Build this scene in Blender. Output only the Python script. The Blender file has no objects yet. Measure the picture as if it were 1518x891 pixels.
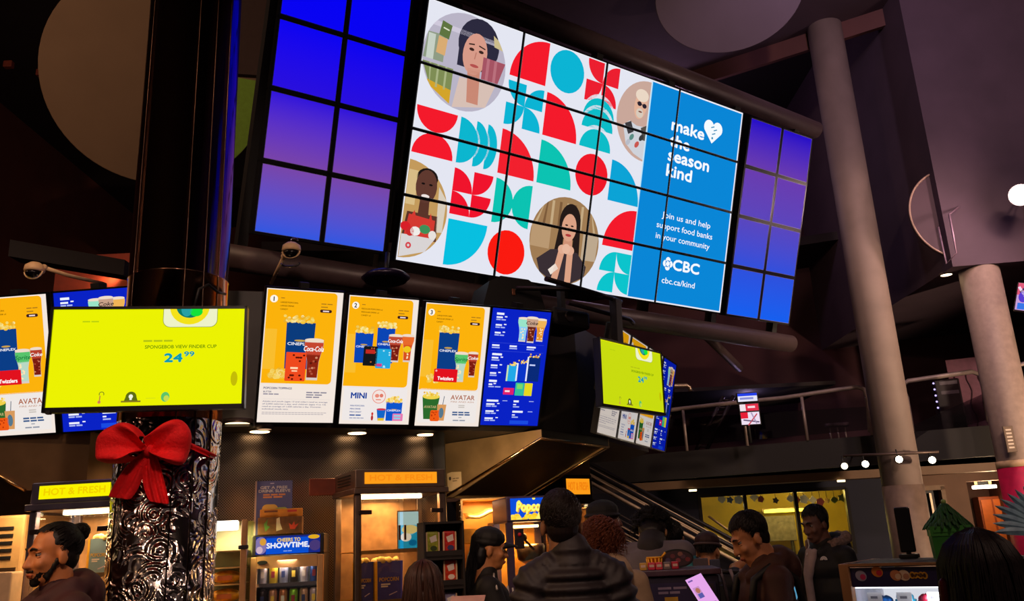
import bpy, bmesh, math, random
from math import sin, cos, pi, radians as R
from mathutils import Vector as V, Matrix, Euler
from mathutils.geometry import tessellate_polygon

random.seed(7)
sc = bpy.context.scene
col = sc.collection

# ------------------------------------------------------------------ camera
CAM = V((0, 0, 1.6)); FPX = 1250.0
_t, _r = R(15.918), R(-2.839)
FWD = V((0, cos(_t), sin(_t))); _rt = V((1, 0, 0)); _up = _rt.cross(FWD)
CR = _rt * cos(_r) + _up * sin(_r); CU = _up * cos(_r) - _rt * sin(_r)
cd = bpy.data.cameras.new('camera'); cam = bpy.data.objects.new('camera', cd); col.objects.link(cam)
cd.sensor_width = 36; cd.lens = 36 * FPX / 1518; cd.clip_end = 200
m = Matrix((CR, CU, -FWD)).transposed().to_4x4(); m.translation = CAM; cam.matrix_world = m
sc.camera = cam
# ------------------------------------------------------------------ world, exposure, hall fill lights
w = bpy.data.worlds.new('world'); sc.world = w; w.use_nodes = True
w.node_tree.nodes['Background'].inputs[0].default_value = (1, .66, .60, 1)
w.node_tree.nodes['Background'].inputs[1].default_value = .055
sc.view_settings.view_transform = 'Standard'; sc.view_settings.look = 'None'
sc.view_settings.exposure = 0; sc.view_settings.gamma = 1; sc.view_settings.use_curve_mapping = False

def lamp(name, kind, loc, energy, color, size=.1, target=None, spot=60, blend=.5, parent=None):
    l = bpy.data.lights.new(name, kind); l.energy = energy; l.color = color
    if kind == 'AREA': l.shape = 'DISK'; l.size = size
    else: l.shadow_soft_size = size
    if kind == 'SPOT': l.spot_size = R(spot); l.spot_blend = blend
    o = bpy.data.objects.new(name, l); col.objects.link(o); o.location = loc
    if target is not None:
        o.rotation_euler = (V(target) - V(loc)).to_track_quat('-Z', 'Y').to_euler()
    if parent: o.parent = parent
    return o
WARM = (1, .62, .30); AMBER = (1, .50, .14); PURP = (.72, .52, 1)
# unseen lights added as fill, standing in for the hall's own lamps
lamp('hall_fill', 'SPOT', (-3.2, 1.2, 6.5), 260, (1, .60, .36), .15, (-2.2, 5.5, 1.5), 70)
lamp('hall_fill', 'SPOT', (3.5, 1.0, 7.5), 800, (1, .70, .52), .2, (5.3, 12, 4.5), 70)
lamp('hall_fill', 'SPOT', (4.5, 7.0, 8.5), 170, (.80, .55, .90), .3, (5.0, 12.5, 6), 110)
lamp('hall_fill', 'SPOT', (-5.5, 3.0, 7.2), 330, (1, .62, .40), .3, (-4.0, 10, 5.6), 100)
lamp('hall_fill', 'SPOT', (-.3, -.6, 4.8), 340, (1, .66, .50), .15, (-2.0, 4.6, 2.1), 62)  # added to brighten the bow and the column front
lamp('hall_fill', 'SPOT', (-3.9, 1.8, 2.9), 120, (1, .55, .26), .12, (-1.8, 3.3, 1.55), 40)  # added low at the left to warm the bearded man's face
lamp('hall_fill', 'SPOT', (5.5, 5.5, 6.0), 460, (1, .68, .52), .25, (4.0, 13.2, 2.2), 70)  # added to brighten the far trim, fascia and columns
lamp('hall_fill', 'SPOT', (8.2, 7.4, 1.9), 850, (1, .70, .45), .1, (3.4, 13.4, 2.75), 66)  # added low at the right, reaches the trim under the balcony
lamp('hall_fill', 'SPOT', (2.2, -.5, 6.5), 190, (1, .64, .50), .2, (.8, 5.5, 1.2), 60)

lamp('hall_fill', 'POINT', (2.6, 13.0, 7.8), 38, (.78, .52, .85), .2)  # added to lift the black gap at the far end
lamp('hall_fill', 'POINT', (-6.4, 4.6, 5.4), 26, (1, .46, .30), .2)  # added to lift the dark left wall and ceiling
lamp('hall_fill', 'SPOT', (-1.6, 6.2, 4.3), 26, (.75, 1, .45), .08, (-1.05, 9.9, 5.7), 30)  # added greenish spot, brightens the green part of the disc

def pix(px, py): return CR * (px - 759) - CU * (py - 445.5) + FWD * FPX
def P(px, py, Y):
    d = pix(px, py); return CAM + d * (Y / d.y)
def PP(px, py, p0, n):
    d = pix(px, py); return CAM + d * ((V(p0) - CAM).dot(n) / d.dot(n))
def PZ(px, py, z):
    d = pix(px, py); return CAM + d * ((z - CAM.z) / d.z)
def yawdir(deg): return V((cos(R(deg)), sin(R(deg)), 0))
def yawback(deg): return V((-sin(R(deg)), cos(R(deg)), 0))

# ------------------------------------------------------------------ materials
def lin(c):
    if isinstance(c, str):
        c = c.lstrip('#'); c = [int(c[i:i + 2], 16) / 255 for i in (0, 2, 4)]
    return [x / 12.92 if x <= .04045 else ((x + .055) / 1.055) ** 2.4 for x in c]
_mats = {}
def pm(name, c, rough=.6, metal=0, var=.12, scale=14, bump=0, spec=.5, emit=0, coat=0, trans=0):
    """principled material with a procedural variation of its colour"""
    k = ('p', name)
    if k in _mats: return _mats[k]
    mt = bpy.data.materials.new(name); mt.use_nodes = True; nt = mt.node_tree; b = nt.nodes['Principled BSDF']
    c = lin(c)
    tc = nt.nodes.new('ShaderNodeTexCoord'); nz = nt.nodes.new('ShaderNodeTexNoise'); nz.inputs['Scale'].default_value = scale
    nz.inputs['Detail'].default_value = 3
    nt.links.new(tc.outputs['Object'], nz.inputs['Vector'])
    rp = nt.nodes.new('ShaderNodeValToRGB'); nt.links.new(nz.outputs['Fac'], rp.inputs['Fac'])
    rp.color_ramp.elements[0].position = .3; rp.color_ramp.elements[1].position = .7
    rp.color_ramp.elements[0].color = [x * (1 - var) for x in c] + [1]
    rp.color_ramp.elements[1].color = [min(1, x * (1 + var)) for x in c] + [1]
    nt.links.new(rp.outputs[0], b.inputs['Base Color'])
    b.inputs['Roughness'].default_value = rough; b.inputs['Metallic'].default_value = metal
    b.inputs['Specular IOR Level'].default_value = spec; b.inputs['Coat Weight'].default_value = coat
    b.inputs['Transmission Weight'].default_value = trans
    if emit:
        nt.links.new(rp.outputs[0], b.inputs['Emission Color']); b.inputs['Emission Strength'].default_value = emit
    if bump:
        bp = nt.nodes.new('ShaderNodeBump'); bp.inputs['Strength'].default_value = bump; bp.inputs['Distance'].default_value = .01
        nt.links.new(nz.outputs['Fac'], bp.inputs['Height']); nt.links.new(bp.outputs[0], b.inputs['Normal'])
    _mats[k] = mt; return mt
def em(c, s=1.0):
    """light-giving colour of a screen or lamp"""
    k = ('e', str(c), s)
    if k in _mats: return _mats[k]
    mt = bpy.data.materials.new('glow_' + str(c).strip('#')); mt.use_nodes = True; nt = mt.node_tree; nt.nodes.clear()
    e = nt.nodes.new('ShaderNodeEmission'); o = nt.nodes.new('ShaderNodeOutputMaterial')
    e.inputs[0].default_value = lin(c) + [1]; e.inputs[1].default_value = s
    nt.links.new(e.outputs[0], o.inputs[0]); _mats[k] = mt; return mt
def glass(name='glass', tint=(1, 1, 1), gl=.10):
    k = ('g', name)
    if k in _mats: return _mats[k]
    mt = bpy.data.materials.new(name); mt.use_nodes = True; nt = mt.node_tree; nt.nodes.clear()
    tr = nt.nodes.new('ShaderNodeBsdfTransparent'); tr.inputs[0].default_value = list(tint) + [1]
    g = nt.nodes.new('ShaderNodeBsdfGlossy'); g.inputs['Roughness'].default_value = .04
    mx = nt.nodes.new('ShaderNodeMixShader'); mx.inputs[0].default_value = gl; o = nt.nodes.new('ShaderNodeOutputMaterial')
    nt.links.new(tr.outputs[0], mx.inputs[1]); nt.links.new(g.outputs[0], mx.inputs[2]); nt.links.new(mx.outputs[0], o.inputs[0])
    _mats[k] = mt; return mt

# ------------------------------------------------------------------ objects
def tag(o, label=None, cat=None, group=None, kind=None):
    for k, v in (('label', label), ('category', cat), ('group', group), ('kind', kind)):
        if v: o[k] = v
    return o
def thing(name, loc=(0, 0, 0), rz=0, label=None, cat=None, group=None, rx=0):
    o = bpy.data.objects.new(name, None); col.objects.link(o); o.empty_display_size = .1
    o.location = loc; o.rotation_euler = (rx, 0, rz)
    return tag(o, label, cat, group)
def copy_tree(o, parent=None):
    c = o.copy(); col.objects.link(c)
    if parent is not None: c.parent = parent
    for ch in list(kids.get(o.name, [])): copy_tree(ch, c)
    return c
kids = {}
class MB:
    def __init__(s): s.bm = bmesh.new(); s.sm = False
    def _fin(s, vs, M, m, smooth):
        if M is not None: bmesh.ops.transform(s.bm, matrix=M, verts=vs)
        fs = set(f for v in vs for f in v.link_faces)
        for f in fs: f.material_index = m; f.smooth = smooth
        return vs
    def box(s, c, size, rot=None, m=0, bev=0):
        r = bmesh.ops.create_cube(s.bm, size=1); vs = r['verts']
        bmesh.ops.scale(s.bm, vec=V(size), verts=vs)
        if bev:
            es = list({e for v in vs for e in v.link_edges})
            q = bmesh.ops.bevel(s.bm, geom=es, offset=min(bev, min(size) * .45), segments=2, affect='EDGES', profile=.5)
            vs = list({v for f in q['faces'] for v in f.verts} | {v for v in vs if v.is_valid})
            vs = list({v for v0 in vs for f in v0.link_faces for v in f.verts})
        M = Matrix.Translation(V(c)) @ (rot.to_4x4() if rot else Matrix())
        return s._fin(vs, M, m, False)
    def cyl(s, p0, p1, r0, r1=None, seg=16, m=0, caps=True, smooth=True):
        p0 = V(p0); p1 = V(p1); r1 = r0 if r1 is None else r1; d = p1 - p0; L = d.length
        q = bmesh.ops.create_cone(s.bm, cap_ends=caps, cap_tris=False, segments=seg, radius1=r0, radius2=r1, depth=L)
        M = Matrix.Translation((p0 + p1) / 2) @ d.to_track_quat('Z', 'Y').to_matrix().to_4x4()
        s._fin(q['verts'], M, m, smooth)
        for f in {f for v in q['verts'] for f in v.link_faces}:
            if len(f.verts) > 4: f.smooth = False
    def ell(s, c, r, rot=None, seg=16, m=0):
        if not hasattr(r, '__len__'): r = (r, r, r)
        q = bmesh.ops.create_uvsphere(s.bm, u_segments=seg, v_segments=max(6, seg // 2), radius=1)
        M = Matrix.Translation(V(c)) @ (rot.to_4x4() if rot else Matrix()) @ Matrix.Diagonal((*r, 1))
        s._fin(q['verts'], M, m, True)
    def tube(s, pts, r, seg=8, m=0, close=False):
        pts = [V(p) for p in pts]; n = len(pts); rr = r if hasattr(r, '__len__') else [r] * n
        rings = []; nrm = None
        for i, p in enumerate(pts):
            a = pts[i - 1] if i > 0 else (pts[-1] if close else p); b = pts[(i + 1) % n] if (i < n - 1 or close) else p
            t = (b - a).normalized()
            if nrm is None: nrm = t.orthogonal().normalized()
            nrm = (nrm - t * nrm.dot(t)).normalized(); bi = t.cross(nrm)
            rings.append([s.bm.verts.new(p + (nrm * cos(2 * pi * k / seg) + bi * sin(2 * pi * k / seg)) * rr[i]) for k in range(seg)])
        for i in range(n if close else n - 1):
            A = rings[i]; B = rings[(i + 1) % n]
            for k in range(seg):
                f = s.bm.faces.new((A[k], A[(k + 1) % seg], B[(k + 1) % seg], B[k])); f.material_index = m; f.smooth = True
        if not close:
            for q in (rings[0][::-1], rings[-1]): s.bm.faces.new(q).material_index = m
    def lathe(s, prof, M=None, seg=24, m=0, smooth=True, caps=True):
        rings = []; vs = []
        for (r, z) in prof:
            ring = [s.bm.verts.new((r * cos(2 * pi * k / seg), r * sin(2 * pi * k / seg), z)) for k in range(seg)]
            rings.append(ring); vs += ring
        for i in range(len(prof) - 1):
            for k in range(seg):
                f = s.bm.faces.new((rings[i][k], rings[i][(k + 1) % seg], rings[i + 1][(k + 1) % seg], rings[i + 1][k]))
                f.smooth = smooth; f.material_index = m
        if caps: s.bm.faces.new(rings[0][::-1]).material_index = m; s.bm.faces.new(rings[-1]).material_index = m
        if M is not None: bmesh.ops.transform(s.bm, matrix=M, verts=vs)
    def prism(s, poly, off, m=0):
        """polygon of 3D points pushed along vector off"""
        off = V(off); a = [s.bm.verts.new(V(p)) for p in poly]; b = [s.bm.verts.new(V(p) + off) for p in poly]
        n = len(a); fs = [s.bm.faces.new(a[::-1]), s.bm.faces.new(b)]
        for i in range(n): fs.append(s.bm.faces.new((a[i], a[(i + 1) % n], b[(i + 1) % n], b[i])))
        for f in fs: f.material_index = m
    def poly(s, pts, m=0):
        f = s.bm.faces.new([s.bm.verts.new(V(p)) for p in pts]); f.material_index = m
    def grid(s, rows, m=0, smooth=True, closeu=False):
        vs = [[s.bm.verts.new(V(p)) for p in r] for r in rows]
        for i in range(len(vs) - 1):
            n = len(vs[i])
            for k in range(n if closeu else n - 1):
                f = s.bm.faces.new((vs[i][k], vs[i][(k + 1) % n], vs[i + 1][(k + 1) % n], vs[i + 1][k])); f.smooth = smooth; f.material_index = m
        return vs
    def build(s, name, mats, parent=None, label=None, recalc=True):
        if recalc: bmesh.ops.recalc_face_normals(s.bm, faces=s.bm.faces)
        me = bpy.data.meshes.new(name); s.bm.to_mesh(me); s.bm.free()
        return mesh_obj(name, me, mats, parent, label)
def mesh_obj(name, me, mats, parent=None, label=None):
    for q in (mats if isinstance(mats, (list, tuple)) else [mats]): me.materials.append(q)
    o = bpy.data.objects.new(name, me); col.objects.link(o)
    if parent is not None:
        o.parent = parent; kids.setdefault(parent.name, []).append(o)
    if label: o['label'] = label
    return o
def struct(name, mb, mat, label=None):
    o = mb.build(name, mat); o['kind'] = 'structure'
    return o
def single(name, mb, mat, label, cat, group=None):
    return tag(mb.build(name, mat), label, cat, group)
def B1(c, size, rot=None, bev=0, m=0):
    b = MB(); b.box(c, size, rot, m, bev); return b
def RZ(deg): return Matrix.Rotation(R(deg), 3, 'Z')

# ------------------------------------------------------------------ lettering and screen pictures
_tx = {}
def text_tris(s, bold=0.0, shear=0.0):
    k = (s, bold, shear)
    if k in _tx: return _tx[k]
    cu = bpy.data.curves.new('lettering', 'FONT'); cu.body = s; cu.offset = bold; cu.shear = shear; cu.resolution_u = 3; cu.fill_mode = 'BOTH'
    o = bpy.data.objects.new('lettering', cu); col.objects.link(o)
    dg = bpy.context.evaluated_depsgraph_get(); me = bpy.data.meshes.new_from_object(o.evaluated_get(dg))
    me.calc_loop_triangles()
    tr = [[(me.vertices[i].co.x, me.vertices[i].co.y) for i in t.vertices] for t in me.loop_triangles]
    xs = [p[0] for t in tr for p in t] or [0, 1]
    bpy.data.objects.remove(o); bpy.data.curves.remove(cu); bpy.data.meshes.remove(me)
    _tx[k] = (tr, min(xs), max(xs)); return _tx[k]
def arc(cx, cy, r, a0, a1, n=14, ry=None):
    ry = r if ry is None else ry
    return [(cx + r * cos(R(a0 + (a1 - a0) * i / n)), cy + ry * sin(R(a0 + (a1 - a0) * i / n))) for i in range(n + 1)]
class Pic:
    """flat picture on a screen or print: x to the right, y down, metres"""
    def __init__(s): s.t = []; s.l = 0
    def L(s, n): s.l = n; return s
    def poly(s, pts, c, l=None):
        l = s.l if l is None else l
        tri = tessellate_polygon([[V((x, y, 0)) for x, y in pts]])
        for t in tri: s.t.append(([pts[i] for i in t], c, l))
    def rect(s, x0, y0, x1, y1, c, l=None): s.poly([(x0, y0), (x1, y0), (x1, y1), (x0, y1)], c, l)
    def rrect(s, x0, y0, x1, y1, r, c, l=None):
        s.poly(arc(x0 + r, y0 + r, r, 180, 270, 5) + arc(x1 - r, y0 + r, r, 270, 360, 5) + arc(x1 - r, y1 - r, r, 0, 90, 5) + arc(x0 + r, y1 - r, r, 90, 180, 5), c, l)
    def ell(s, x, y, rx, ry, c, l=None, n=28, rot=0):
        q = []
        for i in range(n):
            a = 2 * pi * i / n; u = rx * cos(a); v = ry * sin(a)
            q.append((x + u * cos(rot) - v * sin(rot), y + u * sin(rot) + v * cos(rot)))
        s.poly(q, c, l)
    def line(s, x0, y0, x1, y1, w, c, l=None):
        d = math.hypot(x1 - x0, y1 - y0); nx = -(y1 - y0) / d * w / 2; ny = (x1 - x0) / d * w / 2
        s.poly([(x0 + nx, y0 + ny), (x1 + nx, y1 + ny), (x1 - nx, y1 - ny), (x0 - nx, y0 - ny)], c, l)
    def text(s, body, x, y, h, c, al='L', bold=0.0, width=None, shear=0, l=None):
        l = s.l if l is None else l
        tr, a, b = text_tris(body, 0.0, shear); k = h / .70; kx = k if width is None else width / (b - a)
        ox = x - a * kx if al == 'L' else (x - (a + b) / 2 * kx if al == 'C' else x - b * kx)
        e = bold * k
        for dx, dy in (((0, 0),) if not bold else ((-e, 0), (e, 0), (0, -e), (0, e), (0, 0))):
            for t in tr: s.t.append(([(ox + p[0] * kx + dx, y - p[1] * k + dy) for p in t], c, l))
    def bars(s, x, y, ws, h, gap, c, l=None):
        """rows of print too small to read"""
        for wd in ws:
            n = max(1, int(wd / (h * 4.5))); q = x
            for i in range(n):
                e = min(x + wd, q + wd / n * .86); s.rect(q, y, e, y + h, c, l); q += wd / n
            y += gap
    def build(s, name, parent, clip=None, off=(0, 0), mat=em, y0=-.001, dy=.0007, label=None):
        me = MB(); mats = []; idx = {}
        for pts, c, l in s.t:
            q = [(x - off[0], y - off[1]) for x, y in pts]
            if clip: q = clip_rect(q, *clip)
            if len(q) < 3: continue
            if c not in idx: idx[c] = len(mats); mats.append(c if not isinstance(c, str) else mat(c))
            vs = [me.bm.verts.new((x, y0 - dy * l, -y)) for x, y in q]
            f = me.bm.faces.new(vs); f.material_index = idx[c]
            if f.normal.length == 0: f.normal_update()
            f.normal_update()
            if f.normal.y > 0: f.normal_flip()
        return me.build(name, mats, parent, label, recalc=False)
def clip_rect(q, x0, y0, x1, y1):
    for ax, v, sg in ((0, x0, 1), (0, x1, -1), (1, y0, 1), (1, y1, -1)):
        o = []
        for i in range(len(q)):
            a = q[i]; b = q[(i + 1) % len(q)]; da = (a[ax] - v) * sg; db = (b[ax] - v) * sg
            if da >= 0: o.append(a)
            if da * db < 0:
                t = da / (da - db); o.append((a[0] + (b[0] - a[0]) * t, a[1] + (b[1] - a[1]) * t))
        q = o
        if len(q) < 3: return []
    return q
def paint(c): return pm('print_' + c.strip('#'), c, .5, var=.04)

BLACK = pm('matt_black', '#0b0a0c', .6)
BEZ = pm('screen_bezel', '#08080a', .35)
DARK = pm('dark_steel', '#2a2226', .35, .7)
TUBE = pm('painted_tube', '#4a3a3c', .42)
STEEL = pm('brushed_steel', '#9a8a78', .3, 1, scale=40, bump=.05)
CHROME = pm('chrome', '#c9c4c0', .15, 1)
# ================================================================== setting
FLOOR = pm('dark_tile', '#2c2426', .35, scale=3)
DWALL = pm('dark_wall', '#2a1d22', .8, scale=2)
NAVY = pm('navy_wall', '#10122e', .7, scale=2)
MAROON = pm('maroon_wall', '#3d1522', .75, scale=2)
CEIL = pm('dark_ceiling', '#241b20', .85, scale=2)
FASC = pm('charcoal_fascia', '#1b1719', .7, scale=2)
TAN = pm('tan_plaster', '#8d6f58', .7, scale=3)
GREYP = pm('grey_plaster', '#8b7874', .65, scale=3)

struct('floor', B1((0, 8, -.05), (34, 36, .1)), FLOOR)
b = MB(); b.poly([(-17, -2, 9.6), (17, -2, 9.6), (17, 26, 9.6), (-17, 26, 9.6)]); struct('ceiling', b, CEIL)
struct('wall_left', B1((-9.1, 9, 4.8), (.2, 22, 9.6)), pm('umber_wall', '#5a2a1c', .8, scale=2))
struct('wall_back', B1((-4, 20.1, 4.8), (10.6, .2, 9.6)), pm('umber_wall', '#5a2a1c', .8, scale=2))
struct('wall_back', B1((8.7, 21.2, 4.8), (15, .2, 9.6)), DWALL)
struct('wall_right', B1((16.1, 12, 4.8), (.2, 22, 9.6)), DWALL)

# --- storefront level on the far side ------------------------------------------------
SY = -9.0; S0 = P(1150, 716, 13.5); SD = yawdir(SY); SN = yawback(SY)
def S(px, py, back=0): return PP(px, py, S0 + SN * back, SN)
def sxz(px, py):
    p = S(px, py); return (p - S0).dot(SD), p.z
SROOT = Matrix.Translation(V((S0.x, S0.y, 0))) @ Matrix.Rotation(R(SY), 4, 'Z')
zb = S(1150, 716).z
def sbox(x0, x1, y0, y1, z0, z1, m=0, mb=None):
    mb = mb or MB(); vs = mb.box(((x0 + x1) / 2, (y0 + y1) / 2, (z0 + z1) / 2), (x1 - x0, y1 - y0, z1 - z0), None, m)
    bmesh.ops.transform(mb.bm, matrix=SROOT, verts=vs); return mb
xw0 = sxz(1041, 780)[0]; xw1 = sxz(1262, 780)[0]; zw1 = sxz(1150, 729)[1]; zw0 = sxz(1150, 826)[1]
xd0 = sxz(1364, 780)[0]; xd1 = sxz(1402, 780)[0]; xc0 = sxz(1441, 760)[0]; xc1 = sxz(1505, 760)[0]
wl = MB()
for a, c, z0, z1 in ((-5.5, xw0, 0, zb), (xw0, xw1, 0, zw0), (xw0, xw1, zw1, zb), (xw1, sxz(1345, 780)[0], 0, zb)): sbox(a, c, 0, .15, z0, z1, 0, wl)
struct('wall_storefront', wl, NAVY)
wl = MB(); xt = sxz(1345, 780)[0]; zd1 = sxz(1380, 727)[1]; zc1 = sxz(1470, 712)[1]
for a, c, z0, z1 in ((xt, xd0, 0, zb), (xd0, xd1, zd1, zb), (xd1, xc0, 0, zb), (xc0, xc1, zc1, zb), (xc1, 9.5, 0, zb)): sbox(a, c, 0, .15, z0, z1, 0, wl)
struct('wall_plaster', wl, pm('brown_plaster', '#7a5a48', .7, scale=3))
bnd = sbox(-5.2, 9.5, -.35, .1, zb - .02, zb + .10); struct('trim_1', bnd, pm('soffit_trim', '#8a6a54', .6, scale=3))
# window: three panes and their frame
wd = MB(); xm = [xw0, sxz(1109, 780)[0], sxz(1185, 780)[0], xw1]
for x in xm: sbox(x - .025, x + .025, -.03, .1, zw0, zw1, 0, wd)
for z in (zw0, zw1): sbox(xw0, xw1, -.03, .1, z - .025, z + .025, 0, wd)
wf = struct('window_1', wd, pm('bronze_frame', '#171214', .4, .5))
for i in range(3):
    q = sbox(xm[i] + .025, xm[i + 1] - .025, .02, .03, zw0 + .025, zw1 - .025); o = q.build('pane', glass('shop_glass', (.92, .9, .75), .06), wf)
    o.matrix_parent_inverse = Matrix()
# the room behind the shop window
rm = MB()
sbox(xw0 - .6, xw1 + .6, 2.3, 2.4, 0, zb, 0, rm); sbox(xw0 - .7, xw0 - .6, .15, 2.4, 0, zb, 0, rm); sbox(xw1 + .6, xw1 + .7, .15, 2.4, 0, zb, 0, rm)
sbox(xw0 - .7, xw1 + .7, .15, 2.4, zb, zb + .05, 0, rm)
struct('wall_shop', rm, pm('olive_wall', '#a08a2e', .8, scale=3))
SHOPL = SROOT @ V(((xw0 + xw1) / 2 + .5, 1.0, zb - .12))
# door in the plaster wall
dm = MB()
for x in (xd0 - .05, xd1 + .01): sbox(x, x + .06, -.05, .12, 0, zd1 + .05, 0, dm)
sbox(xd0 - .05, xd1 + .07, -.05, .12, zd1, zd1 + .07, 0, dm)
dr = struct('door_1', dm, pm('door_frame', '#8a6a50', .55))
sbox(xd0, xd1, .09, .13, 0, zd1).build('leaf', pm('door_leaf', '#1d1820', .5), dr)
hb = sbox((xd0 + xd1) / 2 + .04, (xd0 + xd1) / 2 + .07, .04, .09, .9, 2.0); hb.build('handle', STEEL, dr)
# corridor behind the opening
cm = MB(); sbox(xc0 - .3, xc1 + .6, 2.6, 2.7, 0, zb, 0, cm); sbox(xc0 - .4, xc0 - .3, .15, 2.7, 0, zb, 0, cm); sbox(xc1 + .6, xc1 + .7, .15, 2.7, 0, zb, 0, cm)
sbox(xc0 - .4, xc1 + .7, .15, 2.7, zb, zb + .05, 0, cm); struct('wall_corridor', cm, pm('red_oak_wall', '#3c1c12', .6, scale=4))

# --- balcony ------------------------------------------------------------------------
BY = -22.0; BD = yawdir(BY); BN = yawback(BY); B0 = P(1130, 660, 12.4)
def Bp(px, py, back=0): return PP(px, py, B0 + BN * back, BN)
BROOT = Matrix.Translation(V((B0.x, B0.y, 0))) @ Matrix.Rotation(R(BY), 4, 'Z')
BI = BROOT.inverted()
def bloc(px, py, back=0): return BI @ Bp(px, py, back)
zf = bloc(1130, 659).z
def bbox(x0, x1, y0, y1, z0, z1, m=0, mb=None, mt=None):
    mb = mb or MB(); vs = mb.box(((x0 + x1) / 2, (y0 + y1) / 2, (z0 + z1) / 2), (x1 - x0, y1 - y0, z1 - z0), None, m)
    bmesh.ops.transform(mb.bm, matrix=BROOT, verts=vs); return mb
xb1 = 6.5
struct('trim_2', bbox(-4.5, xb1, 0, .12, zb + .1, zf), FASC)
fl = MB(); fl.prism([(-4.5, 14.6, zf - .12), (1.2, 13.6, zf - .12), (9.5, 10.0, zf - .12), (13, 9, zf - .12), (13, 21, zf - .12), (-4.5, 21, zf - .12)], (0, 0, .1))
struct('floor_balcony', fl, FLOOR)
struct('wall_balcony', bbox(-7, 9, 3.4, 3.55, zf, 9.6), MAROON)
up = MB(); up.prism([(-4, 12.8, 6.3), (4.2, 14.2, 6.3), (13, 11.0, 6.3), (13, 21, 6.3), (-4, 21, 6.3)], (0, 0, .15)); struct('ceiling_balcony', up, CEIL)
# bulkhead that hangs over the second column, and the one over the first
bk = MB(); q = [P(1391, 250, 10.3), P(1414, 403, 10.3)]
xbk = q[1].x; zbk = P(1459, 412, 10.9).z
bk.prism([(xbk, 10.3, zbk), (16, 9.2, zbk), (16, 16, zbk), (xbk, 16, zbk)], (0, 0, 9.6 - zbk)); struct('wall_bulkhead', bk, pm('mauve_wall', '#4d3b48', .8, scale=2))
# sloping ceiling edge at the top right
ZC = P(1233, 40, 11.2).z
e0 = PZ(1010, 110, ZC); e1 = PZ(1310, 12, ZC); d = (e1 - e0).normalized(); e0 = e0 - d * 4; e1 = e1 + d * 5
eb = MB(); eb.prism([e0, e1, V((e1.x, 3, ZC)), V((e0.x, 3, ZC))], (0, 0, .12)); struct('ceiling_front', eb, pm('mauve_ceiling', '#4a3842', .85, scale=2))
eb = MB(); eb.prism([e0 - V((0, 0, .28)), e1 - V((0, 0, .28)), e1, e0], (0, .08, 0)); struct('trim_3', eb, pm('brown_trim', '#5a3430', .7, scale=2))

# --- concession stand shell -----------------------------------------------------------
def perf():
    mt = bpy.data.materials.new('perforated_steel'); mt.use_nodes = True; nt = mt.node_tree; b = nt.nodes['Principled BSDF']
    tc = nt.nodes.new('ShaderNodeTexCoord'); mp = nt.nodes.new('ShaderNodeMapping'); mp.inputs['Scale'].default_value = (75, 75, 75); mp.inputs['Rotation'].default_value = (0, R(45), 0)
    vo = nt.nodes.new('ShaderNodeTexVoronoi'); vo.inputs['Randomness'].default_value = 0; vo.inputs['Scale'].default_value = 1
    rp = nt.nodes.new('ShaderNodeValToRGB'); rp.color_ramp.elements[0].position = .25; rp.color_ramp.elements[1].position = .33
    rp.color_ramp.elements[0].color = (.01, .008, .008, 1); rp.color_ramp.elements[1].color = (.28, .235, .20, 1)
    nt.links.new(tc.outputs['Object'], mp.inputs[0]); nt.links.new(mp.outputs[0], vo.inputs['Vector']); nt.links.new(vo.outputs['Distance'], rp.inputs[0])
    nt.links.new(rp.outputs[0], b.inputs['Base Color']); b.inputs['Metallic'].default_value = 1; b.inputs['Roughness'].default_value = .28
    return mt
PERF = perf()
ZS = 2.47
wb = MB(); a0, a1 = V((-2.25, 6.18, 0)), V((-.66, 7.02, 0)); n = (a1 - a0).normalized(); n = V((-n.y, n.x, 0))
L = (a1 - a0).length
wb.box((L / 2, .05, ZS / 2), (L, .1, ZS)); o = wb.build('wall_steel', PERF); o.location = a0; o.rotation_euler = (0, 0, math.atan2(a1.y - a0.y, a1.x - a0.x)); o['kind'] = 'structure'
struct('wall_stand_left', B1((-4.6, 6.36, ZS / 2), (4.9, .1, ZS)), pm('brown_steel', '#6b5238', .4, .6))
struct('wall_stand_rear', (lambda q: (q.prism([(-.55, 8.75, 0), (.80, 9.88, 0), (.75, 9.98, 0), (-.6, 8.85, 0)], (0, 0, ZS)), q)[1])(MB()), pm('brown_steel', '#6b5238', .4, .6))
sf = MB(); sf.prism([(-6.8, 5.95, ZS), (-3.65, 5.86, ZS), (-2.5, 5.80, ZS), (-1.85, 5.98, ZS), (.10, 7.08, ZS), (.55, 7.42, ZS), (1.42, 9.4, ZS), (1.3, 10.4, ZS), (-6.8, 10.4, ZS)], (0, 0, 1.0))
struct('ceiling_stand', sf, pm('stand_soffit', '#191412', .5, scale=3))
# ================================================================== video wall
CO = V((0, 0, 1.6))
def scr_root(name, o, yaw, lean, label, cat, group=None):
    return thing(name, V(o) + CO, R(yaw), label, cat, group, R(lean))
ORD = ['top', 'second', 'third', 'bottom']
PWc, PHc = 1.022, .576
WHITE = '#e4e6f2'; RED = '#f41a2b'; TEAL = '#0cb4d4'; GRN = '#0cc3b2'; BLU = '#0a86d6'
W = Pic()
def gx(c): return .025 + .4455 * c
def gy(r): return .025 + .457 * r
CS = .412
W.L(0).rect(-.05, -.05, 4.2, 2.4, '#f4f4fb'); W.L(1).rect(.02, .02, 4.065, 2.285, WHITE)
def qd(r, c, corner, colr, s=CS, ox=0, oy=0, l=2):
    x0, y0 = gx(c) + ox, gy(r) + oy
    cx, cy, a = {'TL': (x0, y0, 0), 'TR': (x0 + s, y0, 90), 'BR': (x0 + s, y0 + s, 180), 'BL': (x0, y0 + s, 270)}[corner]
    W.poly([(cx, cy)] + arc(cx, cy, s, a, a + 90, 14), colr, l)
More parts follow.
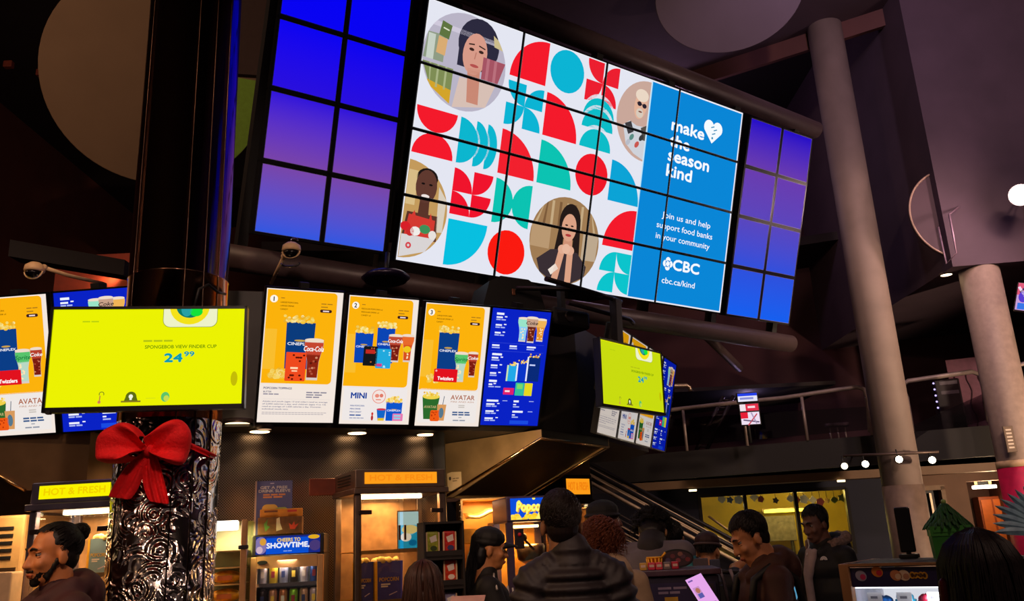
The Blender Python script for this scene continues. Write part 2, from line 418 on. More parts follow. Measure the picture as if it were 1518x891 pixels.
def petals(r, c, colr, cs=('TR', 'BR', 'TL', 'BL'), ks=None):
    h = CS / 2
    for k, (dx, dy) in enumerate(((0, 0), (h, 0), (0, h), (h, h))): qd(r, c, cs[k], colr, h, dx, dy)
def disc(r, c, colr): W.ell(gx(c) + CS / 2, gy(r) + CS / 2, CS / 2, CS / 2, colr, 2)
qd(0, 2, 'BR', RED); disc(0, 3, TEAL); petals(0, 4, '#ec1f30'); petals(1, 2, TEAL); qd(1, 3, 'BL', RED)
x, y = gx(4) + CS / 2, gy(1)
for k, by in enumerate((.10, .21, .41)):
    W.poly(arc(x, y + by, .222, 180, 360, 16, .24), WHITE, 2 + k); W.poly(arc(x, y + by, .2, 180, 360, 16, .2), '#0dbcc8', 3 + k)
W.poly(arc(gx(0) + .206, gy(2), .205, 0, 180, 16, .2), RED, 2); W.poly(arc(gx(0) + .206, gy(2) + CS, .205, 180, 360, 16, .2), RED, 2)
for k, (ox, rx) in enumerate(((.29, .12), (.17, .14), (0, .205))):
    W.poly(arc(gx(1) + ox - .0, gy(2) + .206, rx + .02, -90, 90, 16, .206), WHITE, 2 + k); W.poly(arc(gx(1) + ox, gy(2) + .206, rx, -90, 90, 16, .206), '#0cb6cf', 3 + k)
qd(2, 2, 'BL', '#f2202e'); qd(2, 3, 'BL', GRN); disc(2, 4, '#f01828'); qd(2, 5, 'BL', '#0ca3d6')
petals(3, 1, '#f0142c', ('BL', 'TL', 'BL', 'TL'))
W.poly(arc(gx(2), gy(3) + .206, .21, -90, 90, 16, .206), GRN, 2); W.poly(arc(gx(2) + CS, gy(3) + .206, .21, 90, 270, 16, .206), GRN, 2)
qd(3, 5, 'BR', RED); qd(4, 1, 'TL', '#08bfe0'); disc(4, 2, '#fb1a10'); petals(4, 5, '#0cc4cc', ('BR', 'TR', 'BR', 'TR'))
W.L(2).rect(2.675, .03, 4.055, 2.275, BLU); W.rect(2.66, .03, 2.675, 2.275, '#b9e6fa')
# portraits in discs
# woman in a pantry, upper left
def clipc(pts, cx, cy, r):
    return [(x, y) if math.hypot(x - cx, y - cy) <= r else (cx + (x - cx) * r / math.hypot(x - cx, y - cy), cy + (y - cy) * r / math.hypot(x - cx, y - cy)) for x, y in pts]
cx, cy, r = .44, .46, .43
W.ell(cx, cy, r, r, '#b9b4c6', 2, 40)
def CP(pts, c, l): W.poly(clipc(pts, cx, cy, r), c, l)
CP([(.05, .12), (.85, .12), (.85, .2), (.05, .2)], '#cfc8da', 3)
CP([(.02, .28), (.22, .28), (.22, .52), (.02, .52)], '#8f9c84', 3); CP([(.05, .3), (.12, .3), (.12, .52), (.05, .52)], '#c6d0c4', 4)
CP([(.17, .16), (.27, .18), (.25, .31), (.15, .29)], '#5f7440', 4); W.line(.185, .22, .245, .23, .012, '#dfe2c8', 5)
CP([(.15, .30), (.24, .31), (.23, .46), (.14, .45)], '#d9ab72', 4)
CP([(.02, .55), (.33, .55), (.33, .82), (.02, .82)], '#7f8d55', 3); CP([(.02, .74), (.33, .74), (.33, .86), (.02, .86)], '#d3a42a', 4)
for q in (.09, .17, .25): CP([(q, .55), (q + .02, .55), (q + .02, .75), (q, .75)], '#a9b384', 4)
W.ell(.56, .27, .215, .235, '#2c2a3e', 3, 24); CP([(.36, .28), (.44, .2), (.46, .5), (.36, .5)], '#2c2a3e', 3)
CP([(.40, .6), (.78, .58), (.76, .88), (.36, .88)], '#d7bfb4', 3)
W.ell(.53, .36, .125, .19, '#d79a88', 4, 24, .1); CP([(.47, .5), (.6, .48), (.62, .8), (.5, .8)], '#c98874', 4)
W.ell(.49, .325, .026, .014, '#3a2420', 5); W.ell(.59, .325, .026, .014, '#3a2420', 5); W.line(.455, .285, .515, .275, .012, '#33221f', 5); W.line(.56, .275, .63, .29, .012, '#33221f', 5)
W.ell(.535, .465, .045, .014, '#b4504e', 5); W.line(.54, .34, .53, .405, .01, '#b97868', 5)
CP([(.62, .36), (.86, .36), (.8, .56), (.62, .56)], '#a55463', 5)
for q in (.66, .74): CP([(q, .36), (q + .03, .36), (q + .03, .56), (q, .56)], '#b9707c', 6)
CP([(.70, .14), (.8, .14), (.84, .24), (.72, .24)], '#cdbd8c', 4)
# man with glasses, upper right: left half of a disc
cx, cy, r = 2.655, .46, .415
W.poly(arc(cx, cy, r, 90, 270, 24), '#c9a79a', 2)
W.ell(2.545, .31, .085, .15, '#e2b298', 3, 20, .15); W.ell(2.55, .21, .09, .065, '#ead7c4', 4, 18)
W.ell(2.525, .30, .03, .024, '#2a2230', 5); W.ell(2.595, .31, .03, .024, '#2a2230', 5); W.line(2.49, .295, 2.62, .31, .008, '#2a2230', 5)
W.ell(2.54, .395, .05, .05, '#d8cabb', 4, 14); W.ell(2.545, .38, .026, .008, '#7a4438', 5)
W.poly([(2.34, .56), (2.42, .5), (2.52, .53), (2.655, .52), (2.655, .86), (2.52, .82), (2.40, .74)], '#cfd2da', 3)
W.poly([(2.36, .54), (2.44, .5), (2.49, .6), (2.42, .64)], '#3c3a3e', 4); W.poly([(2.58, .54), (2.655, .5), (2.655, .66), (2.62, .66)], '#55504a', 4)
for q in ((2.47, .66, '#5c8d84'), (2.55, .72, '#c9574f'), (2.6, .64, '#38383a'), (2.43, .72, '#b8bcc8')): W.ell(q[0], q[1], .025, .04, q[2], 5, 10, .6)
# woman with grocery box, lower left: right half of a disc
cx, cy, r = .025, 1.84, .425
W.poly(arc(cx, cy, r, -90, 90, 24), '#c39a5c', 2); CP([(.03, 1.5), (.12, 1.5), (.12, 1.8), (.03, 1.8)], '#d8bc86', 3)
CP([(.34, 1.6), (.44, 1.7), (.44, 2.0), (.36, 2.0)], '#d9cdbb', 3)
CP([(.06, 1.86), (.36, 1.86), (.40, 2.1), (.03, 2.1)], '#5b3328', 3); W.ell(.215, 1.62, .105, .145, '#5f392f', 4, 20); W.ell(.215, 1.545, .105, .085, '#1d1614', 3, 18)
CP([(.17, 1.72), (.26, 1.72), (.27, 1.92), (.16, 1.92)], '#5a352a', 3)
W.ell(.18, 1.6, .018, .009, '#181010', 5); W.ell(.255, 1.6, .018, .009, '#181010', 5); W.ell(.215, 1.705, .04, .016, '#efe4e0', 5)
CP([(.08, 1.88), (.34, 1.9), (.34, 2.1), (.05, 2.1)], '#d33a31', 5)
CP([(.10, 1.9), (.13, 1.84), (.15, 1.9)], '#d33a31', 5); CP([(.28, 1.9), (.29, 1.84), (.31, 1.9)], '#d33a31', 5)
CP([(.03, 2.06), (.36, 2.06), (.33, 2.26), (.03, 2.26)], '#d9d4d4', 6)
for q in ((.06, 1.99, '#d81f28', .05), (.16, 2.02, '#f0ece8', .05), (.25, 1.99, '#3f8f58', .055), (.33, 2.03, '#e8e2dc', .04), (.11, 2.03, '#c82a2a', .04)): W.ell(q[0], q[1], q[3], .04, q[2], 7, 12)
W.ell(.11, 2.15, .028, .028, '#d6464e', 7, 12); W.ell(.11, 2.15, .012, .012, '#d9d4d4', 8, 8)
# woman with clasped hands, lower middle
cx, cy, r = 1.785, 1.845, .425
W.ell(cx, cy, r, r, '#a07c54', 2, 40)
for q in range(9): CP([(1.40 + q * .09, 1.48), (1.43 + q * .09, 1.48), (1.43 + q * .09, 1.72), (1.40 + q * .09, 1.72)], '#7c5a3a' if q % 2 else '#c4a982', 3)
CP([(1.36, 1.74), (1.6, 1.74), (1.6, 1.95), (1.36, 1.95)], '#b99872', 3)
CP([(2.0, 1.72), (2.25, 1.72), (2.2, 2.0), (2.0, 2.0)], '#bda88e', 3)
W.ell(1.82, 1.66, .13, .185, '#241a18', 4, 24); CP([(1.70, 1.66), (1.76, 1.62), (1.76, 2.0), (1.66, 2.0)], '#241a18', 4); CP([(1.88, 1.62), (1.95, 1.66), (1.98, 2.05), (1.88, 2.0)], '#241a18', 4)
CP([(1.47, 2.06), (1.62, 1.95), (1.74, 1.93), (1.95, 1.94), (2.08, 2.06), (2.1, 2.2), (1.9, 2.3), (1.7, 2.28), (1.52, 2.18)], '#3a2f34', 5)
W.ell(1.815, 1.71, .09, .135, '#dba184', 6, 22); CP([(1.77, 1.8), (1.87, 1.8), (1.88, 1.95), (1.76, 1.95)], '#cf9276', 5)
W.ell(1.78, 1.69, .018, .008, '#2a1a18', 7); W.ell(1.85, 1.69, .018, .008, '#2a1a18', 7); W.ell(1.815, 1.785, .036, .013, '#b03a3a', 7); W.line(1.815, 1.7, 1.812, 1.75, .008, '#b97f66', 7)
for a, bb in (((1.70, 2.26), (1.76, 1.93)), ((1.87, 2.24), (1.86, 1.93))):
    W.line(a[0], a[1], bb[0], bb[1], .075, '#dba184', 6); W.ell(bb[0], bb[1], .05, .045, '#e2ad92', 7, 14)
W.ell(1.81, 1.92, .05, .05, '#e7b79d', 8, 14); W.line(1.64, 2.17, 1.72, 2.10, .06, '#efe2d6', 6)
# words
HD = '#f6fbff'
for s_, y_, wd in (('make', .455, .49), ('the', .625, .29), ('season', .78, .62), ('kind', .945, .375)): W.L(3).text(s_, 3.01, y_, .125, HD, bold=.03, width=wd)
hx, hy = 3.63, .235
W.poly([(hx, hy + .23)] + arc(hx - .068, hy + .06, .078, 150, 330, 10) + arc(hx + .068, hy + .06, .078, 210, 390, 10), HD, 3)
for q in ((hx - .035, hy + .06), (hx + .01, hy + .085), (hx - .01, hy + .13)): W.line(q[0], q[1], q[0] + .05, q[1] - .02, .012, '#3a8fb8', 4)
W.ell(hx, hy + .17, .014, .014, '#3a8fb8', 4, 10)
for s_, y_, wd, x_ in (('Join us and help', 1.39, .74, 3.02), ('support food banks', 1.505, .85, 2.96), ('in your community', 1.62, .82, 2.965)): W.text(s_, x_, y_, .062, HD, width=wd, bold=.008)
W.text('CBC', 3.265, 1.915, .11, HD, width=.40, bold=.035); W.text('cbc.ca/kind', 3.125, 2.075, .062, HD, width=.50, bold=.01)
gxx, gyy = 3.185, 1.865
W.ell(gxx, gyy, .028, .028, HD, 3, 16)
for k in range(4):
    a = k * 90
    W.poly(arc(gxx + .036 * cos(R(a)), gyy + .036 * sin(R(a)), .036, a - 90, a + 90, 8), HD, 3)
for k in range(4):
    a = k * 90 + 45
    W.poly([(gxx + .034 * cos(R(a)) + .018 * cos(R(a + 135)), gyy + .034 * sin(R(a)) + .018 * sin(R(a + 135)))] + arc(gxx + .034 * cos(R(a)), gyy + .034 * sin(R(a)), .02, a - 45, a + 45, 5) , HD, 3)
    W.line(gxx + .02 * cos(R(a)), gyy + .02 * sin(R(a)), gxx + .075 * cos(R(a)), gyy + .075 * sin(R(a)), .006, BLU, 4)

WHAT = [['showing a woman with black hair holding cans', 'showing red and teal quarter discs and a teal circle', 'showing a man in dark glasses', 'showing the word make and a white heart'],
        ['showing jars under the black haired woman', 'showing teal petals and a red quarter disc', 'showing a flowered shirt and a teal quarter disc', 'showing the words season and the'],
        ['showing a red half disc and teal leaves over a smiling woman', 'showing a teal quarter disc beside a red one', 'showing a red quarter disc and half a red circle', 'showing the line support food banks'],
        ['showing a woman with a grocery box', 'showing a red circle and a woman with clasped hands', 'showing teal leaf shapes beside the blue field', 'showing the white letters CBC']]
def panel_body(w, h, bez=.006, dep=.09):
    q = MB(); q.box((w / 2, dep / 2 + .004, -h / 2), (w - .003, dep, h - .003), None, 0, .004)
    for x in (bez / 2, w - bez / 2): q.box((x, .001, -h / 2), (bez, .008, h - .003))
    for z in (-bez / 2, -h + bez / 2): q.box((w / 2, .001, z), (w - .003, .008, bez))
    return q
def shift(o, lx, lz, yaw, lean):
    Mx = Matrix.Rotation(R(yaw), 3, 'Z') @ Matrix.Rotation(R(lean), 3, 'X')
    return V(o) + Mx @ V((lx, 0, lz))
CW = ((-.592, 6.255, 4.545), 35.7, 17.1)
for j in range(4):
    for i in range(4):
        ru = ORD[j] + ' row'
        cu = ('first', 'second', 'third', 'fourth')[i]
        t = scr_root('video_screen', shift(CW[0], i * PWc, -j * PHc, *CW[1:]), *CW[1:], '%s-row picture wall screen, %s' % (ORD[j], WHAT[j][i]), 'screen', 'panels of the big video wall')
        panel_body(PWc, PHc).build('body', BEZ, t)
        g = .020
        W.build('picture', t, (g - .006, g - .006, PWc - g + .006, PHc - g + .006), (i * PWc, j * PHc), y0=-.0045, dy=.00025)
# plain blue panels at either side
def grad(name, a, b_, h):
    mt = bpy.data.materials.new(name); mt.use_nodes = True; nt = mt.node_tree; nt.nodes.clear()
    tc = nt.nodes.new('ShaderNodeTexCoord'); sp = nt.nodes.new('ShaderNodeSeparateXYZ'); mr = nt.nodes.new('ShaderNodeMapRange')
    mr.inputs[1].default_value = 0; mr.inputs[2].default_value = -h; rp = nt.nodes.new('ShaderNodeValToRGB'); e = nt.nodes.new('ShaderNodeEmission'); o = nt.nodes.new('ShaderNodeOutputMaterial')
    rp.color_ramp.elements[0].color = lin(a) + [1]; rp.color_ramp.elements[1].color = lin(b_) + [1]
    nt.links.new(tc.outputs['Object'], sp.inputs[0]); nt.links.new(sp.outputs[2], mr.inputs[0]); nt.links.new(mr.outputs[0], rp.inputs[0]); nt.links.new(rp.outputs[0], e.inputs[0]); nt.links.new(e.outputs[0], o.inputs[0])
    return mt
def side_block(o, yaw, lean, w, h, cols, side):
    mats = [grad('screen_blue', cols[k], cols[k + 1], h) for k in range(4)]
    for j in range(4):
        for i in range(2):
            t = scr_root('video_screen', shift(o, i * w, -j * h, yaw, lean), yaw, lean, 'plain blue screen %s of the big picture, %s row, %s column' % (side, ORD[j], ('left', 'right')[i]), 'screen', 'plain blue screens %s of the picture wall' % side)
            panel_body(w, h, .012).build('body', BEZ, t)
            q = Pic(); g = .022; q.rect(g, g, w - g, h - g, mats[j]); q.build('picture', t, y0=-.0045)
            fr = MB()
            for x in (g, w - g): fr.box((x, -.005, -h / 2), (.004, .001, h - 2 * g))
            for z in (-g, -h + g): fr.box((w / 2, -.005, z), (w - 2 * g, .001, .004))
            fr.build('edge_trim', pm('grey_edge', '#8d86b4', .4, .3), t)
side_block((-1.64, 5.595, 4.604), 34.6, 15.3, .566, .576, ['#0302f6', '#0a04f2', '#2a10dc', '#7a45a6', '#2c58e2'][0:5], 'left')
side_block((2.832, 8.741, 4.547), 34.8, 18.3, .565, .576, ['#1c08c8', '#6a3cae', '#5b46bc', '#2f50dc', '#1460f0'], 'right')
# frame, tubes and struts that carry the wall
def wp(o, yaw, lean, x, y, z):
    return V(o) + CO + Matrix.Rotation(R(yaw), 3, 'Z') @ Matrix.Rotation(R(lean), 3, 'X') @ V((x, y, z))
T0 = wp(*CW, -1.6, .30, .42); T1 = wp(*CW, 5.62, .30, .20)
tw = thing('video_wall_frame', wp(*CW, 2, .3, -2.6), 0, 'black frame with fat round tubes above and below the big video wall', 'frame')
ti = tw.matrix_world.inverted(); ti = Matrix.Translation(-tw.location)
def fw(p): return ti @ V(p)
b = MB(); b.cyl(fw(wp(*CW, -1.7, .16, .24)), fw(wp(*CW, 5.6, .16, .17)), .105, seg=24); b.build('top_tube', TUBE, tw)
b = MB(); b.cyl(fw(wp(*CW, -1.9, .10, -2.47)), fw(wp(*CW, 5.5, .10, -2.52)), .105, seg=24); b.build('bottom_tube', TUBE, tw)
b = MB()
for x in (-1.25, -.05, 1.0, 2.04, 3.06, 4.12, 5.2):
    b.box(fw(wp(*CW, x, .17, -1.15)), (.08, .1, 2.6), Matrix.Rotation(R(35.7), 3, 'Z') @ Matrix.Rotation(R(17.1), 3, 'X'))
b.build('uprights', BLACK, tw)
b = MB(); p0 = P(1040, 495, 9.0); p1 = P(1092, 540, 10.4)
b.cyl(fw(wp(*CW, 3.95, .12, -2.52)), fw(P(1096, 546, 11.6)), .055, seg=12); b.build('strut', TUBE, tw)
b = MB(); b.cyl(fw(wp(*CW, .2, .14, -2.5)), fw(wp(*CW, .2, 1.6, -2.9)), .06, seg=12); b.build('strut', TUBE, tw)

# ================================================================== menu boards (pictures)
BW, BH = .53, .941
def popcorn(p, x, y, w, n, l=4, s=.02):
    rr = random.Random(int(x * 1000) + n)
    for k in range(n): p.ell(x + w * rr.random(), y - rr.random() ** 1.5 * s * 2.0, s * .55, s * .5, rr.choice(['#f6d76a', '#f2c33c', '#fbe9a0', '#e8ae2a']), l, 9)
def bag(p, x, y, w, h, c, name=True, l=4):
    p.poly([(x, y), (x + w, y), (x + w * .97, y + h), (x + w * .03, y + h)], c, l); p.ell(x + w * .55, y, w * .09, h * .03, '#f6c53c', l + 1, 12)
    if name:
        p.ell(x + w / 2, y + h * .39, w * .2, h * .022, '#c8a24a', l + 1, 14); p.text('CINEPLEX', x + w / 2, y + h * .49, w * .1, '#f2f6ff', 'C', .02, w * .84, l=l + 1)
def soda(p, x, y, w, h, liquid, band, word=None, l=6, wc='#ffffff'):
    prof = ((.05, .03), (.0, .12), (.02, .24), (.12, .40), (.19, .56), (.21, .80), (.20, 1.0))
    p.poly([(x + w * (1 - a), y + h * b_) for a, b_ in prof] + [(x + w * a, y + h * b_) for a, b_ in prof[::-1]], '#d9cdc6', l)
    p.poly([(x + w * .12, y + h * .38), (x + w * .88, y + h * .38), (x + w * .80, y + h * .56), (x + w * .77, y + h * .94), (x + w * .23, y + h * .94), (x + w * .20, y + h * .56)], liquid, l + 1)
    ri_ = random.Random(int(w * 1e4) + int(h * 1e4))
    for k in range(9): p.ell(x + w * (.3 + .4 * ri_.random()), y + h * (.45 + .42 * ri_.random()), w * .07, w * .06, ri_.choice(['#b4543a', '#5a160c', '#d08a6a']) if liquid in ('#8a2412', '#7c1c10', '#6a2010') else '#ffe6b4', l + 2, 7)
    p.poly([(x + w * .01, y + h * .1), (x + w * .99, y + h * .1), (x + w * .98, y + h * .24), (x + w * .87, y + h * .4), (x + w * .13, y + h * .4), (x + w * .02, y + h * .24)], band, l + 1)
    p.ell(x + w / 2, y + h * .05, w * .5, h * .05, '#efdcc8', l + 1, 18)
    if word: p.text(word, x + w / 2, y + h * .31, h * .12, wc, 'C', .015, w * 1.02, .25, l=l + 2)
def pouch(p, x, y, w, h, c, dots, l=7, word=None):
    p.rrect(x, y, x + w, y + h, .006, c, l); rr = random.Random(int(w * 9999))
    for k in range(dots[0]): p.ell(x + w * (.1 + .8 * rr.random()), y + h * rr.choice([.1, .18, .3, .8, .88, .93]), w * .06, w * .05, dots[1], l + 1, 9)
    if word: p.text(word, x + w / 2, y + h * .6, h * .12, '#ffe9c9', 'C', .01, w * .7, l=l + 1)
def yellow_top(p, num):
    p.L(0).rect(0, 0, BW, BH, '#f3e6dc'); p.L(1).poly([(.008, .008)] + arc(BW * .93 - .03, .035, .027, 270, 360, 5) + arc(BW * .93 - .03, BH * .705 - .03, .03, 0, 90, 5) + [(.008, BH * .705)], '#fcb20c')
    p.rect(BW * .02, BH * .3, BW * .17, BH * .6, '#f9bd2e', 2)
    p.ell(.053, .072, .026, .026, '#fdf6e8', 2); p.text(num, .053, .087, .03, '#10123a', 'C', .03, l=3)
    for k, s_ in enumerate(('LARGE POPCORN', 'LARGE DRINK', 'CANDY') if num != '2' else ('REGULAR POPCORN x2', 'REGULAR DRINK x2', 'CANDY x2')):
        if num == '3' and k == 1: s_ = 'REGULAR DRINK x2'
        p.text(s_, .1, .098 + k * .024, .0105, '#4a3206', bold=.01, l=2)
    p.bars(.1, .06, [.03], .006, .02, '#a8761a', 2); p.bars(.38, .085, [.085, .055], .007, .022, '#a8761a', 2)
    p.rrect(.375, .128, .458, .15, .0105, '#3b1c1c', 2); p.bars(.395, .135, [.05], .009, .02, '#f2dcdc', 3)
def menu(num):
    p = Pic()
    if num < 4: yellow_top(p, str(num))
    if num == 1:
        popcorn(p, .135, .225, .21, 60); bag(p, .152, .228, .2, .33, '#0b3b7c'); popcorn(p, .06, .62, .12, 40, s=.03)
        soda(p, .285, .335, .135, .3, '#8a2412', '#c64630', 'Coca-Cola'); pouch(p, .165, .44, .14, .205, '#ef4a1e', (16, '#5a1208'), 9); p.bars(.2, .545, [.06], .014, .02, '#ffd9b0', 11); p.bars(.21, .568, [.045], .009, .02, '#ffd9b0', 11)
        p.L(2).text('POPCORN TOPPINGS', .03, .705, .014, '#1b2a66', bold=.02); p.text('BUTTER', .03, .73, .011, '#1b2a66', bold=.012); p.bars(.03, .737, [.11], .008, .02, '#8d8898'); p.bars(.325, .72, [.15, .12, .1], .009, .017, '#8d8898')
        for k, s_ in enumerate(('Adults and youth (ages 13 and older) need an average', 'of 2,000 calories a day, and children (ages 4 to 12)', 'need an average of 1,500 calories a day. However,', 'individual needs vary.')):
            p.text(s_, .03, .797 + k * .018, .0092, '#33407a', width=(.45, .44, .41, .18)[k], bold=.008)
        p.line(.03, .775, .5, .775, .0012, '#cfc6c6'); p.bars(.03, .868, [.45, .43], .005, .012, '#b7aeb2')
    if num == 2:
        popcorn(p, .07, .265, .13, 40); bag(p, .07, .27, .135, .22, '#0b45b4'); popcorn(p, .23, .22, .14, 40); bag(p, .232, .225, .135, .26, '#0b45b4')
        soda(p, .32, .265, .11, .21, '#7c1c10', '#c04a34', 'Coca-Cola'); soda(p, .425, .26, .095, .21, '#d8501c', '#e86a2c', None); p.ell(.47, .375, .03, .025, '#f0c81e', 9, 14)
        pouch(p, .14, .365, .105, .145, '#16181a', (6, '#c86a2c'), 9); p.rect(.155, .39, .225, .42, '#c22a20', 11); pouch(p, .235, .38, .115, .145, '#22aadd', (8, '#bfeaf6'), 9); p.rect(.245, .49, .285, .512, '#d23a8c', 11)
        p.L(1).rrect(.02, .665, .5, .915, .012, '#efe8e6'); p.line(.04, .672, .5, .672, .001, '#d8cfc8', 2)
        p.L(2).text('MINI', .075, .752, .042, '#0c3f9c', bold=.035)
        for k, s_ in enumerate(('MINI POPCORN', 'MINI DRINK', 'MINI CANDY')): p.text(s_, .075, .812 + k * .023, .0105, '#24509a', bold=.018)
        p.bars(.075, .872, [.09], .009, .02, '#24509a'); p.bars(.075, .895, [.11], .006, .02, '#8d94b4')
        p.ell(.285, .735, .052, .052, '#ea8a78', 2, 26); p.ell(.285, .735, .047, .047, '#f4e4de', 3, 26); p.ell(.27, .73, .016, .014, '#ea8a78', 4); p.ell(.303, .728, .014, .014, '#e07a66', 4); p.bars(.262, .755, [.045], .008, .02, '#ea8a78', 4)
        popcorn(p, .345, .775, .115, 34); bag(p, .345, .775, .125, .14, '#0c55cc'); p.poly([(.275, .83), (.345, .83), (.335, .915), (.288, .915)], '#1466c8', 6); p.ell(.31, .83, .036, .008, '#d23a4c', 7); p.rect(.288, .895, .335, .915, '#e8c224', 7)
        p.rrect(.4, .86, .48, .915, .005, '#e87ab0', 7); p.bars(.41, .87, [.06, .06], .012, .02, '#8ad0e8', 8); p.ell(.245, .865, .008, .012, '#d23a34', 3); p.ell(.245, .895, .009, .02, '#b83430', 3)
    if num == 3:
        popcorn(p, .13, .215, .16, 50); bag(p, .132, .22, .165, .3, '#0b3d86'); popcorn(p, .06, .6, .09, 26, s=.026)
        soda(p, .275, .36, .11, .235, '#b9d8c4', '#58c46c', 'Sprite', 6, '#137a3a'); soda(p, .385, .355, .085, .2, '#7c1c10', '#b8402c', 'Coke')
        p.rrect(.118, .50, .31, .60, .005, '#e2121e', 9); p.text('Twizzlers', .215, .585, .026, '#ffffff', 'C', .03, .13, l=10); p.ell(.135, .515, .008, .008, '#f2b0b0', 10)
        p.L(1).rrect(.02, .655, .5, .915, .012, '#efe8e4'); p.line(.04, .662, .5, .662, .001, '#d8cfc8', 2)
        p.poly([(.045, .715), (.185, .715), (.165, .89), (.068, .89)], '#2c6a2c', 3); p.ell(.115, .715, .07, .022, '#f0d24a', 4, 22); popcorn(p, .055, .71, .12, 26, 5, .014); p.text('AVATAR', .115, .805, .02, '#c8b47a', 'C', .01, .1, l=5)
        p.poly([(.17, .775), (.245, .775), (.235, .9), (.18, .9)], '#d89a5c', 5); p.ell(.207, .84, .02, .04, '#58788c', 6); p.line(.215, .775, .222, .71, .005, '#35506a', 5); p.rrect(.12, .82, .195, .905, .012, '#f05a14', 6); 
        for k in range(7): p.ell(.13 + .055 * random.random(), .83 + .065 * random.random(), .006, .006, '#b83208', 7, 8)
        p.text('AVATAR', .375, .735, .036, '#a8542a', 'C', .012, .2, l=3); p.text('FIRE AND ASH', .375, .757, .0115, '#b87a58', 'C', 0, .19, l=3); p.bars(.345, .775, [.06, .06], .008, .014, '#c8c0b8', 3)
        p.bars(.3, .828, [.15, .155], .011, .018, '#3a5a8a', 3); p.bars(.355, .87, [.03], .006, .02, '#8d94a4', 3); p.bars(.31, .892, [.11], .009, .02, '#8d94a4', 3)
    if num == 4:
        p.L(0).rect(0, 0, BW, BH, '#0a22c4'); Wt = '#eef2ff'
        for y, hd, ws in ((.035, .075, ((.085, .09), (.085, .09), (.08, .09))), (.36, .1, ((.09, .08), (.09, .07), (.085, .07))), (.575, .08, ((.05, .115),))):
            p.bars(.045, y, [hd], .017, .02, Wt, 1)
            for k, (a, q) in enumerate(ws): p.bars(.045, y + .03 + k * .062, [a * .75], .013, .02, Wt, 1); p.bars(.045 + a * .85, y + .025 + k * .062, [.025], .009, .02, Wt, 1); p.bars(.045, y + .05 + k * .062, [q], .010, .02, '#aab8f2', 1)
        p.line(.03, .275, .5, .275, .0015, '#4a62e0', 1); p.line(.03, .34, .5, .34, .0015, '#4a62e0', 1)
        for k in range(3): p.bars(.035 + k * .155, .29, [.075 + .02 * (k == 2)], .013, .02, Wt, 1); p.bars(.035 + k * .155, .31, [.08], .01, .02, '#aab8f2', 1)
        soda(p, .24, .055, .105, .2, '#8ecdf4', '#9ae4c8', None, 2); soda(p, .4, .055, .1, .19, '#e8942c', '#f0b458', None, 2); soda(p, .315, .045, .105, .215, '#6a2010', '#c8a088', 'Coke', 4, '#1a1210')
        for x, y, ww, h, c in ((.2, .45, .085, .13, '#22a8e8'), (.285, .43, .095, .145, '#0b35c8'), (.375, .375, .11, .2, '#0a2a78')):
            p.poly([(x, y), (x + ww, y), (x + ww, y + h), (x, y + h)], c, 2); p.rect(x - .01, y, x + .004, y + h, '#cfe4b0' if ww < .09 else '#e8ecff', 3); popcorn(p, x, y, ww * .9, 14, 3, .013)
        p.bars(.39, .435, [.06], .012, .02, '#c8d4ff', 3)
        p.rrect(.18, .635, .275, .69, .004, '#e0206c', 2); p.bars(.195, .655, [.05], .014, .02, '#fbe0ea', 3); p.rrect(.285, .59, .365, .695, .004, '#34c09c', 2); p.rrect(.368, .59, .44, .695, .004, '#e8d820', 2); p.rrect(.3, .6, .35, .64, .004, '#7ad86a', 3)
        for x, y in ((.045, .735), (.285, .735), (.285, .82)):
            p.bars(x, y, [.12 if x < .1 else (.055 if y < .8 else .11)], .016, .02, Wt, 1); p.bars(x + .14, y + .003, [.05], .006, .02, '#aab8f2', 1)
        for y in (.765, .822, .88): p.bars(.045, y, [.085], .013, .02, Wt, 1); p.bars(.14, y - .004, [.025], .008, .02, Wt, 1); p.bars(.045, y + .018, [.1], .01, .02, '#aab8f2', 1)
        for y in (.765, .85): p.bars(.285, y, [.03], .01, .02, Wt, 1); p.bars(.285, y + .018, [.065], .01, .02, '#aab8f2', 1)
        p.rect(.27, .9, .44, .93, '#1a4ae0', 1)
    return p
MENU = {k: menu(k) for k in (1, 2, 3, 4)}
DESC = {1: 'menu screen numbered 1 with one popcorn bag', 2: 'menu screen numbered 2 with MINI offer', 3: 'menu screen numbered 3 with AVATAR offer', 4: 'blue price list screen'}
def menu_board(num, o, yaw, lean, where, group, dim=1.0):
    t = scr_root('menu_screen', o, yaw, lean, DESC[num] + ', ' + where, 'menu screen', group)
    q = MB(); q.box((BW / 2, .03, -BH / 2), (BW + .024, .045, BH + .024), None, 0, .006)
    for x in (-.006, BW + .006): q.box((x, .0, -BH / 2), (.012, .02, BH + .024))
    for z in (.006, -BH - .006): q.box((BW / 2, .0, z), (BW + .024, .02, .012))
    q.build('bezel', BEZ, t)
    MENU[num].build('picture', t, y0=-.0, dy=.0004, mat=lambda c: em(c, dim))
    a = MB(); a.box((BW / 2, .09, -BH * .45), (.3, .08, .3), None, 0, .01); a.box((BW / 2, .1, -.12), (.06, .1, .34)); a.build('wall_mount', BLACK, t)
    return t
MB_G = 'menu screens over the counter'
for num, o, y, l, wh in ((1, (-1.684, 5.548, 1.761), 23.8, 21.0, 'next to the mirror column'), (2, (-1.178, 5.864, 1.776), 25.5, 18.4, 'in the front row'), (3, (-.649, 6.117, 1.765), 26.3, 19.7, 'beside the front blue price list'), (4, (-.156, 6.408, 1.778), 27.3, 21.5, 'over the steel hood')):
    menu_board(num, o, y, l, wh, MB_G)
lo = V((-3.6737, 5.4795, 1.7597)); ld = yawdir(-4.8)
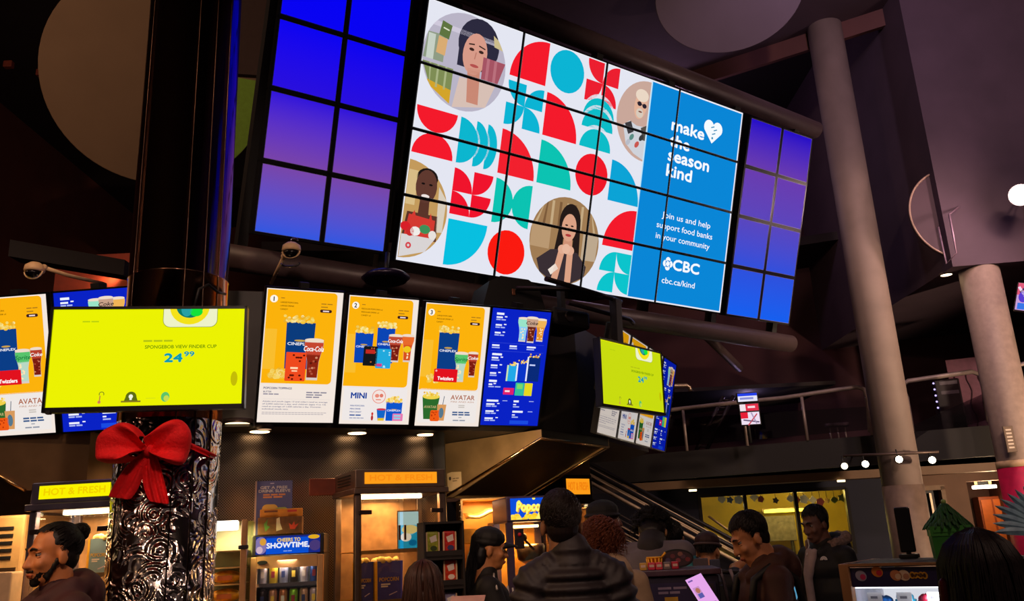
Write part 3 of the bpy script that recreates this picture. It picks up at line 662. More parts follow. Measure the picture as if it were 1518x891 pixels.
for k, num in ((0, 3), (1, 4)): menu_board(num, lo + ld * k * .5784, -4.8, 16, ('cut by the left edge of the photo', 'half hidden behind the yellow screen on the column')[k], 'menu screens left of the column')
ro = V((.862, 7.101, 1.77)); rd = yawdir(66)
for k in range(4): menu_board(k + 1, ro + rd * k * .566, 66, 13.8, 'mostly behind the hanging lime screen', 'menu screens right of the hood', .62)

# ================================================================== lime green screens
def lime(p, w, h, far=False):
    p.L(0).rect(0, 0, w, h, '#e4ee00'); p.L(1).rect(w * .005, h * .01, w * .995, h * .99, '#ecf203' if not far else '#c9dc10')
    # view finder lens in a rounded card
    p.L(2).rrect(w * .565, -h * .2, w * .855, h * .195, .04, '#8a9a2a', 2); p.rrect(w * .568, -h * .2, w * .852, h * .19, .038, '#eef2c8', 3)
    p.ell(w * .705, -h * .02, w * .105, h * .185, '#f4e21a', 4); p.ell(w * .705, -h * .03, w * .072, h * .125, '#0c7a66', 5); p.ell(w * .69, -.0, w * .03, h * .08, '#2aa0a4', 6); p.ell(w * .74, h * .03, w * .034, h * .05, '#15e03a', 6)
    p.text('SPONGEBOB VIEW FINDER CUP', w * .48, h * .415, h * .035, '#5f8a0a', bold=.015, width=w * .375)
    p.bars(w * .47, h * .325, [w * .16], h * .02, h * .04, '#b6c414', 2)
    p.text('24', w * .585, h * .555, h * .085, '#0a9cae', bold=.05, width=w * .092); p.text('99', w * .687, h * .50, h * .05, '#0a9cae', bold=.04, width=w * .052)
    p.bars(w * .15, h * .12, [w * .09], h * .014, h * .04, '#b9cf10', 2)
    # small line drawings along the foot: hook, hat, shell
    p.poly(arc(w * .275, h * .875, w * .014, 150, 390, 10) + arc(w * .275, h * .875, w * .010, 390, 150, 10), '#70801a', 2); p.line(w * .268, h * .89, w * .266, h * .96, .006, '#c08a3a', 2); p.ell(w * .265, h * .955, w * .008, h * .016, '#e07a5a', 2)
    p.poly([(w * .39, h * .95)] + arc(w * .425, h * .91, w * .028, 180, 360, 10, h * .055) + [(w * .46, h * .95)], '#5e6c14', 2); p.line(w * .375, h * .955, w * .475, h * .955, .009, '#8a7a20', 2)
    p.ell(w * .424, h * .905, w * .011, h * .022, '#f2f4e0', 3); p.rect(w * .418, h * .92, w * .43, h * .94, '#f2f4e0', 3)
    p.ell(w * .6, h * .915, w * .022, h * .05, '#5ec46a', 2); p.ell(w * .606, h * .93, w * .014, h * .03, '#c9da50', 3); p.line(w * .5, h * .925, w * .55, h * .925, .002, '#c0cc20', 2)
    p.ell(w * .955, h * .74, w * .018, h * .075, '#c4bc08', 2)
def tv(o, yaw, lean, w, h, label, far):
    t = scr_root('lime_screen', o, yaw, lean, label, 'screen')
    q = MB(); q.box((w / 2, .032, -h / 2 - .006), (w + .03, .05, h + .042), None, 0, .006)
    for x in (-.0075, w + .0075): q.box((x, -.0, -h / 2 - .006), (.015, .024, h + .042))
    q.box((w / 2, 0, .0075), (w + .03, .024, .015)); q.box((w / 2, 0, -h - .014), (w + .03, .024, .026)); q.build('bezel', BEZ, t)
    p = Pic(); lime(p, w, h, far); p.build('picture', t, (0, 0, w, h), y0=-.001, dy=.0004)
    return t
t = tv((-2.47, 4.357, 1.3175), 9.5, 2, .992, .529, 'wide lime green advertising screen reading 24.99, mounted on the front of the column', False)
q = MB(); q.box((.5, .085, -.26), (.3, .06, .26), None, 0, .01); q.build('wall_mount', BLACK, t)
q = MB(); q.box((.02, -.005, -.555), (.02, .03, .02)); q.build('knob', BLACK, t)
t = tv((.698, 6.733, 1.557), 49.7, 2.1, .941, .529, 'lime green screen reading 24.99, hung from a pole in front of the right-hand menus', True)
q = MB(); q.box((.40, .09, .05), (.09, .07, .75), None, 0, .005); q.build('hanging_pole', BLACK, t)
q = MB(); q.tube([(-.55, .1, .42), (.35, .1, .43), (.5, .1, .42)], .022); q.tube([(-.2, .16, .30), (.72, .16, .31), (.78, .16, .28)], .02); q.tube([(-.45, .5, .44), (-.1, .14, .43), (.2, .1, .42)], .02)
q.build('ceiling_arms', DARK, t)
# ================================================================== mirror column with bow
def swirl():
    mt = bpy.data.materials.new('swirled_steel'); mt.use_nodes = True; nt = mt.node_tree; b = nt.nodes['Principled BSDF']; N = nt.nodes.new; Lk = nt.links.new
    tc = N('ShaderNodeTexCoord'); h = None
    hs = []
    for sc_, off in ((7.5, 0), (6.0, 3.7)):
        mp = N('ShaderNodeMapping'); mp.inputs['Location'].default_value = (off, off * 2, off); mp.inputs['Scale'].default_value = (1, 1, 1)
        Lk(tc.outputs['Object'], mp.inputs[0])
        vo = N('ShaderNodeTexVoronoi'); vo.inputs['Scale'].default_value = sc_; Lk(mp.outputs[0], vo.inputs['Vector'])
        ml = N('ShaderNodeMath'); ml.operation = 'MULTIPLY'; ml.inputs[1].default_value = 32; Lk(vo.outputs['Distance'], ml.inputs[0])
        sn = N('ShaderNodeMath'); sn.operation = 'SINE'; Lk(ml.outputs[0], sn.inputs[0]); nz = N('ShaderNodeTexNoise'); nz.inputs['Scale'].default_value = sc_ * 1.1; nz.inputs['Detail'].default_value = 2; Lk(mp.outputs[0], nz.inputs['Vector']); rp = N('ShaderNodeMapRange'); rp.inputs[1].default_value = .46; rp.inputs[2].default_value = .62; Lk(nz.outputs['Fac'], rp.inputs[0]); mu = N('ShaderNodeMath'); mu.operation = 'MULTIPLY'; Lk(sn.outputs[0], mu.inputs[0]); Lk(rp.outputs[0], mu.inputs[1]); hs.append(mu)
    ad = N('ShaderNodeMath'); Lk(hs[0].outputs[0], ad.inputs[0]); Lk(hs[1].outputs[0], ad.inputs[1])
    bp = N('ShaderNodeBump'); bp.inputs['Strength'].default_value = .55; bp.inputs['Distance'].default_value = .012; Lk(ad.outputs[0], bp.inputs['Height']); Lk(bp.outputs[0], b.inputs['Normal'])
    b.inputs['Base Color'].default_value = (.55, .5, .47, 1); b.inputs['Metallic'].default_value = 1; b.inputs['Roughness'].default_value = .16
    return mt
CC = V((-2.015, 4.87, 0)); CRd = .284
ct = thing('column', CC, 0, 'big round mirror-dark column rising behind the wide lime screen, swirled steel below', 'column')
b = MB(); b.lathe([(CRd, 2.35), (CRd, 3.2), (CRd + .004, 3.2), (CRd + .004, 3.206), (CRd, 3.206), (CRd, 9.55)], seg=72); b.build('upper_shaft', pm('polished_bronze', '#a87e6c', .15, 1, .05), ct)
b = MB(); b.lathe([(CRd, 0), (CRd, 2.35)], seg=72); b.build('swirled_cladding', swirl(), ct)
b = MB()
for a in (-128, -62, -40, -18): b.tube([(cos(R(a)) * (CRd + .001), sin(R(a)) * (CRd + .001), z) for z in (0, 3, 6, 9.5)], .004, 6)
b.build('seam_trim', pm('seam_metal', '#4a3830', .3, 1), ct)
b = MB(); b.lathe([(CRd + .012, .0), (CRd + .012, .12), (CRd, .13)], seg=48); b.build('base_ring', CHROME, ct)
# cable and small bracket on the column over the screen
b = MB(); q = [CC + V((cos(R(a)) * (CRd + .012), sin(R(a)) * (CRd + .012), z)) - CC for a, z in ((-50, 2.98), (-46, 3.09), (-35, 3.13), (-20, 3.10), (-5, 3.11))]; b.tube(q, .008); b.build('cable', BLACK, ct)

REDT = pm('red_tulle', '#ff0f1a', .8, var=.12, scale=60, bump=.5)
bt = thing('gift_bow', CC + V((0, 0, 0)), 0, 'large red tulle bow tied round the column under the lime screen', 'bow')
def onc(px, py, out=.02):
    """point on the column's face in line with a place on the bow, local to the column axis"""
    d = pix(px, py); a = d.x ** 2 + d.y ** 2; e = CAM - CC; bq = 2 * (e.x * d.x + e.y * d.y); c = e.x ** 2 + e.y ** 2 - (CRd + out) ** 2
    ds = bq * bq - 4 * a * c
    s = (-bq - math.sqrt(max(ds, 0))) / (2 * a); return CAM + d * s - CC
K = onc(221, 666, .06)
def loop(edge, name, seed):
    """puffed loop pinched at the knot"""
    rr = random.Random(seed); rows = []; n = len(edge)
    top = [onc(x, y, .05) for x, y in edge]
    cen = sum(top, V()) / n; rows = []
    for f, puff in ((.0, 0), (.10, .02), (.3, .07), (.6, .13), (.85, .13), (1.0, .07), (.93, .0), (.5, -.02)):
        row = []
        for i, p in enumerate(top):
            fr = math.sin(i * 2.3 + seed) * .02 + math.sin(i * 5.1) * .012
            q = K + (p - K) * f; out = V((q.x, q.y, 0)).normalized()
            row.append(q + out * (puff + fr * (f > .05) * min(1, f * 2)))
        rows.append(row)
    b = MB(); b.grid(rows, closeu=False); o = b.build(name, REDT, bt); md = o.modifiers.new('s', 'SUBSURF'); md.levels = md.render_levels = 2
    return o
loop([(205, 680), (190, 686), (178, 690), (167, 688), (163, 674), (164, 656), (170, 639), (181, 628), (196, 626), (210, 632), (217, 648)], 'bow_loop', 1)
loop([(226, 650), (234, 638), (246, 627), (262, 621), (274, 627), (280, 645), (280, 665), (277, 680), (268, 695), (254, 690), (236, 680)], 'bow_loop', 2)
def ribbon(pts, name, seed, n=9, out=.05):
    rows = []
    for k, (x0, y0, x1, y1) in enumerate(pts):
        row = []
        for i in range(n):
            u = i / (n - 1); q = onc(x0 + (x1 - x0) * u, y0 + (y1 - y0) * u, out - .03 * k / len(pts)); o_ = V((q.x, q.y, 0)).normalized()
            row.append(q + o_ * (.018 * math.sin(i * 2.2 + seed) * min(1, k)))
        rows.append(row)
    b = MB(); b.grid(rows); o = b.build(name, REDT, bt); md = o.modifiers.new('t', 'SOLIDIFY'); md.thickness = .004; md = o.modifiers.new('s', 'SUBSURF'); md.levels = md.render_levels = 2
ribbon([(214, 668, 224, 672), (196, 682, 216, 690), (176, 705, 208, 715), (160, 738, 192, 742)], 'ribbon_tail', 0)
ribbon([(217, 670, 228, 670), (213, 690, 236, 684), (212, 715, 243, 712), (222, 745, 252, 750)], 'ribbon_tail', 2)
ribbon([(276, 652, 277, 663), (290, 658, 289, 668), (305, 664, 303, 675), (322, 672, 320, 681)], 'ribbon_tail', 4, 5, .03)
b = MB(); b.ell(K, (.035, .04, .04)); b.build('knot', REDT, bt)

# ================================================================== ceiling discs
def disc_face(name, c, r, mat, label, thick=.06, ry=None, cat='ceiling disc'):
    d = (CAM - c).normalized(); q = d.to_track_quat('Z', 'Y').to_matrix().to_4x4()
    t = thing(name, c, 0, label, cat); t.rotation_euler = q.to_euler()
    b = MB(); b.lathe([(r, -thick), (r, -.008), (r - .008, 0)], Matrix.Diagonal((1, (ry or r) / r, 1, 1)), 72); b.build('face', mat, t)
    return t
c = P(235, 115, 10.0); dep = (c - CAM).dot(FWD); rr_ = 157 * dep / FPX
t = disc_face('ceiling_disc', c, rr_, pm('beige_disc', '#a08468', .8, var=.05, scale=2), 'large pale beige round panel hung behind the mirror column, green at its right edge')
b = MB(); q = []
for i in range(25):
    a = R(-88 + (88 + 7) * i / 24); q.append((rr_ * .995 * cos(a), rr_ * .995 * sin(a), .004))
q = [V(p) for p in q] + [V((rr_ * .03, rr_ * .122, .004))]
b.prism(q, (0, 0, .006)); b.build('green_sector', pm('green_light_tint', '#a6dc50', .7, var=.06), t)  # green light on the disc put into this sector's colour
b = MB()
for x in (-.5, .5): b.cyl((rr_ * x, rr_ * .3, -.06), (rr_ * x * .6, rr_ * .55, -1.6), .02, seg=8)
b.build('hanger', BLACK, t)
c = P(1080, -12, 9.8); dep = (c - CAM).dot(FWD)
t = disc_face('ceiling_disc', c, 108 * dep / FPX, pm('mauve_disc', '#6a5c68', .8, var=.05, scale=2), 'grey mauve round panel at the top of the hall over the tube', ry=86 * dep / FPX)
c = P(742, -62, 12.5); dep = (c - CAM).dot(FWD)
t = disc_face('ceiling_disc', c, 102 * dep / FPX, pm('tawny_disc', '#7a5a4e', .8, var=.05, scale=2), 'brown round panel cut by the top edge of the photo above the picture wall')
c = P(1419, 316, 10.9); dep = (c - CAM).dot(FWD); r_ = 67 * dep / FPX
c = P(1419, 316, 10.43); t = disc_face('ceiling_disc', c, r_, pm('dusk_disc', '#4d3a44', .8, var=.05, scale=2), 'dim round panel with a thin pale rim left of the bright spotlight'); t.rotation_euler = (R(90), 0, 0)
b = MB(); b.tube([(r_ * cos(2 * pi * k / 64), r_ * sin(2 * pi * k / 64), .005) for k in range(64)], .014, 6, close=True); b.build('rim', pm('pale_rim', '#a88a7a', .5), t)  # lit edge of the disc put into a paler rim
b = MB(); q = [P(392, 0, 9.4)]
pz = [P(330, 108, 9.3), P(392, 112, 9.3), P(402, 40, 9.3), P(412, -60, 9.3), P(330, -60, 9.3)]
b.prism(pz, (0, .08, 0)); single('hanging_baffle', b, pm('taupe_baffle', '#4a3834', .8, var=.05), 'plain taupe ceiling panel above the green patch, between column and blue screens', 'ceiling panel')
# small slot fixtures on the dark left wall
for k, (x, y, w_) in enumerate(((66, 108, 24), (13, 96, 14))):
    p = P(x, y, 10.5); single('wall_slot', B1(p, (w_ * .0088, .08, .1), None, .01), pm('rusty_slot', '#7a3324', .6), ('short rust-coloured bar left of the beige disc', 'faint short bar at the far left edge')[k], 'wall bar')
# lower left: sloped dark beam with recess coloured for its red light and lamps
b = MB(); p0 = P(15, 355, 7.2); p1 = P(185, 385, 7.8); d = (p1 - p0).normalized(); b.prism([p0, p1, p1 + V((0, 0, -.16)), p0 + V((0, 0, -.16))], (0, .2, 0)); struct('trim_4', b, pm('dark_beam', '#1d1512', .5))
struct('wall_recess', B1(P(150, 412, 8.6), (.95, .1, .5)), pm('red_recess', '#8a2f18', .7))
def can(px, py, Y, r, label, s=9, colr='#ffc27a', energy=0, aim=None, lc=WARM, stem=0):
    c = P(px, py, Y); t = thing('downlight', c, 0, label, 'lamp', 'round ceiling lamps')
    b = MB(); b.lathe([(r * 1.25, 0), (r * 1.25, .03), (r, .03), (r, .0)], seg=28, caps=False); b.build('ring', pm('lamp_ring', '#6a5a50', .4, .5), t)
    b = MB(); b.lathe([(r * .98, .004), (r * .98, .02)], seg=28); b.build('lens', em(colr, s), t)
    if stem: b = MB(); b.cyl((0, 0, .02), (0, 0, stem - c.z), .008, seg=6); b.build('stem', BLACK, t)
    if energy: lamp('glow', 'SPOT', c - V((0, 0, .03)), energy, lc, r * .7, aim or (c - V((0, 0, 2))), 150, .8)
    return t
can(168, 405, 8.45, .10, 'yellow round lamp in the red recess left of the column', 2.4, '#ffb45a', 12, P(140, 400, 8.6))
can(352, 628.5, 5.92, .085, 'flat round lamp under the soffit, right of the column', 3, '#ffd9a4', 0)
can(392, 637, 6.0, .05, 'small dim round lamp under the soffit, right of the flat one', .8, '#ffc79a', 0)

# ================================================================== dome cameras
def dome_cam(p, r, label, arm, tint):
    t = thing('dome_camera', p, 0, label, 'security camera'); M_ = pm('camera_shell', tint, .45)
    b = MB(); b.lathe([(r * .35, r * 1.0), (r * .55, r * .95), (r * 1.0, r * .6), (r * 1.08, r * .1), (r * 1.0, -.1 * r)], seg=32); b.build('housing', M_, t)
    b = MB(); b.lathe([(r * .92, -.1 * r), (r * .86, -.4 * r), (r * .6, -.75 * r), (r * .2, -.9 * r)], seg=32); b.build('dome', pm('smoked_dome', '#0c0a0c', .08, coat=.5), t)
    b = MB(); b.tube([(r * 1.0 * cos(R(a)), -.15 * r + r * 1.0 * -.0, -.1 * r - r * .78 * abs(sin(R(a)))) for a in range(0, 181, 20)], r * .10, 8); b.build('guard', M_, t)
    b = MB(); b.tube([V(q) for q in arm], r * .22, 10); b.ell(arm[0], r * .36); b.build('arm', M_, t)
    return t
p = P(432, 372, 5.9); q2 = P(402, 420, 6.4) - p; q1 = P(421, 380, 5.95) - p
t = dome_cam(p, .065, 'beige dome camera on a short arm under the blue screens', [q1, (q1 + q2) / 2, q2], '#f0c898')
b = MB(); b.tube([V((.02 + .025 * cos(R(a)), 0, .075 + .025 * sin(R(a)))) for a in range(0, 181, 20)], .006, 6); b.build('eyelet', CHROME, t)
b = MB(); b.tube([V((-.0 + .075 * cos(R(a)), -.02, -.09 + .04 * sin(R(a)))) for a in range(200, 341, 20)], .008, 6); b.build('cable_loop', CHROME, t)
p = P(51, 402, 5.3); dome_cam(p, .06, 'grey dome camera on a long arm over the left menu screens', [V((.05, .02, .03)), P(100, 408, 5.45) - p, P(155, 421, 5.95) - p], '#6a625c')
# dark gear between menus and tube
p = P(572, 412, 6.6); t = thing('dark_dome', p, 0, 'dark round dome tinted for a purple reflection above the second menu screen', 'fixture')
b = MB(); b.lathe([(.02, .05), (.16, .035), (.2, 0), (.17, -.03)], seg=32); b.build('shade', pm('violet_glint_black', '#1c1430', .3, .4), t); b = MB(); b.cyl((0, 0, .04), (0, .1, .25), .02); b.build('stem', BLACK, t)  # purple reflection put into the dome's colour
p = P(764, 432, 6.75); t = thing('loudspeaker', p, R(27), 'black boxy loudspeaker standing in front of the tube above the blue price list', 'speaker')
b = MB(); w_, h_ = .26, .14
b.prism([(-.30, 0, -h_), (-.235, 0, .07), (-.13, 0, .125), (.13, 0, .115), (.225, 0, .06), (.28, 0, -h_)], (0, .32, 0)); b.build('cabinet', pm('speaker_black', '#060509', .65), t)
b = MB(); b.box((-.02, -.006, -.01), (.03, .012, .055), None, 0, .003); b.build('badge', pm('copper_badge', '#8a5a44', .4, .6), t)
p = P(845, 462, 6.9); t = thing('projector_rig', p, R(40), 'dark projector cradle under the tube, left of the hanging lime screen', 'projector')
b = MB(); b.box((0, .15, -.06), (.42, .36, .16), None, 0, .03); b.build('case', pm('speaker_black', '#060509', .65), t); b = MB(); b.cyl((-.05, 0, -.06), (-.05, -.05, -.06), .045, seg=20); b.build('lens', DARK, t)
b = MB(); b.box((0, .1, .12), (.05, .05, .3)); b.build('mount', BLACK, t)

# ================================================================== far columns
def round_column(px, py, Y, ztop, r, name, label, mat, bands=()):
    c = P(px, py, Y); c.z = 0; t = thing(name, c, 0, label, 'column')
    b = MB(); b.lathe([(r, 0), (r, ztop)], seg=48); b.build('shaft', mat, t)
    for nm, z0, z1, rr_, mt in bands: b = MB(); b.lathe([(rr_, z0), (rr_, z1)], seg=48); b.build(nm, mt, t)
    return t
zt = P(1233, 42, 12).z; c0 = P(1345, 700, 12)
round_column(1290, 440, 11.2, ZC, .247, 'column', 'tall grey plaster column right of the blue screens, its foot behind the track lights', pm('warm_grey_plaster', '#88766e', .65, scale=3), (('lower_sleeve', 0, P(1336, 720, 11.2).z, .255, pm('tan_sleeve', '#6e5a4c', .6)),))
round_column(1459, 440, 10.5, zbk + .05, .24, 'column', 'grey plaster column at the right with a magenta foot', pm('warm_plaster', '#8c786e', .6), (('magenta_sleeve', 0, P(1490, 694, 10.5).z, .252, pm('magenta_paint', '#b40a42', .5)), ('collar', P(1490, 694, 10.5).z, P(1490, 684, 10.5).z, .255, pm('cream_collar', '#c9a884', .5))))
p = P(1488, 654, 10.5); pl = thing('wall_plaque', p + V((-.06, -.245, 0)), R(-12), 'small pale notice on the column with the magenta foot', 'notice')
q = Pic(); q.rect(-.05, -.15, .05, .15, paint('#6a5648')); q.L(1); 
for k in range(6): q.rect(-.03, -.12 + k * .042, .03, -.10 + k * .042, paint('#c9b8a8'))
q.build('print', pl, y0=-.006); b = B1((0, .006, 0), (.11, .012, .31)); b.build('plate', pm('plaque_plate', '#5a4a40', .4), pl)

# ================================================================== balcony rails and things up there
RAILM = pm('rail_steel', '#9c8a86', .4, .3)
def Bq(px, py, back=0): return Bp(px, py, back)
def railing(pts_top, posts, label, ends=True):
    p0 = Bq(*pts_top[0]); t = thing('guard_rail', V((p0.x, p0.y, zf)), 0, label, 'railing'); O = t.location
    b = MB(); pts = [Bq(*q) - O for q in pts_top]; b.tube(pts, .032, 10); b.build('handrail', RAILM, t)
    for x, y in posts:
        a = Bq(x, y); b = MB(); b.cyl(V((a.x, a.y, zf)) - O, a - O, .022, seg=10); b.build('post', RAILM, t)
    a = Bq(pts_top[0][0], pts_top[0][1]); c = Bq(posts[-1][0], posts[-1][1])
    gl = MB(); ya = V((a.x, a.y, zf + .08)) - O; yc = V((c.x, c.y, zf + .08)) - O
    gl.prism([ya, yc, yc + V((0, 0, c.z - zf - .2)), ya + V((0, 0, a.z - zf - .2))], BN * .012); gl.build('glass_pane', glass('smoked_glass', (.55, .5, .55), .05), t)
railing([(905, 615), (992, 608), (1079, 598), (1160, 590), (1240, 578), (1270, 574), (1281, 577), (1286, 590), (1290, 640)], [(1012, 606), (1100, 596), (1188, 587), (1284, 590)], 'steel balcony railing left of the tall grey column')
railing([(1352, 640), (1344, 590), (1337, 572), (1346, 565), (1400, 557), (1441, 551), (1453, 556), (1458, 575), (1466, 625)], [(1345, 590), (1456, 570)], 'steel balcony railing between the two grey columns')
railing([(1509, 632), (1506, 560), (1511, 541), (1530, 536), (1580, 530)], [(1508, 560), (1575, 531)], 'bit of balcony railing at the right edge of the photo')
# three stacked lit posters on the balcony
for k, (x0, y0, x1, y1, body) in enumerate(((1094, 583, 1122, 595, 0), (1097, 599, 1124, 609, 1), (1099, 611, 1126, 629, 2))):
    c = Bp((x0 + x1) / 2, (y0 + y1) / 2, -.35); sc_ = (c - CAM).dot(FWD) / FPX; w_ = (x1 - x0) * sc_; h_ = (y1 - y0) * sc_
    t = thing('lit_poster', c, R(-6), ('blue and white', 'white and red', 'red and white')[k] + ' glowing sign on the balcony, ' + ('top', 'middle', 'lowest')[k] + ' of the stack of three', 'lit sign', 'stacked lit signs on the balcony')
    b = B1((0, .03, 0), (w_ + .03, .05, h_ + .03), None, .008); b.build('case', BEZ, t)
    q = Pic(); q.rect(-w_ / 2, -h_ / 2, w_ / 2, h_ / 2, ('#e6e4f6', '#f2e2ea', '#efe0f2')[k]); q.L(1)
    if k == 0: q.rect(-w_ / 2, -h_ / 2, w_ / 2, -.02, '#2340e8'); q.rect(-w_ * .4, .0, w_ * .3, .03, '#8a90d8')
    if k == 1: q.rect(-.05, -h_ / 2, w_ / 2, h_ / 2, '#e0304a'); q.bars(-.02, -.02, [.12], .03, .02, '#f8d8e0', 2)
    if k == 2: q.rect(-w_ / 2, -h_ / 2, -.03, -.0, '#e82038'); q.line(-.1, .02, .12, .06, .02, '#6a5a78'); q.line(.02, -.08, .08, .08, .02, '#b0a0c0'); q.line(-.04, .1, .1, -.06, .018, '#c84a5a')
    q.build('face', t, y0=.002)
c = Bp(1111, 632, -.35); b = MB(); b.cyl(V((c.x, c.y + .05, zf + .01)), V((c.x, c.y + .08, Bp(1108, 585, -.35).z)), .025, seg=10); single('sign_post', b, BLACK, 'thin black post carrying the three stacked lit signs', 'post')
# folded dark stand leaning by the rail
b = MB(); b.box((0, 0, 0), (.12, .06, 1.0), None, 0, .01)
t = thing('leaning_ladder', Bp(1032, 668, .25), 0, 'dark folded ladder leaning against the balcony rail', 'ladder'); O = t.location
for dx in (0, .16):
    b = MB(); b.cyl(V((dx, 0, 0)), Bp(1072, 588, .5) - O + V((dx, 0, 0)), .03, seg=8); b.build('side_rail', pm('ladder_dark', '#3a3034', .45, .5), t)
b = MB()
for k in range(7):
    a = (Bp(1072, 588, .5) - O) * ((k + .5) / 7); b.cyl(a, a + V((.16, 0, 0)), .015, seg=8)
b.build('rungs', pm('ladder_dark', '#3a3034', .45, .5), t)
# discs standing in for a chandelier-like reflection, and dark display on the balcony
def at_b(px, py, back): return Bp(px, py, back)
c = at_b(1241, 632, 1.6); t = thing('reflection_discs', V((c.x, c.y, zf + .0)), 0, 'faint pale stools standing in for a reflection in the balcony glass', 'glints')
b = MB(); z = c.z - zf
for dx in (-.12, 0, .12): b.lathe([(.07, z), (.07, z + .05)], Matrix.Translation((dx, 0, 0)), 14)
b.build('glint_discs', pm('reflection_pale', '#8a7480', .5), t); b = MB()
for dx in (-.12, 0, .12): b.cyl((dx, 0, 0), (dx, 0, z), .012, seg=8)
b.build('stems', RAILM, t)
c0_, c1_ = at_b(1395, 562, .9), at_b(1419, 596, .9); O = V(((c0_.x + c1_.x) / 2, c0_.y, zf)); t = thing('claw_cabinet', O, R(-20), 'small dark game cabinet with tiny lights behind the balcony rail', 'cabinet')
w_ = .34; h_ = c0_.z - zf
b = MB(); b.box((0, .2, h_ / 2), (w_, .4, h_), None, 0, .02); b.build('body', pm('cabinet_dark', '#2a1c26', .4), t)
for k in range(5): b = MB(); b.ell((-w_ / 2 - .005, -.01, h_ - .05 - k * .09), .014, seg=8); b.build('bulb', em('#c8b8ff', 1.5), t)
b = MB(); b.box((.02, -.004, h_ - .06), (w_ * .7, .01, .05)); b.box((.02, -.004, h_ - .2), (w_ * .7, .01, .05)); b.build('panel', pm('cabinet_grey', '#6a6070', .4), t)
c0_, c1_ = at_b(1421, 530, 1.6), at_b(1470, 628, 1.6); w_ = 1.0; O = V((c0_.x + .35, c0_.y, zf)); t = thing('patterned_screen', O, R(-22), 'mauve room divider with wavy lines behind the second railing', 'divider')
h_ = c0_.z - zf; b = B1((0, .03, h_ / 2), (w_, .05, h_)); b.build('panel', pm('mauve_panel', '#7a4c60', .7), t)
b = MB()
for k in range(5): b.tube([(-.4 + k * .16 + .025 * math.sin(i * 1.3), -.006, .15 + i * h_ * .075) for i in range(10)], .008, 5)
b.build('wavy_lines', pm('plum_line', '#42202f', .6), t)
# corner of a bright hanging screen at the right edge
c = P(1517, 440, 10.0); t = thing('hanging_screen', c, R(-28), 'bright tilted screen cut by the right edge of the photo', 'screen')
t.rotation_euler = (0, R(18), R(-25)); b = B1((.1, .04, 0), (.36, .06, .36), None, .01); b.build('bezel', BEZ, t)
q = Pic(); q.rect(-.07, -.17, .27, .17, '#c9a0d8'); q.L(1).rect(-.07, -.17, .27, -.02, '#e05a7a'); q.ell(-.0, .0, .05, .07, '#5a3fd0', 2); q.line(-.06, -.12, .1, .1, .03, '#f4d8f0', 2); q.rect(-.05, .08, .04, .16, '#3a78e8', 2); q.line(-.04, -.05, .02, -.14, .02, '#3a2a60', 2); q.build('picture', t, y0=.006)
# square bracket of thin pipe in front of the dim disc
b = MB(); b.tube([P(1391, 337, 9.9), P(1403, 391, 9.9), P(1418, 375, 9.9), P(1407, 318, 9.9), P(1430, 300, 10.5)], .012, 8); single('pipe_bracket', b, pm('pale_pipe', '#8a7080', .4, .5), 'thin bent pipe bracket in front of the dim round panel', 'bracket')

# ================================================================== lamps on the right
c = P(1513, 289, 9.45); t = thing('spotlight', c, 0, 'dazzling spotlight high at the right edge of the photo', 'lamp'); dv = (CAM - c).normalized(); t.rotation_euler = dv.to_track_quat('Z', 'Y').to_euler()
b = MB(); b.lathe([(.05, -.22), (.12, -.2), (.135, 0), (.125, 0), (.115, -.02)], seg=32); b.build('housing', BLACK, t)
b = MB(); b.lathe([(.11, -.03), (.11, -.012)], seg=32); b.build('lens', em('#ffd9b0', 60), t)
b = MB(); b.tube([(-.13, 0, -.1), (-.13, 0, -.3), (.13, 0, -.3), (.13, 0, -.1)], .012, 8); b.cyl((0, 0, -.3), (0, 0, -.75), .015, seg=8); b.build('yoke', BLACK, t)
lamp('spot_glow', 'POINT', c + dv * .14, 70, (1, .66, .62), .1)
for x, y, Y, r, lb, s, cl in ((1367, 332, 9.6, .06, 'small round lamp in front of the dim disc', 14, '#ffd8b8'), (1196, 452, 15.0, .085, 'oval-looking ceiling lamp right of the blue screens, under their level', 6, '#fff0d8'), (1403, 408, 10.62, .07, 'ceiling lamp at the left foot of the mauve bulkhead', 6, '#ffe0b8'), (1108, 586, 14.0, .06, 'violet ceiling lamp above the stacked lit signs', 3, '#e0c8ff')):
    Y = PZ(x, y, 6.27).y if x == 1196 else Y; Y = PP(x, y, (xbk - .05, 0, 0), V((1, 0, 0))).y if x == 1367 else Y; can(x, y, Y, r, lb, s, cl, stem=0)
c = P(1108, 586, 14.0); struct('ceiling_recess', B1((c.x, c.y + 1.2, c.z + .06), (2.6, 3.4, .06)), CEIL)
lamp('violet_glow', 'POINT', P(1108, 592, 14.0), 4, PURP, .05)
# thin curved handrail left of the ladder
b = MB(); b.tube([P(930, 575, 12.5), P(985, 572, 12.6), P(1018, 571, 12.7), P(1022, 574, 12.7), P(1024, 580, 12.7)], .03, 8); single('bent_handrail', b, pm('bright_rail', '#c9b09a', .3, .8), 'short bent steel rail seen right of the hanging lime screen', 'rail')
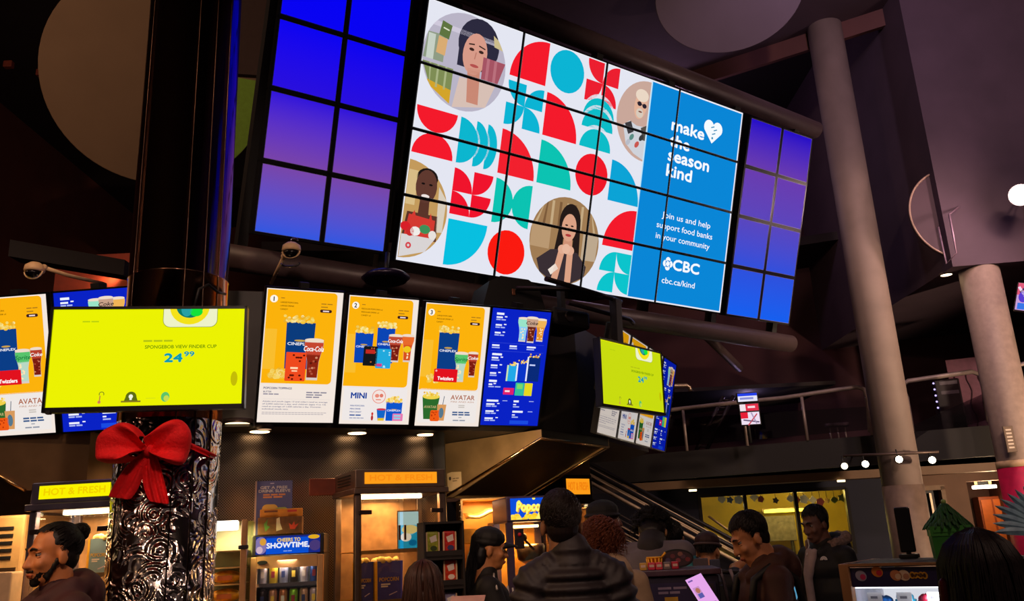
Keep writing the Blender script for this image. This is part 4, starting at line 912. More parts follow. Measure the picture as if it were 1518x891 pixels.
# track with spot heads on the fascia
p0 = Bp(1250, 676, -.95); p1 = Bp(1392, 670, -.95); t = thing('track_light', (p0 + p1) / 2, 0, 'black track with four small lit spots in front of the tall grey column', 'lamp'); O = t.location
b = MB(); [b.cyl(p0 + (p1 - p0) * u - O, p0 + (p1 - p0) * u - O + BN * .97 + V((0, 0, .05)), .01, seg=6) for u in (.08, .42, .96)]; b.build('bracket_arms', BLACK, t); b = MB(); b.tube([p0 - O, p1 - O], .018, 8); b.build('track', pm('track_metal', '#5a4a44', .4, .5), t)
for x, y, s in ((1252, 691, 4), (1283, 688, 22), (1333, 681, 22), (1382, 682, 22)):
    c = Bp(x, y, -1.0) - O; dv = (V((CAM.x + 2, CAM.y, 1)) - (c + O)).normalized(); Mq = Matrix.Translation(c) @ dv.to_track_quat('Z', 'Y').to_matrix().to_4x4()
    b = MB(); b.lathe([(.03, -.1), (.045, -.08), (.05, 0), (.043, 0), (.04, -.01)], Mq, 18); b.cyl(c + V((0, .03, .02)), V((c.x, (p0 - O).y + (p1.y - p0.y) * (c.x - (p0 - O).x) / (p1.x - p0.x), c.z + .13)), .008, seg=6); hd = b.build('spot_head', BLACK, t)
    b = MB(); b.lathe([(.041, -.012), (.041, -.004)], Mq, 18); b.build('lens', em('#fff0d0', s), hd)
    lamp('spot_glow', 'SPOT', c + O + dv * .06, 8, (1, .8, .55), .03, c + O + dv * 2 - V((0, 0, .5)), 110)
# slim lamps set in the storefront trim
for k, (x, y) in enumerate(((1027, 727), (1247, 713))):
    c = S(x, y, -.36); single('slot_lamp', B1(c, (.12, .02, .03), None, .005), em('#ffe6b0', 3), 'small flat lamp in the tan trim over the ' + ('dark wall by the escalator', 'right end of the shop window')[k], 'lamp', 'flat lamps in the trim')
# wall sconce in the corridor
c = S(1457, 716, .4); t = thing('wall_sconce', c, 0, 'bright double wall lamp at the right in front of the red oak corridor', 'lamp')
b = MB()
for dx in (-.11, .11): b.cyl((dx, 0, -.02), (dx, 0, .2), .02, seg=10)
b.build('tubes', em('#ffcf7a', 2.5), t); b = MB(); b.box((0, -.02, -.06), (.34, .1, .05), None, 0, .012); b.build('tray', em('#fff2d8', 9), t); b = MB(); b.box((0, .04, .06), (.2, .04, .26)); b.build('backplate', BLACK, t)
lamp('sconce_glow', 'POINT', c + V((0, -.22, -.15)), 30, (1, .7, .4), .06)
lamp('sconce_glow', 'POINT', S(1475, 730, 1.6), 14, (1, .55, .3), .1)
c = S(1484, 765, 2.2); t = thing('wooden_cabinet', V((c.x, c.y, 0)), R(SY), 'reddish wooden cabinet with upright boards in the corridor under the bright wall lamp', 'cabinet'); h_ = S(1484, 735, 2.2).z
b = MB(); b.box((0, .15, h_ / 2), (.62, .3, h_), None, 0, .01); b.build('carcass', pm('cherry_wood', '#8a4218', .45, scale=8), t)
for k in range(3): b = MB(); b.box((-.2 + .2 * k, -.01, h_ / 2), (.17, .02, h_ - .1), None, 0, .006); d_ = b.build('door', pm('cherry_light', '#c06a28', .45, scale=8), t); b = MB(); b.ell((-.14 + .2 * k, -.03, h_ * .62), .014, seg=8); b.build('knob', STEEL, d_)
lamp('shop_glow', 'POINT', SHOPL, 60, (1, .80, .26), .15)
lamp('shop_glow', 'POINT', SROOT @ V((xw0 + .6, 1.0, zb - .15)), 6, (1, .9, .6), .15)
for x in (.2, .55, .85): lamp('shop_glow', 'POINT', SROOT @ V((xw0 + (xw1 - xw0) * x, .17, zw1 - .5)), 1.2, (1, .95, .85), .05)  # added just behind the glass to brighten the paper ornaments

# inside the shop window: tube lamp, grey board, hanging paper shapes
def Sb(px, py, back): return PP(px, py, S0 + SN * back, SN)
c = Sb(1165, 757, 2.1); t = thing('tube_lamp', c, R(SY), 'yellow strip lamp on the shop wall above the grey board', 'lamp'); b = B1((0, 0, 0), (.75, .05, .05), None, .01); b.build('tube', em('#ffe24a', 6), t); b = B1((0, .04, .02), (.8, .04, .05)); b.build('fitting', STEEL, t)
a, c = Sb(1128, 766, 1.9), Sb(1182, 801, 1.9); O = (a + c) / 2; t = thing('notice_board', O, R(SY), 'grey notice board on a leg behind the shop window', 'board')
b = B1((0, 0, 0), ((c - a).length * .8, .04, a.z - c.z), None, .01); b.build('panel', pm('board_grey', '#6a625c', .6, var=.3), t); b = MB(); b.cyl((.2, .03, -(a.z - c.z) / 2), (.2, .03, -O.z), .03, seg=8); b.build('leg', BLACK, t)
a, c = Sb(1050, 770, 1.2), Sb(1085, 850, 1.2)
b = MB()
for k in range(3): b.cyl(Sb(1050, 765 + k * 14, 1.3), Sb(1085, 790 + k * 14, 1.3), .02, seg=8)
single('stair_rails', b, pm('pale_pipe', '#8a7080', .4, .5), 'slanted rails seen through the left shop pane', 'rails')
shapes = [(1070, 740, 11, '#d8dce8'), (1082, 741, 10, '#3a5a9a'), (1095, 741, 12, '#c9d4ea'), (1118, 737, 12, '#e8e8ee'), (1128, 740, 9, '#8a2a2a'), (1150, 742, 9, '#2a2420'), (1172, 739, 10, '#e0e0e6'), (1182, 741, 9, '#a83a34'), (1192, 740, 12, '#e8e8f0'), (1205, 741, 11, '#d8d8e0'), (1216, 744, 11, '#7a2030'), (1226, 742, 9, '#d8b45a'), (1237, 741, 9, '#5a6a2a'), (1248, 738, 11, '#5f6a30')]
NM = {'#d8dce8': 'white', '#3a5a9a': 'blue', '#c9d4ea': 'pale blue', '#e8e8ee': 'white', '#8a2a2a': 'red', '#2a2420': 'black', '#e0e0e6': 'white', '#a83a34': 'red', '#e8e8f0': 'white', '#d8d8e0': 'pale grey', '#7a2030': 'crimson', '#d8b45a': 'golden', '#5a6a2a': 'green', '#5f6a30': 'olive'}
for k, (x, y, s, cl) in enumerate(shapes):
    c = Sb(x, y, .25); r_ = s * .0108 / 2 * 1.15; t = thing('paper_ornament', c, R(SY), '%s paper ornament hung inside the shop window, %s from its left' % (NM[cl], ['first', 'second', 'third', 'fourth', 'fifth', 'sixth', 'seventh', 'eighth', 'ninth', 'tenth', 'eleventh', 'twelfth', 'thirteenth', 'last'][k]), 'ornament', 'paper ornaments in the shop window')
    b = MB(); n = 10 if k % 3 else 8; pts = []
    for i in range(n):
        rr_ = r_ * (1.0 if i % 2 == 0 else (.62 if k % 2 else .8)); pts.append((rr_ * cos(2 * pi * i / n), 0, rr_ * sin(2 * pi * i / n)))
    b.prism(pts, (0, .02, 0)); b.build('shape', pm('paper_' + cl.strip('#'), cl, .7), t)
    b = MB(); b.cyl((0, .01, r_ * .6), (0, .01, zb - c.z - .02), .004, seg=5); b.build('string', BLACK, t)

# ================================================================== escalator
EY = 11.4
def Ep(px, py, Y=EY): return P(px, py, Y)
O = Ep(1140, 872); O.z = 0; t = thing('escalator', O, 0, 'dark escalator with steel trim slanting down behind the people', 'escalator')
HR = pm('handrail_rubber', '#151113', .45); TR = pm('escalator_trim', '#b8a08a', .4, .5)
for nm, Y, dpx in (('near', 11.4, 0), ('far', 12.5, 0)):
    top0, top1 = P(866, 693, Y), P(1106, 822, Y)
    if nm == 'far': top0, top1 = P(880, 690, Y), P(1120, 818, Y)
    d = (top1 - top0); dn = d.normalized(); ex0 = top0 - dn * .5; ex1 = top1 + dn * .55
    b = MB(); b.tube([ex0 - O, ex1 - O, ex1 + V((.25, 0, -.02)) - O, ex1 + V((.38, 0, -.16)) - O, ex1 + V((.25, 0, -.34)) - O], .03, 10); b.build('handrail', HR, t)
    b = MB(); b.tube([ex0 + V((0, 0, -.07)) - O, ex1 + V((0, 0, -.07)) - O], .012, 8); b.tube([ex0 + V((0, 0, -.16)) - O, ex1 + V((0, 0, -.16)) - O], .024, 8); b.build('rail_trim', TR, t)
    b = MB(); up_ = V((0, 0, 1)); g0 = ex0 + V((0, 0, -.17)); g1 = ex1 + V((0, 0, -.17)); b.prism([g0 - O, g1 - O, g1 + V((0, 0, -.62)) - O, g0 + V((0, 0, -.62)) - O], (0, .015, 0)); b.build('glass_side', glass('escalator_glass', (.5, .5, .56), .07), t)
    b = MB()
    for k in range(3): b.tube([ex0 + V((0, .0, -.52 - k * .07)) - O, ex1 + V((0, .0, -.52 - k * .07)) - O], .01, 6)
    b.build('inner_trim', TR, t)
    b = MB(); b.tube([ex0 + V((0, 0, -.82)) - O, ex1 + V((0, 0, -.82)) - O], .032, 8); b.build('skirt_trim', TR, t)
    b = MB(); k0 = ex0 + V((0, 0, -.84)); k1 = ex1 + V((0, 0, -.84)); b.prism([k0 - O, k1 - O, V((k1.x, k1.y, .02)) - O, V((k0.x - 0, k0.y, k0.z - .9)) - O], (0, .08, 0)); b.build('side_panel', BLACK, t)
b = MB(); n = 16; a0 = P(866, 693, 11.5) + V((-.4, 0, -.5)); a1 = P(1106, 822, 11.5) + V((.4, 0, -1.0))
for k in range(n):
    q = a0 + (a1 - a0) * (k / (n - 1)); b.box((q.x - O.x + .1, .55 + (q.y - O.y), q.z - O.z - .15), ((a1.x - a0.x) / n * 1.02, .9, .3))
b.build('steps', pm('step_metal', '#3a3634', .5, .6), t)
# ================================================================== concession stand
HOODM = pm('hood_steel', '#a88a62', .36, .45, .22, 4, .05)
RIM = pm('hood_rim', '#d8b07c', .22, 1)
# steel hood on the right: one long box whose underside slopes up towards the front
hB, hA, hC, hD = P(803, 650, 6.9), P(672, 737, 7.54), P(902, 663, 7.68), None
hD = hA + (hC - hB); hD.z = hA.z
O = V((hB.x, hB.y, 0)); t = thing('exhaust_hood', O, 0, 'big brushed steel hood sloping down to the back, under the blue price list', 'hood')
tA = V((hA.x, hA.y, ZS - .005)) - V((.10, -.08, 0)); tB = V((hB.x, hB.y, ZS - .005)); hA2 = hA + V((-.10, .08, 0))
inn = (hC - hB).normalized() * .015; inn.z = 0
b = MB(); q = [hA2 - O, hA - O, hB - O, tB - O, tA - O]; b.prism(q, inn); b.build('side_plate', HOODM, t)
q = [p - O + (hC - hB) for p in (hA2, hA, hB, tB, tA)]
for p in q: pass
b = MB(); b.prism([V((p.x, p.y, min(p.z, ZS - .005))) for p in q], inn); b.build('side_plate', HOODM, t)
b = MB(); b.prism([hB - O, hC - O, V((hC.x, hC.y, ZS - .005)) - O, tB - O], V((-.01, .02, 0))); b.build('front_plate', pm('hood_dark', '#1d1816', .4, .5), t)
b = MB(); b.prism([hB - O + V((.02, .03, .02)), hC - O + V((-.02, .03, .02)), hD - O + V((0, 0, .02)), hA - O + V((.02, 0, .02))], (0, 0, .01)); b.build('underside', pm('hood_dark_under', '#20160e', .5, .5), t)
b = MB(); b.prism([hA2 - O, hD - O + V((-.1, .08, 0)), V((hD.x - .1, hD.y + .08, ZS - .005)) - O, tA - O], (0, .01, 0)); b.build('back_plate', HOODM, t)
b = MB()
for p0, p1, r_ in ((hA2, hB, .014), (hB, hC, .012), (hC, hD, .012)):
    b.tube([p0 - O, p1 - O], r_, 8)
b.tube([hA2 - O, tA - O], .006, 6); b.build('rim', RIM, t)
nrm = (hB - hA).normalized(); nn = V((-(hC - hB).x, -(hC - hB).y, 0)).normalized()
c = PP(674, 714, hA, nn) + nn * .003
nt_ = thing('notice', c, math.atan2(-nn.x, nn.y) + pi, 'two pale paper notices taped to the left end of the steel hood', 'notice')
q = Pic(); q.poly([(-.085, -.075), (-.03, -.085), (.085, -.078), (.085, .07), (.03, .082), (-.08, .075)], paint('#f0d4a8')); q.L(1).ell(-.05, -.03, .014, .016, paint('#4a3a30'), 1); q.bars(-.02, -.03, [.08, .06], .008, .02, paint('#9a7a5a'))
q.build('sheet', nt_, y0=-.001); 
b = MB(); b.box((0, .001, 0), (.15, .001, .13)); b.build('backing', pm('paper_back', '#c9aa84', .8), nt_)
b = MB(); b.box((0, 0, ZS / 2), (.09, .08, ZS)); o = b.build('gap_strip', BLACK); o.location = P(652, 700, 6.86) * 1; o.location.z = 0; tag(o, 'black upright strip for the dark gap between the perforated wall and the steel hood', 'post')  # black strip put where a dark gap separates wall and hood
# left steel hood
a = P(-60, 672, 5.6); O = V((a.x, 5.75, 0)); t = thing('exhaust_hood', O, 0, 'brown steel hood behind the yellow-topped cabinet at the far left', 'hood')
p0, p1, p2, p3 = P(-90, 672, 5.75), P(-5, 702, 5.75), P(40, 727, 5.75), P(128, 716, 5.75)
b = MB(); q = [P(-160, 660, 5.75), p1, p2, V((p3.x, 5.75, p2.z)), V((p3.x, 5.75, ZS - .01)), V((P(-160, 660, 5.75).x, 5.75, ZS - .01))]
b.prism([v - O for v in q], (0, .45, 0)); b.build('side_plate', pm('brown_hood', '#7a6044', .36, .45, .15, 5, .03), t)
b = MB(); b.tube([P(-160, 660, 5.73) - O, p1 - V((0, .02, 0)) - O, p2 - V((0, .02, 0)) - O], .012, 8); b.build('rim', RIM, t)
# back counter
b = MB(); b.prism([(-1.74, 5.56, 0), (-1.36, 5.62, 0), (-1.46, 6.48, 0), (-1.74, 6.34, 0)], (0, 0, .9)); t = single('back_counter', b, pm('counter_laminate', '#2e2620', .5), 'dark back counter that carries the can fridge', 'counter')
b = MB(); b.prism([(-1.745, 5.52, .9), (-1.35, 5.6, .9), (-1.45, 6.49, .9), (-1.745, 6.34, .9)], (0, 0, .03)); b.build('worktop', STEEL, t)

def sgn(p, w, h, word, bg, fg):
    p.rect(0, 0, w, h, bg); p.text(word, w / 2, h * .72, h * .5, fg, 'C', .03, w * .86, l=1)
def warmer(root, w, d, zt, zs, frame, sign_c, sign_fg, lightc, energy, sign_s=1.0):
    """glass popcorn cabinet: lit sign box on top, glass doors, shelves, posts. local origin: front left bottom, y to the back"""
    M_ = pm('cabinet_frame_' + frame.strip('#'), frame, .3, .85); hb = zt - zs
    b = MB()
    b.box((w / 2, d / 2, zt - hb / 2 - .0), (w, d, hb), None, 0, .008); b.box((w / 2, d / 2 - .01, zt - hb - .02), (w + .03, d + .03, .04), None, 0, .006)
    hd = b.build('header', M_, root)
    s_ = Pic(); sgn(s_, w * .80, hb * .62, 'HOT & FRESH', sign_c, sign_fg); o = s_.build('lit_sign', hd, mat=lambda c: em(c, sign_s)); o.location = (w * .1, -.004, zt - hb * .16)
    b = MB()
    for k in range(4): b.box((-.003, d * .5, zt - hb * (.25 + .16 * k)), (.006, d * .6, hb * .06))
    b.build('louvres', BLACK, hd)
    b = MB(); b.box((w / 2, d / 2, .40), (w, d, .78), None, 0, .01); b.build('base', M_, root)
    for x, y in ((.025, .025), (w - .025, .025), (.02, d - .02), (w - .02, d - .02)):
        b = MB(); b.box((x, y, (zs - .04 + .79) / 2), (.045, .045, zs - .04 - .79), None, 0, .006); b.build('corner_post', M_, root)
    for x, y, sx, sy in ((.003, d / 2, .005, d - .08), (w - .003, d / 2, .005, d - .08)):
        b = MB(); b.box((x, y, (zs + .75) / 2), (sx, sy, zs - .83)); b.build('side_glass', glass('warm_glass', (.95, .9, .8), .08), root)
    for k in range(2):
        b = MB(); x = w * (.26 + .48 * k); b.box((x, .004, (zs + .75) / 2), (w * .44, .006, zs - .85)); dr = b.build('glass_door', glass('warm_glass', (.95, .9, .8), .08), root)
        hx = .07 if k == 0 else w - .07
        b = MB(); b.box((hx, -.004, zs - .16), (.09, .02, .03), None, 0, .004); b.box((w / 2 + (-.02 if k == 0 else .02), -.01, zs - .30), (.012, .02, .10), None, 0, .004); b.build('hinge', pm('hinge_metal', '#5a4a48', .3, .9), dr)
    b = MB(); b.box((w / 2, d - .012, (zs + .75) / 2), (w - .06, .01, zs - .8)); b.build('back_panel', pm('warm_panel', '#a88058', .5, .3, .35, scale=9, bump=.3), root)
    for z in (zs - .42, zs - .74):
        b = MB(); [b.box((.05 + (w - .1) * q / 9, d / 2, z), (.006, d - .06, .006)) for q in range(10)]; [b.box((w / 2, .05 + (d - .1) * q / 5, z + .005), (w - .06, .006, .006)) for q in range(6)]; b.box((w / 2, .03, z), (w - .06, .01, .025)); b.build('shelf', pm('shelf_wire', '#e0b878', .3, .9), root)
    b = MB(); b.box((w * .5, d * .45, zs - .05), (w * .7, .05, .02), None, 0, .006); b.build('inner_lamp', em('#fff0cc', 10), root)
    l = lamp('cabinet_glow', 'AREA', (w / 2, d * .45, zs - .07), energy, lightc, w * .7, parent=root)
    return root
# orange warmer
p = P(526, 800, 5.8); yw = 28; O1 = V((p.x, p.y, 0)); zt = P(583, 697, 6.0).z; zs = P(583, 724, 6.0).z
wm = warmer(thing('popcorn_warmer', O1, R(yw), 'glass popcorn warmer with orange HOT & FRESH sign and lit inside, left of the black rack', 'popcorn warmer'), .66, .5, zt, zs, '#9a8272', '#ff9d1a', '#fa8d14', (1, .60, .26), 9)
def popbag(root_loc, rz, w, h, body, label, group, cat='popcorn bag', word='POPCORN'):
    t = thing('popcorn_bag', root_loc, rz, label, cat, group); dd = w * .55
    b = MB(); b.prism([(-w / 2, 0, 0), (w / 2, 0, 0), (w / 2 * 1.06, 0, h), (-w / 2 * 1.06, 0, h)], (0, dd, 0)); b.build('paper', pm('bag_' + body.strip('#'), body, .6), t)
    b = MB(); b.prism([(-w / 2 - .002, .001, 0), (-w / 2 - .002, dd, 0), (-w / 2 * 1.07, dd, h), (-w / 2 * 1.07, .001, h)], (.003, 0, 0)); b.box((-w * .48, -.002, h / 2), (w * .09, .004, h)); b.build('yellow_side', pm('bag_yellow', '#f0b41c', .6), t)
    p = Pic(); p.text(word, 0, -h * .48, h * .1, paint('#f2c22a'), 'C', .02, w * .72); p.bars(-w * .3, -h * .42, [w * .4, w * .3], h * .035, h * .055, paint('#e8dcd8')); p.line(w * .0, -h * .12, w * .3, -h * .2, .006, paint('#c9b8d0')); p.build('print', t, y0=-.0025)
    b = MB(); rr = random.Random(int(abs(root_loc.x) * 9999))
    for k in range(16): b.ell(((rr.random() - .5) * w * .9, dd * rr.random(), h + .01 * rr.random()), .016 + .008 * rr.random(), seg=8)
    b.build('popcorn', pm('popcorn', '#f6dc8a', .8), t)
    return t
def loc(O, yw, x, y, z): return O + Matrix.Rotation(R(yw), 3, 'Z') @ V((x, y, z))
GB = 'popcorn bags in the orange warmer'
for k, (x, z, y, ww, body, lb) in enumerate(((.105, zs - .733, .12, .12, '#3a3a8c', 'blue popcorn bag on the lower visible shelf, at the left post'), (.27, zs - .733, .10, .19, '#3d3a96', 'blue popcorn bag in the middle of the warmer, facing out'), (.10, zs - 1.03, .1, .15, '#2a2440', 'dark popcorn bag at the left of the bottom row'), (.29, zs - 1.03, .08, .2, '#241f30', 'dark popcorn bag in the bottom row with POPCORN in yellow'), (.49, zs - 1.03, .1, .16, '#d89a1e', 'amber popcorn bag at the right of the bottom row'))):
    popbag(loc(O1, yw, x, y, z), R(yw), ww, .25, body, lb, GB)
b = MB(); b.box((.33, .27, zs - 1.045), (.6, .42, .012)); b.build('tray', pm('shelf_wire', '#e0b878', .3, .9), wm)
c = loc(O1, yw, .415, .10, zs - .28); t = thing('blue_poster', c, R(yw), 'pale blue picture card inside the orange warmer, upper right', 'card')
p = Pic(); p.rect(-.075, -.12, .075, .125, '#6ec4e6'); p.L(1).rect(-.075, -.12, .075, -.03, '#b9e2f0'); p.ell(.01, .0, .06, .03, '#e8d48a', 2); p.poly([(-.075, .02), (.0, .05), (.075, .01), (.075, .125), (-.075, .125)], '#1f9ccc', 1); p.ell(-.02, .05, .04, .03, '#f2e8e0', 2); p.ell(.03, .09, .03, .02, '#0c6ca8', 2)
p.build('picture', t, mat=lambda c: em(c, .8)); B1((0, .006, 0), (.16, .008, .26)).build('backing', STEEL, t)  # printed card made to glow by its own colour

# yellow topped cabinet at the left, seen over the man's head
p = P(33, 850, 5.15); ywl = -5; O2 = V((p.x, p.y, 0)); zt2 = P(95, 713, 5.1).z; zs2 = P(95, 745, 5.1).z
warmer(thing('popcorn_warmer', O2, R(ywl), 'popcorn warmer with a bright yellow sign behind the bearded man', 'popcorn warmer'), .56, .5, zt2, zs2, '#8a8298', '#fbf100', '#f4d000', (1, .72, .42), 9)
popbag(loc(O2, ywl, .40, .12, zs2 - .733), R(ywl), .16, .22, '#e0a81c', 'yellow popcorn bag in the cabinet behind the bearded man', None)
popbag(loc(O2, ywl, .38, .14, zs2 - .413), R(ywl), .14, .2, '#7a9ab0', 'pale blue bag on the upper shelf behind the bearded man', None)
# beige machine further left
p = P(-14, 800, 5.5); t = thing('soda_machine', V((p.x, p.y, 0)), R(-5), 'beige machine with dark vent slots at the far left, beside the yellow-topped cabinet', 'machine'); z1 = P(15, 764, 5.5).z
b = MB(); b.box((0, .25, z1 / 2), (.44, .5, z1), None, 0, .015); b.build('body', pm('beige_body', '#c09a64', .5), t)
b = MB()
for k in range(5): b.box((.10, -.003, z1 - .08 - k * .045), (.10, .008, .02))
b.build('vent', BLACK, t); b = MB(); b.box((.06, -.003, z1 - .42), (.26, .01, .2)); b.build('dispenser_bay', pm('bay_dark', '#3a2a1c', .4), t)
p = P(6, 870, 5.0); t = single('cup_carton', B1((p.x, p.y, (P(6, 848, 5.0).z) / 2), (.14, .12, P(6, 848, 5.0).z), None, .01), pm('pale_carton', '#d8b48c', .7), 'pale upright carton at the lower left edge behind the man', 'carton')
lamp('stand_glow', 'AREA', P(20, 735, 5.3), 5, WARM, .2)  # unseen area light added for warmth among the left machines

# shelf cabinet with chips, right of the column
p = P(300, 850, 5.45); O3 = V((p.x, p.y, 0)); yw3 = 8; w3 = .24; z3 = P(330, 771, 5.45).z
t = thing('nacho_cabinet', O3, R(yw3), 'glass shelf cabinet of yellow chips with a white lamp bar, right of the column', 'cabinet')
b = MB(); b.box((w3 / 2, .18, .45), (w3, .36, .9), None, 0, .008); b.build('base', STEEL, t)
b = MB(); b.box((w3 / 2 - .01, .0, z3 - .035), (w3 - .05, .04, .06), None, 0, .01); b.build('lamp_bar', em('#fff4e4', 3), t)
for x in (.01, w3 - .0): b = MB(); b.box((x, .02, (z3 + .9) / 2), (.035, .04, z3 - .9), None, 0, .005); b.build('post', pm('tan_post', '#b07c4a', .5), t)
b = MB(); b.box((w3 / 2, .355, (z3 + .9) / 2), (w3, .01, z3 - .9)); b.build('back_panel', pm('sage_panel', '#7a7a56', .5), t)
for k, z in enumerate((z3 - .19, z3 - .29, z3 - .39, z3 - .50)):
    b = MB(); b.box((w3 / 2, .18, z), (w3 - .03, .33, .008)); b.build('shelf', pm('shelf_wire', '#e0b878', .3, .9), t)
b = MB(); b.box((w3 + .014, .19, (z3 + .9) / 2), (.006, .34, z3 - .92)); b.build('side_glass', glass('green_glass', (.75, .8, .6), .1), t)
b = MB(); b.box((w3 - .0, -.005, z3 - .17), (.06, .02, .025), None, 0, .004); b.build('latch', BLACK, t)
l_ = lamp('cabinet_glow', 'AREA', (w3 / 2, .1, z3 - .02), 9, (1, .85, .6), .15, parent=t)
for k, z in enumerate((z3 - .386, z3 - .496)):
    c = loc(O3, yw3, w3 / 2, .06, z); bt_ = thing('chip_bag', c, R(yw3), 'yellow bag of chips on the %s shelf right of the column' % ('upper', 'lower')[k], 'chips')
    b = MB(); b.ell((0, .08, .04), (.095, .06, .04)); b.build('bag', pm('chip_yellow', '#e09a18', .5, var=.35, scale=30, bump=.4), bt_)
    b = MB(); b.box((0, .02, .035), (.09, .004, .03), None, 0, .002); b.build('print', pm('chip_red', '#c8641c', .5), bt_)

# can fridge with SHOWTIME header
p = P(371, 860, 5.7); O4 = V((p.x, p.y, .93)); yw4 = 8; w4 = .462
zh = P(420, 792, 5.7).z - .93; zm = P(420, 823, 5.7).z - .93
t = thing('can_fridge', O4, R(yw4), 'countertop fridge of drink cans with a blue CHEERS TO SHOWTIME header', 'fridge')
b = MB(); D_ = .42
b.box((.01, D_ / 2 + .02, zm / 2), (.02, D_, zm)); b.box((w4 - .01, D_ / 2 + .02, zm / 2), (.02, D_, zm)); b.box((w4 / 2, D_ / 2 + .02, .02), (w4, D_, .04)); b.box((w4 / 2, D_ + .01, zm / 2), (w4, .02, zm)); b.box((w4 / 2, D_ / 2 + .02, (zh + zm) / 2), (w4, D_, zh - zm), None, 0, .008)
b.build('body', pm('fridge_black', '#1a1416', .4), t)
p = Pic(); hw, hh = w4 - .05, (zh - zm) * .86
p.L(0).rect(0, 0, hw, hh, '#1a2a86'); p.L(1).rect(hw * .16, hh * .1, hw * .82, hh, '#0b52d8'); p.ell(hw * .08, hh * .5, hw * .1, hh * .48, '#8a7ab0', 1); p.ell(hw * .11, hh * .3, hw * .05, hh * .2, '#e0a03a', 2); p.ell(hw * .06, hh * .75, hw * .05, hh * .2, '#d8b8c8', 2); p.ell(hw * .92, hh * .6, hw * .09, hh * .3, '#4a3a78', 2); p.ell(hw * .9, hh * .12, hw * .09, hh * .12, '#e8b020', 2)
p.text('CHEERS TO', hw * .51, hh * .33, hh * .2, '#f6d03a', 'C', .03, hw * .36, l=3); p.text('SHOWTIME,', hw * .5, hh * .66, hh * .28, '#f4f6ff', 'C', .05, hw * .66, l=3); p.bars(hw * .43, hh * .83, [hw * .14], hh * .05, hh * .1, '#8ab0f4', 3)
hs = p.build('lit_header', t, (0, 0, hw, hh), y0=.012, mat=lambda c: em(c, .9)); hs.location = (.025, 0, zh - (zh - zm) * .07)
b = MB(); FD = pm('fridge_door_tan', '#c08858', .5)
for x in (.02, w4 - .02): b.box((x, 0, zm / 2), (.04, .035, zm - .01), None, 0, .005)
for z, h in ((zm - .04, .075), (.04, .07)): b.box((w4 / 2, 0, z), (w4 - .08, .035, h))
dr = b.build('door', FD, t)
b = MB(); b.box((w4 / 2, .0, zm / 2), (w4 - .08, .006, zm - .15)); b.build('door_glass', glass('clear_glass', (1, 1, 1), .05), dr)
b = MB(); b.lathe([(.02, 0), (.02, .006)], Matrix.Translation((.075, -.018, zm - .04)) @ Matrix.Rotation(R(90), 4, 'X') @ Matrix.Diagonal((1.6, .6, 1, 1)), 20); b.build('badge', BLACK, dr)
for z in (zm - .19, zm - .342, zm - .494):
    b = MB(); b.box((w4 / 2, .2, z), (w4 - .04, .34, .008)); b.box((w4 / 2, .035, z + .008), (w4 - .04, .006, .02)); b.build('shelf', CHROME, t)
b = MB(); b.box((w4 / 2, .06, zm - .012), (w4 - .1, .03, .015)); b.build('inner_lamp', em('#fff6e8', 4), t)
lamp('cabinet_glow', 'AREA', (w4 / 2, .06, zm - .03), 2.2, (1, .92, .8), .2, parent=t)
cans = [['#b8b4c4', '#d8b83a', '#aab0cc', '#3a322c', '#c8c4cc', '#3a5aa0'], ['#2a2228', '#c89a7c', '#c9885a', '#8ad83a', '#d0b090', '#c8c0cc'], ['#b8b4c4', '#b83a2a', '#3a5aa0', '#d8b83a', '#2a7a4a', '#c8c4cc']]
cn = {'#b8b4c4': 'silver', '#d8b83a': 'golden', '#aab0cc': 'pale blue-grey', '#3a322c': 'dark brown', '#c8c4cc': 'whitish', '#c8c0cc': 'pale grey', '#3a5aa0': 'blue', '#2a2228': 'black', '#c89a7c': 'peach', '#c9885a': 'copper', '#8ad83a': 'lime green', '#d0b090': 'cream', '#b83a2a': 'red', '#2a7a4a': 'green'}
for rI, row in enumerate(cans):
    for k, cl in enumerate(row):
        z = (zm - .186, zm - .338, zm - .490)[rI]; c = loc(O4, yw4, .068 + k * .0655, .085, z)
        ct_ = thing('drink_can', c, R(yw4), '%s drink can on the %s shelf of the can fridge, %s from the left' % (cn[cl], ('upper', 'middle', 'bottom')[rI], ('first', 'second', 'third', 'fourth', 'fifth', 'sixth')[k]), 'can', 'drink cans in the countertop fridge')
        b = MB(); b.lathe([(.022, 0), (.028, .008), (.028, .112), (.023, .124)], seg=20); b.build('can_body', pm('can_' + cl.strip('#'), cl, .3, .6), ct_)
        b = MB(); b.lathe([(.0235, .124), (.0235, .128), (.020, .128), (.020, .126)], seg=20); b.build('lid', CHROME, ct_)
        b = MB(); b.box((0, -.0285, .066), (.022, .003, .04), None, 0, .001); b.build('print', pm('can_print_%d' % ((rI * 6 + k) % 4), ('#d8d0c8', '#8a2a34', '#2a3a6a', '#e8c84a')[(rI * 6 + k) % 4], .4), ct_)
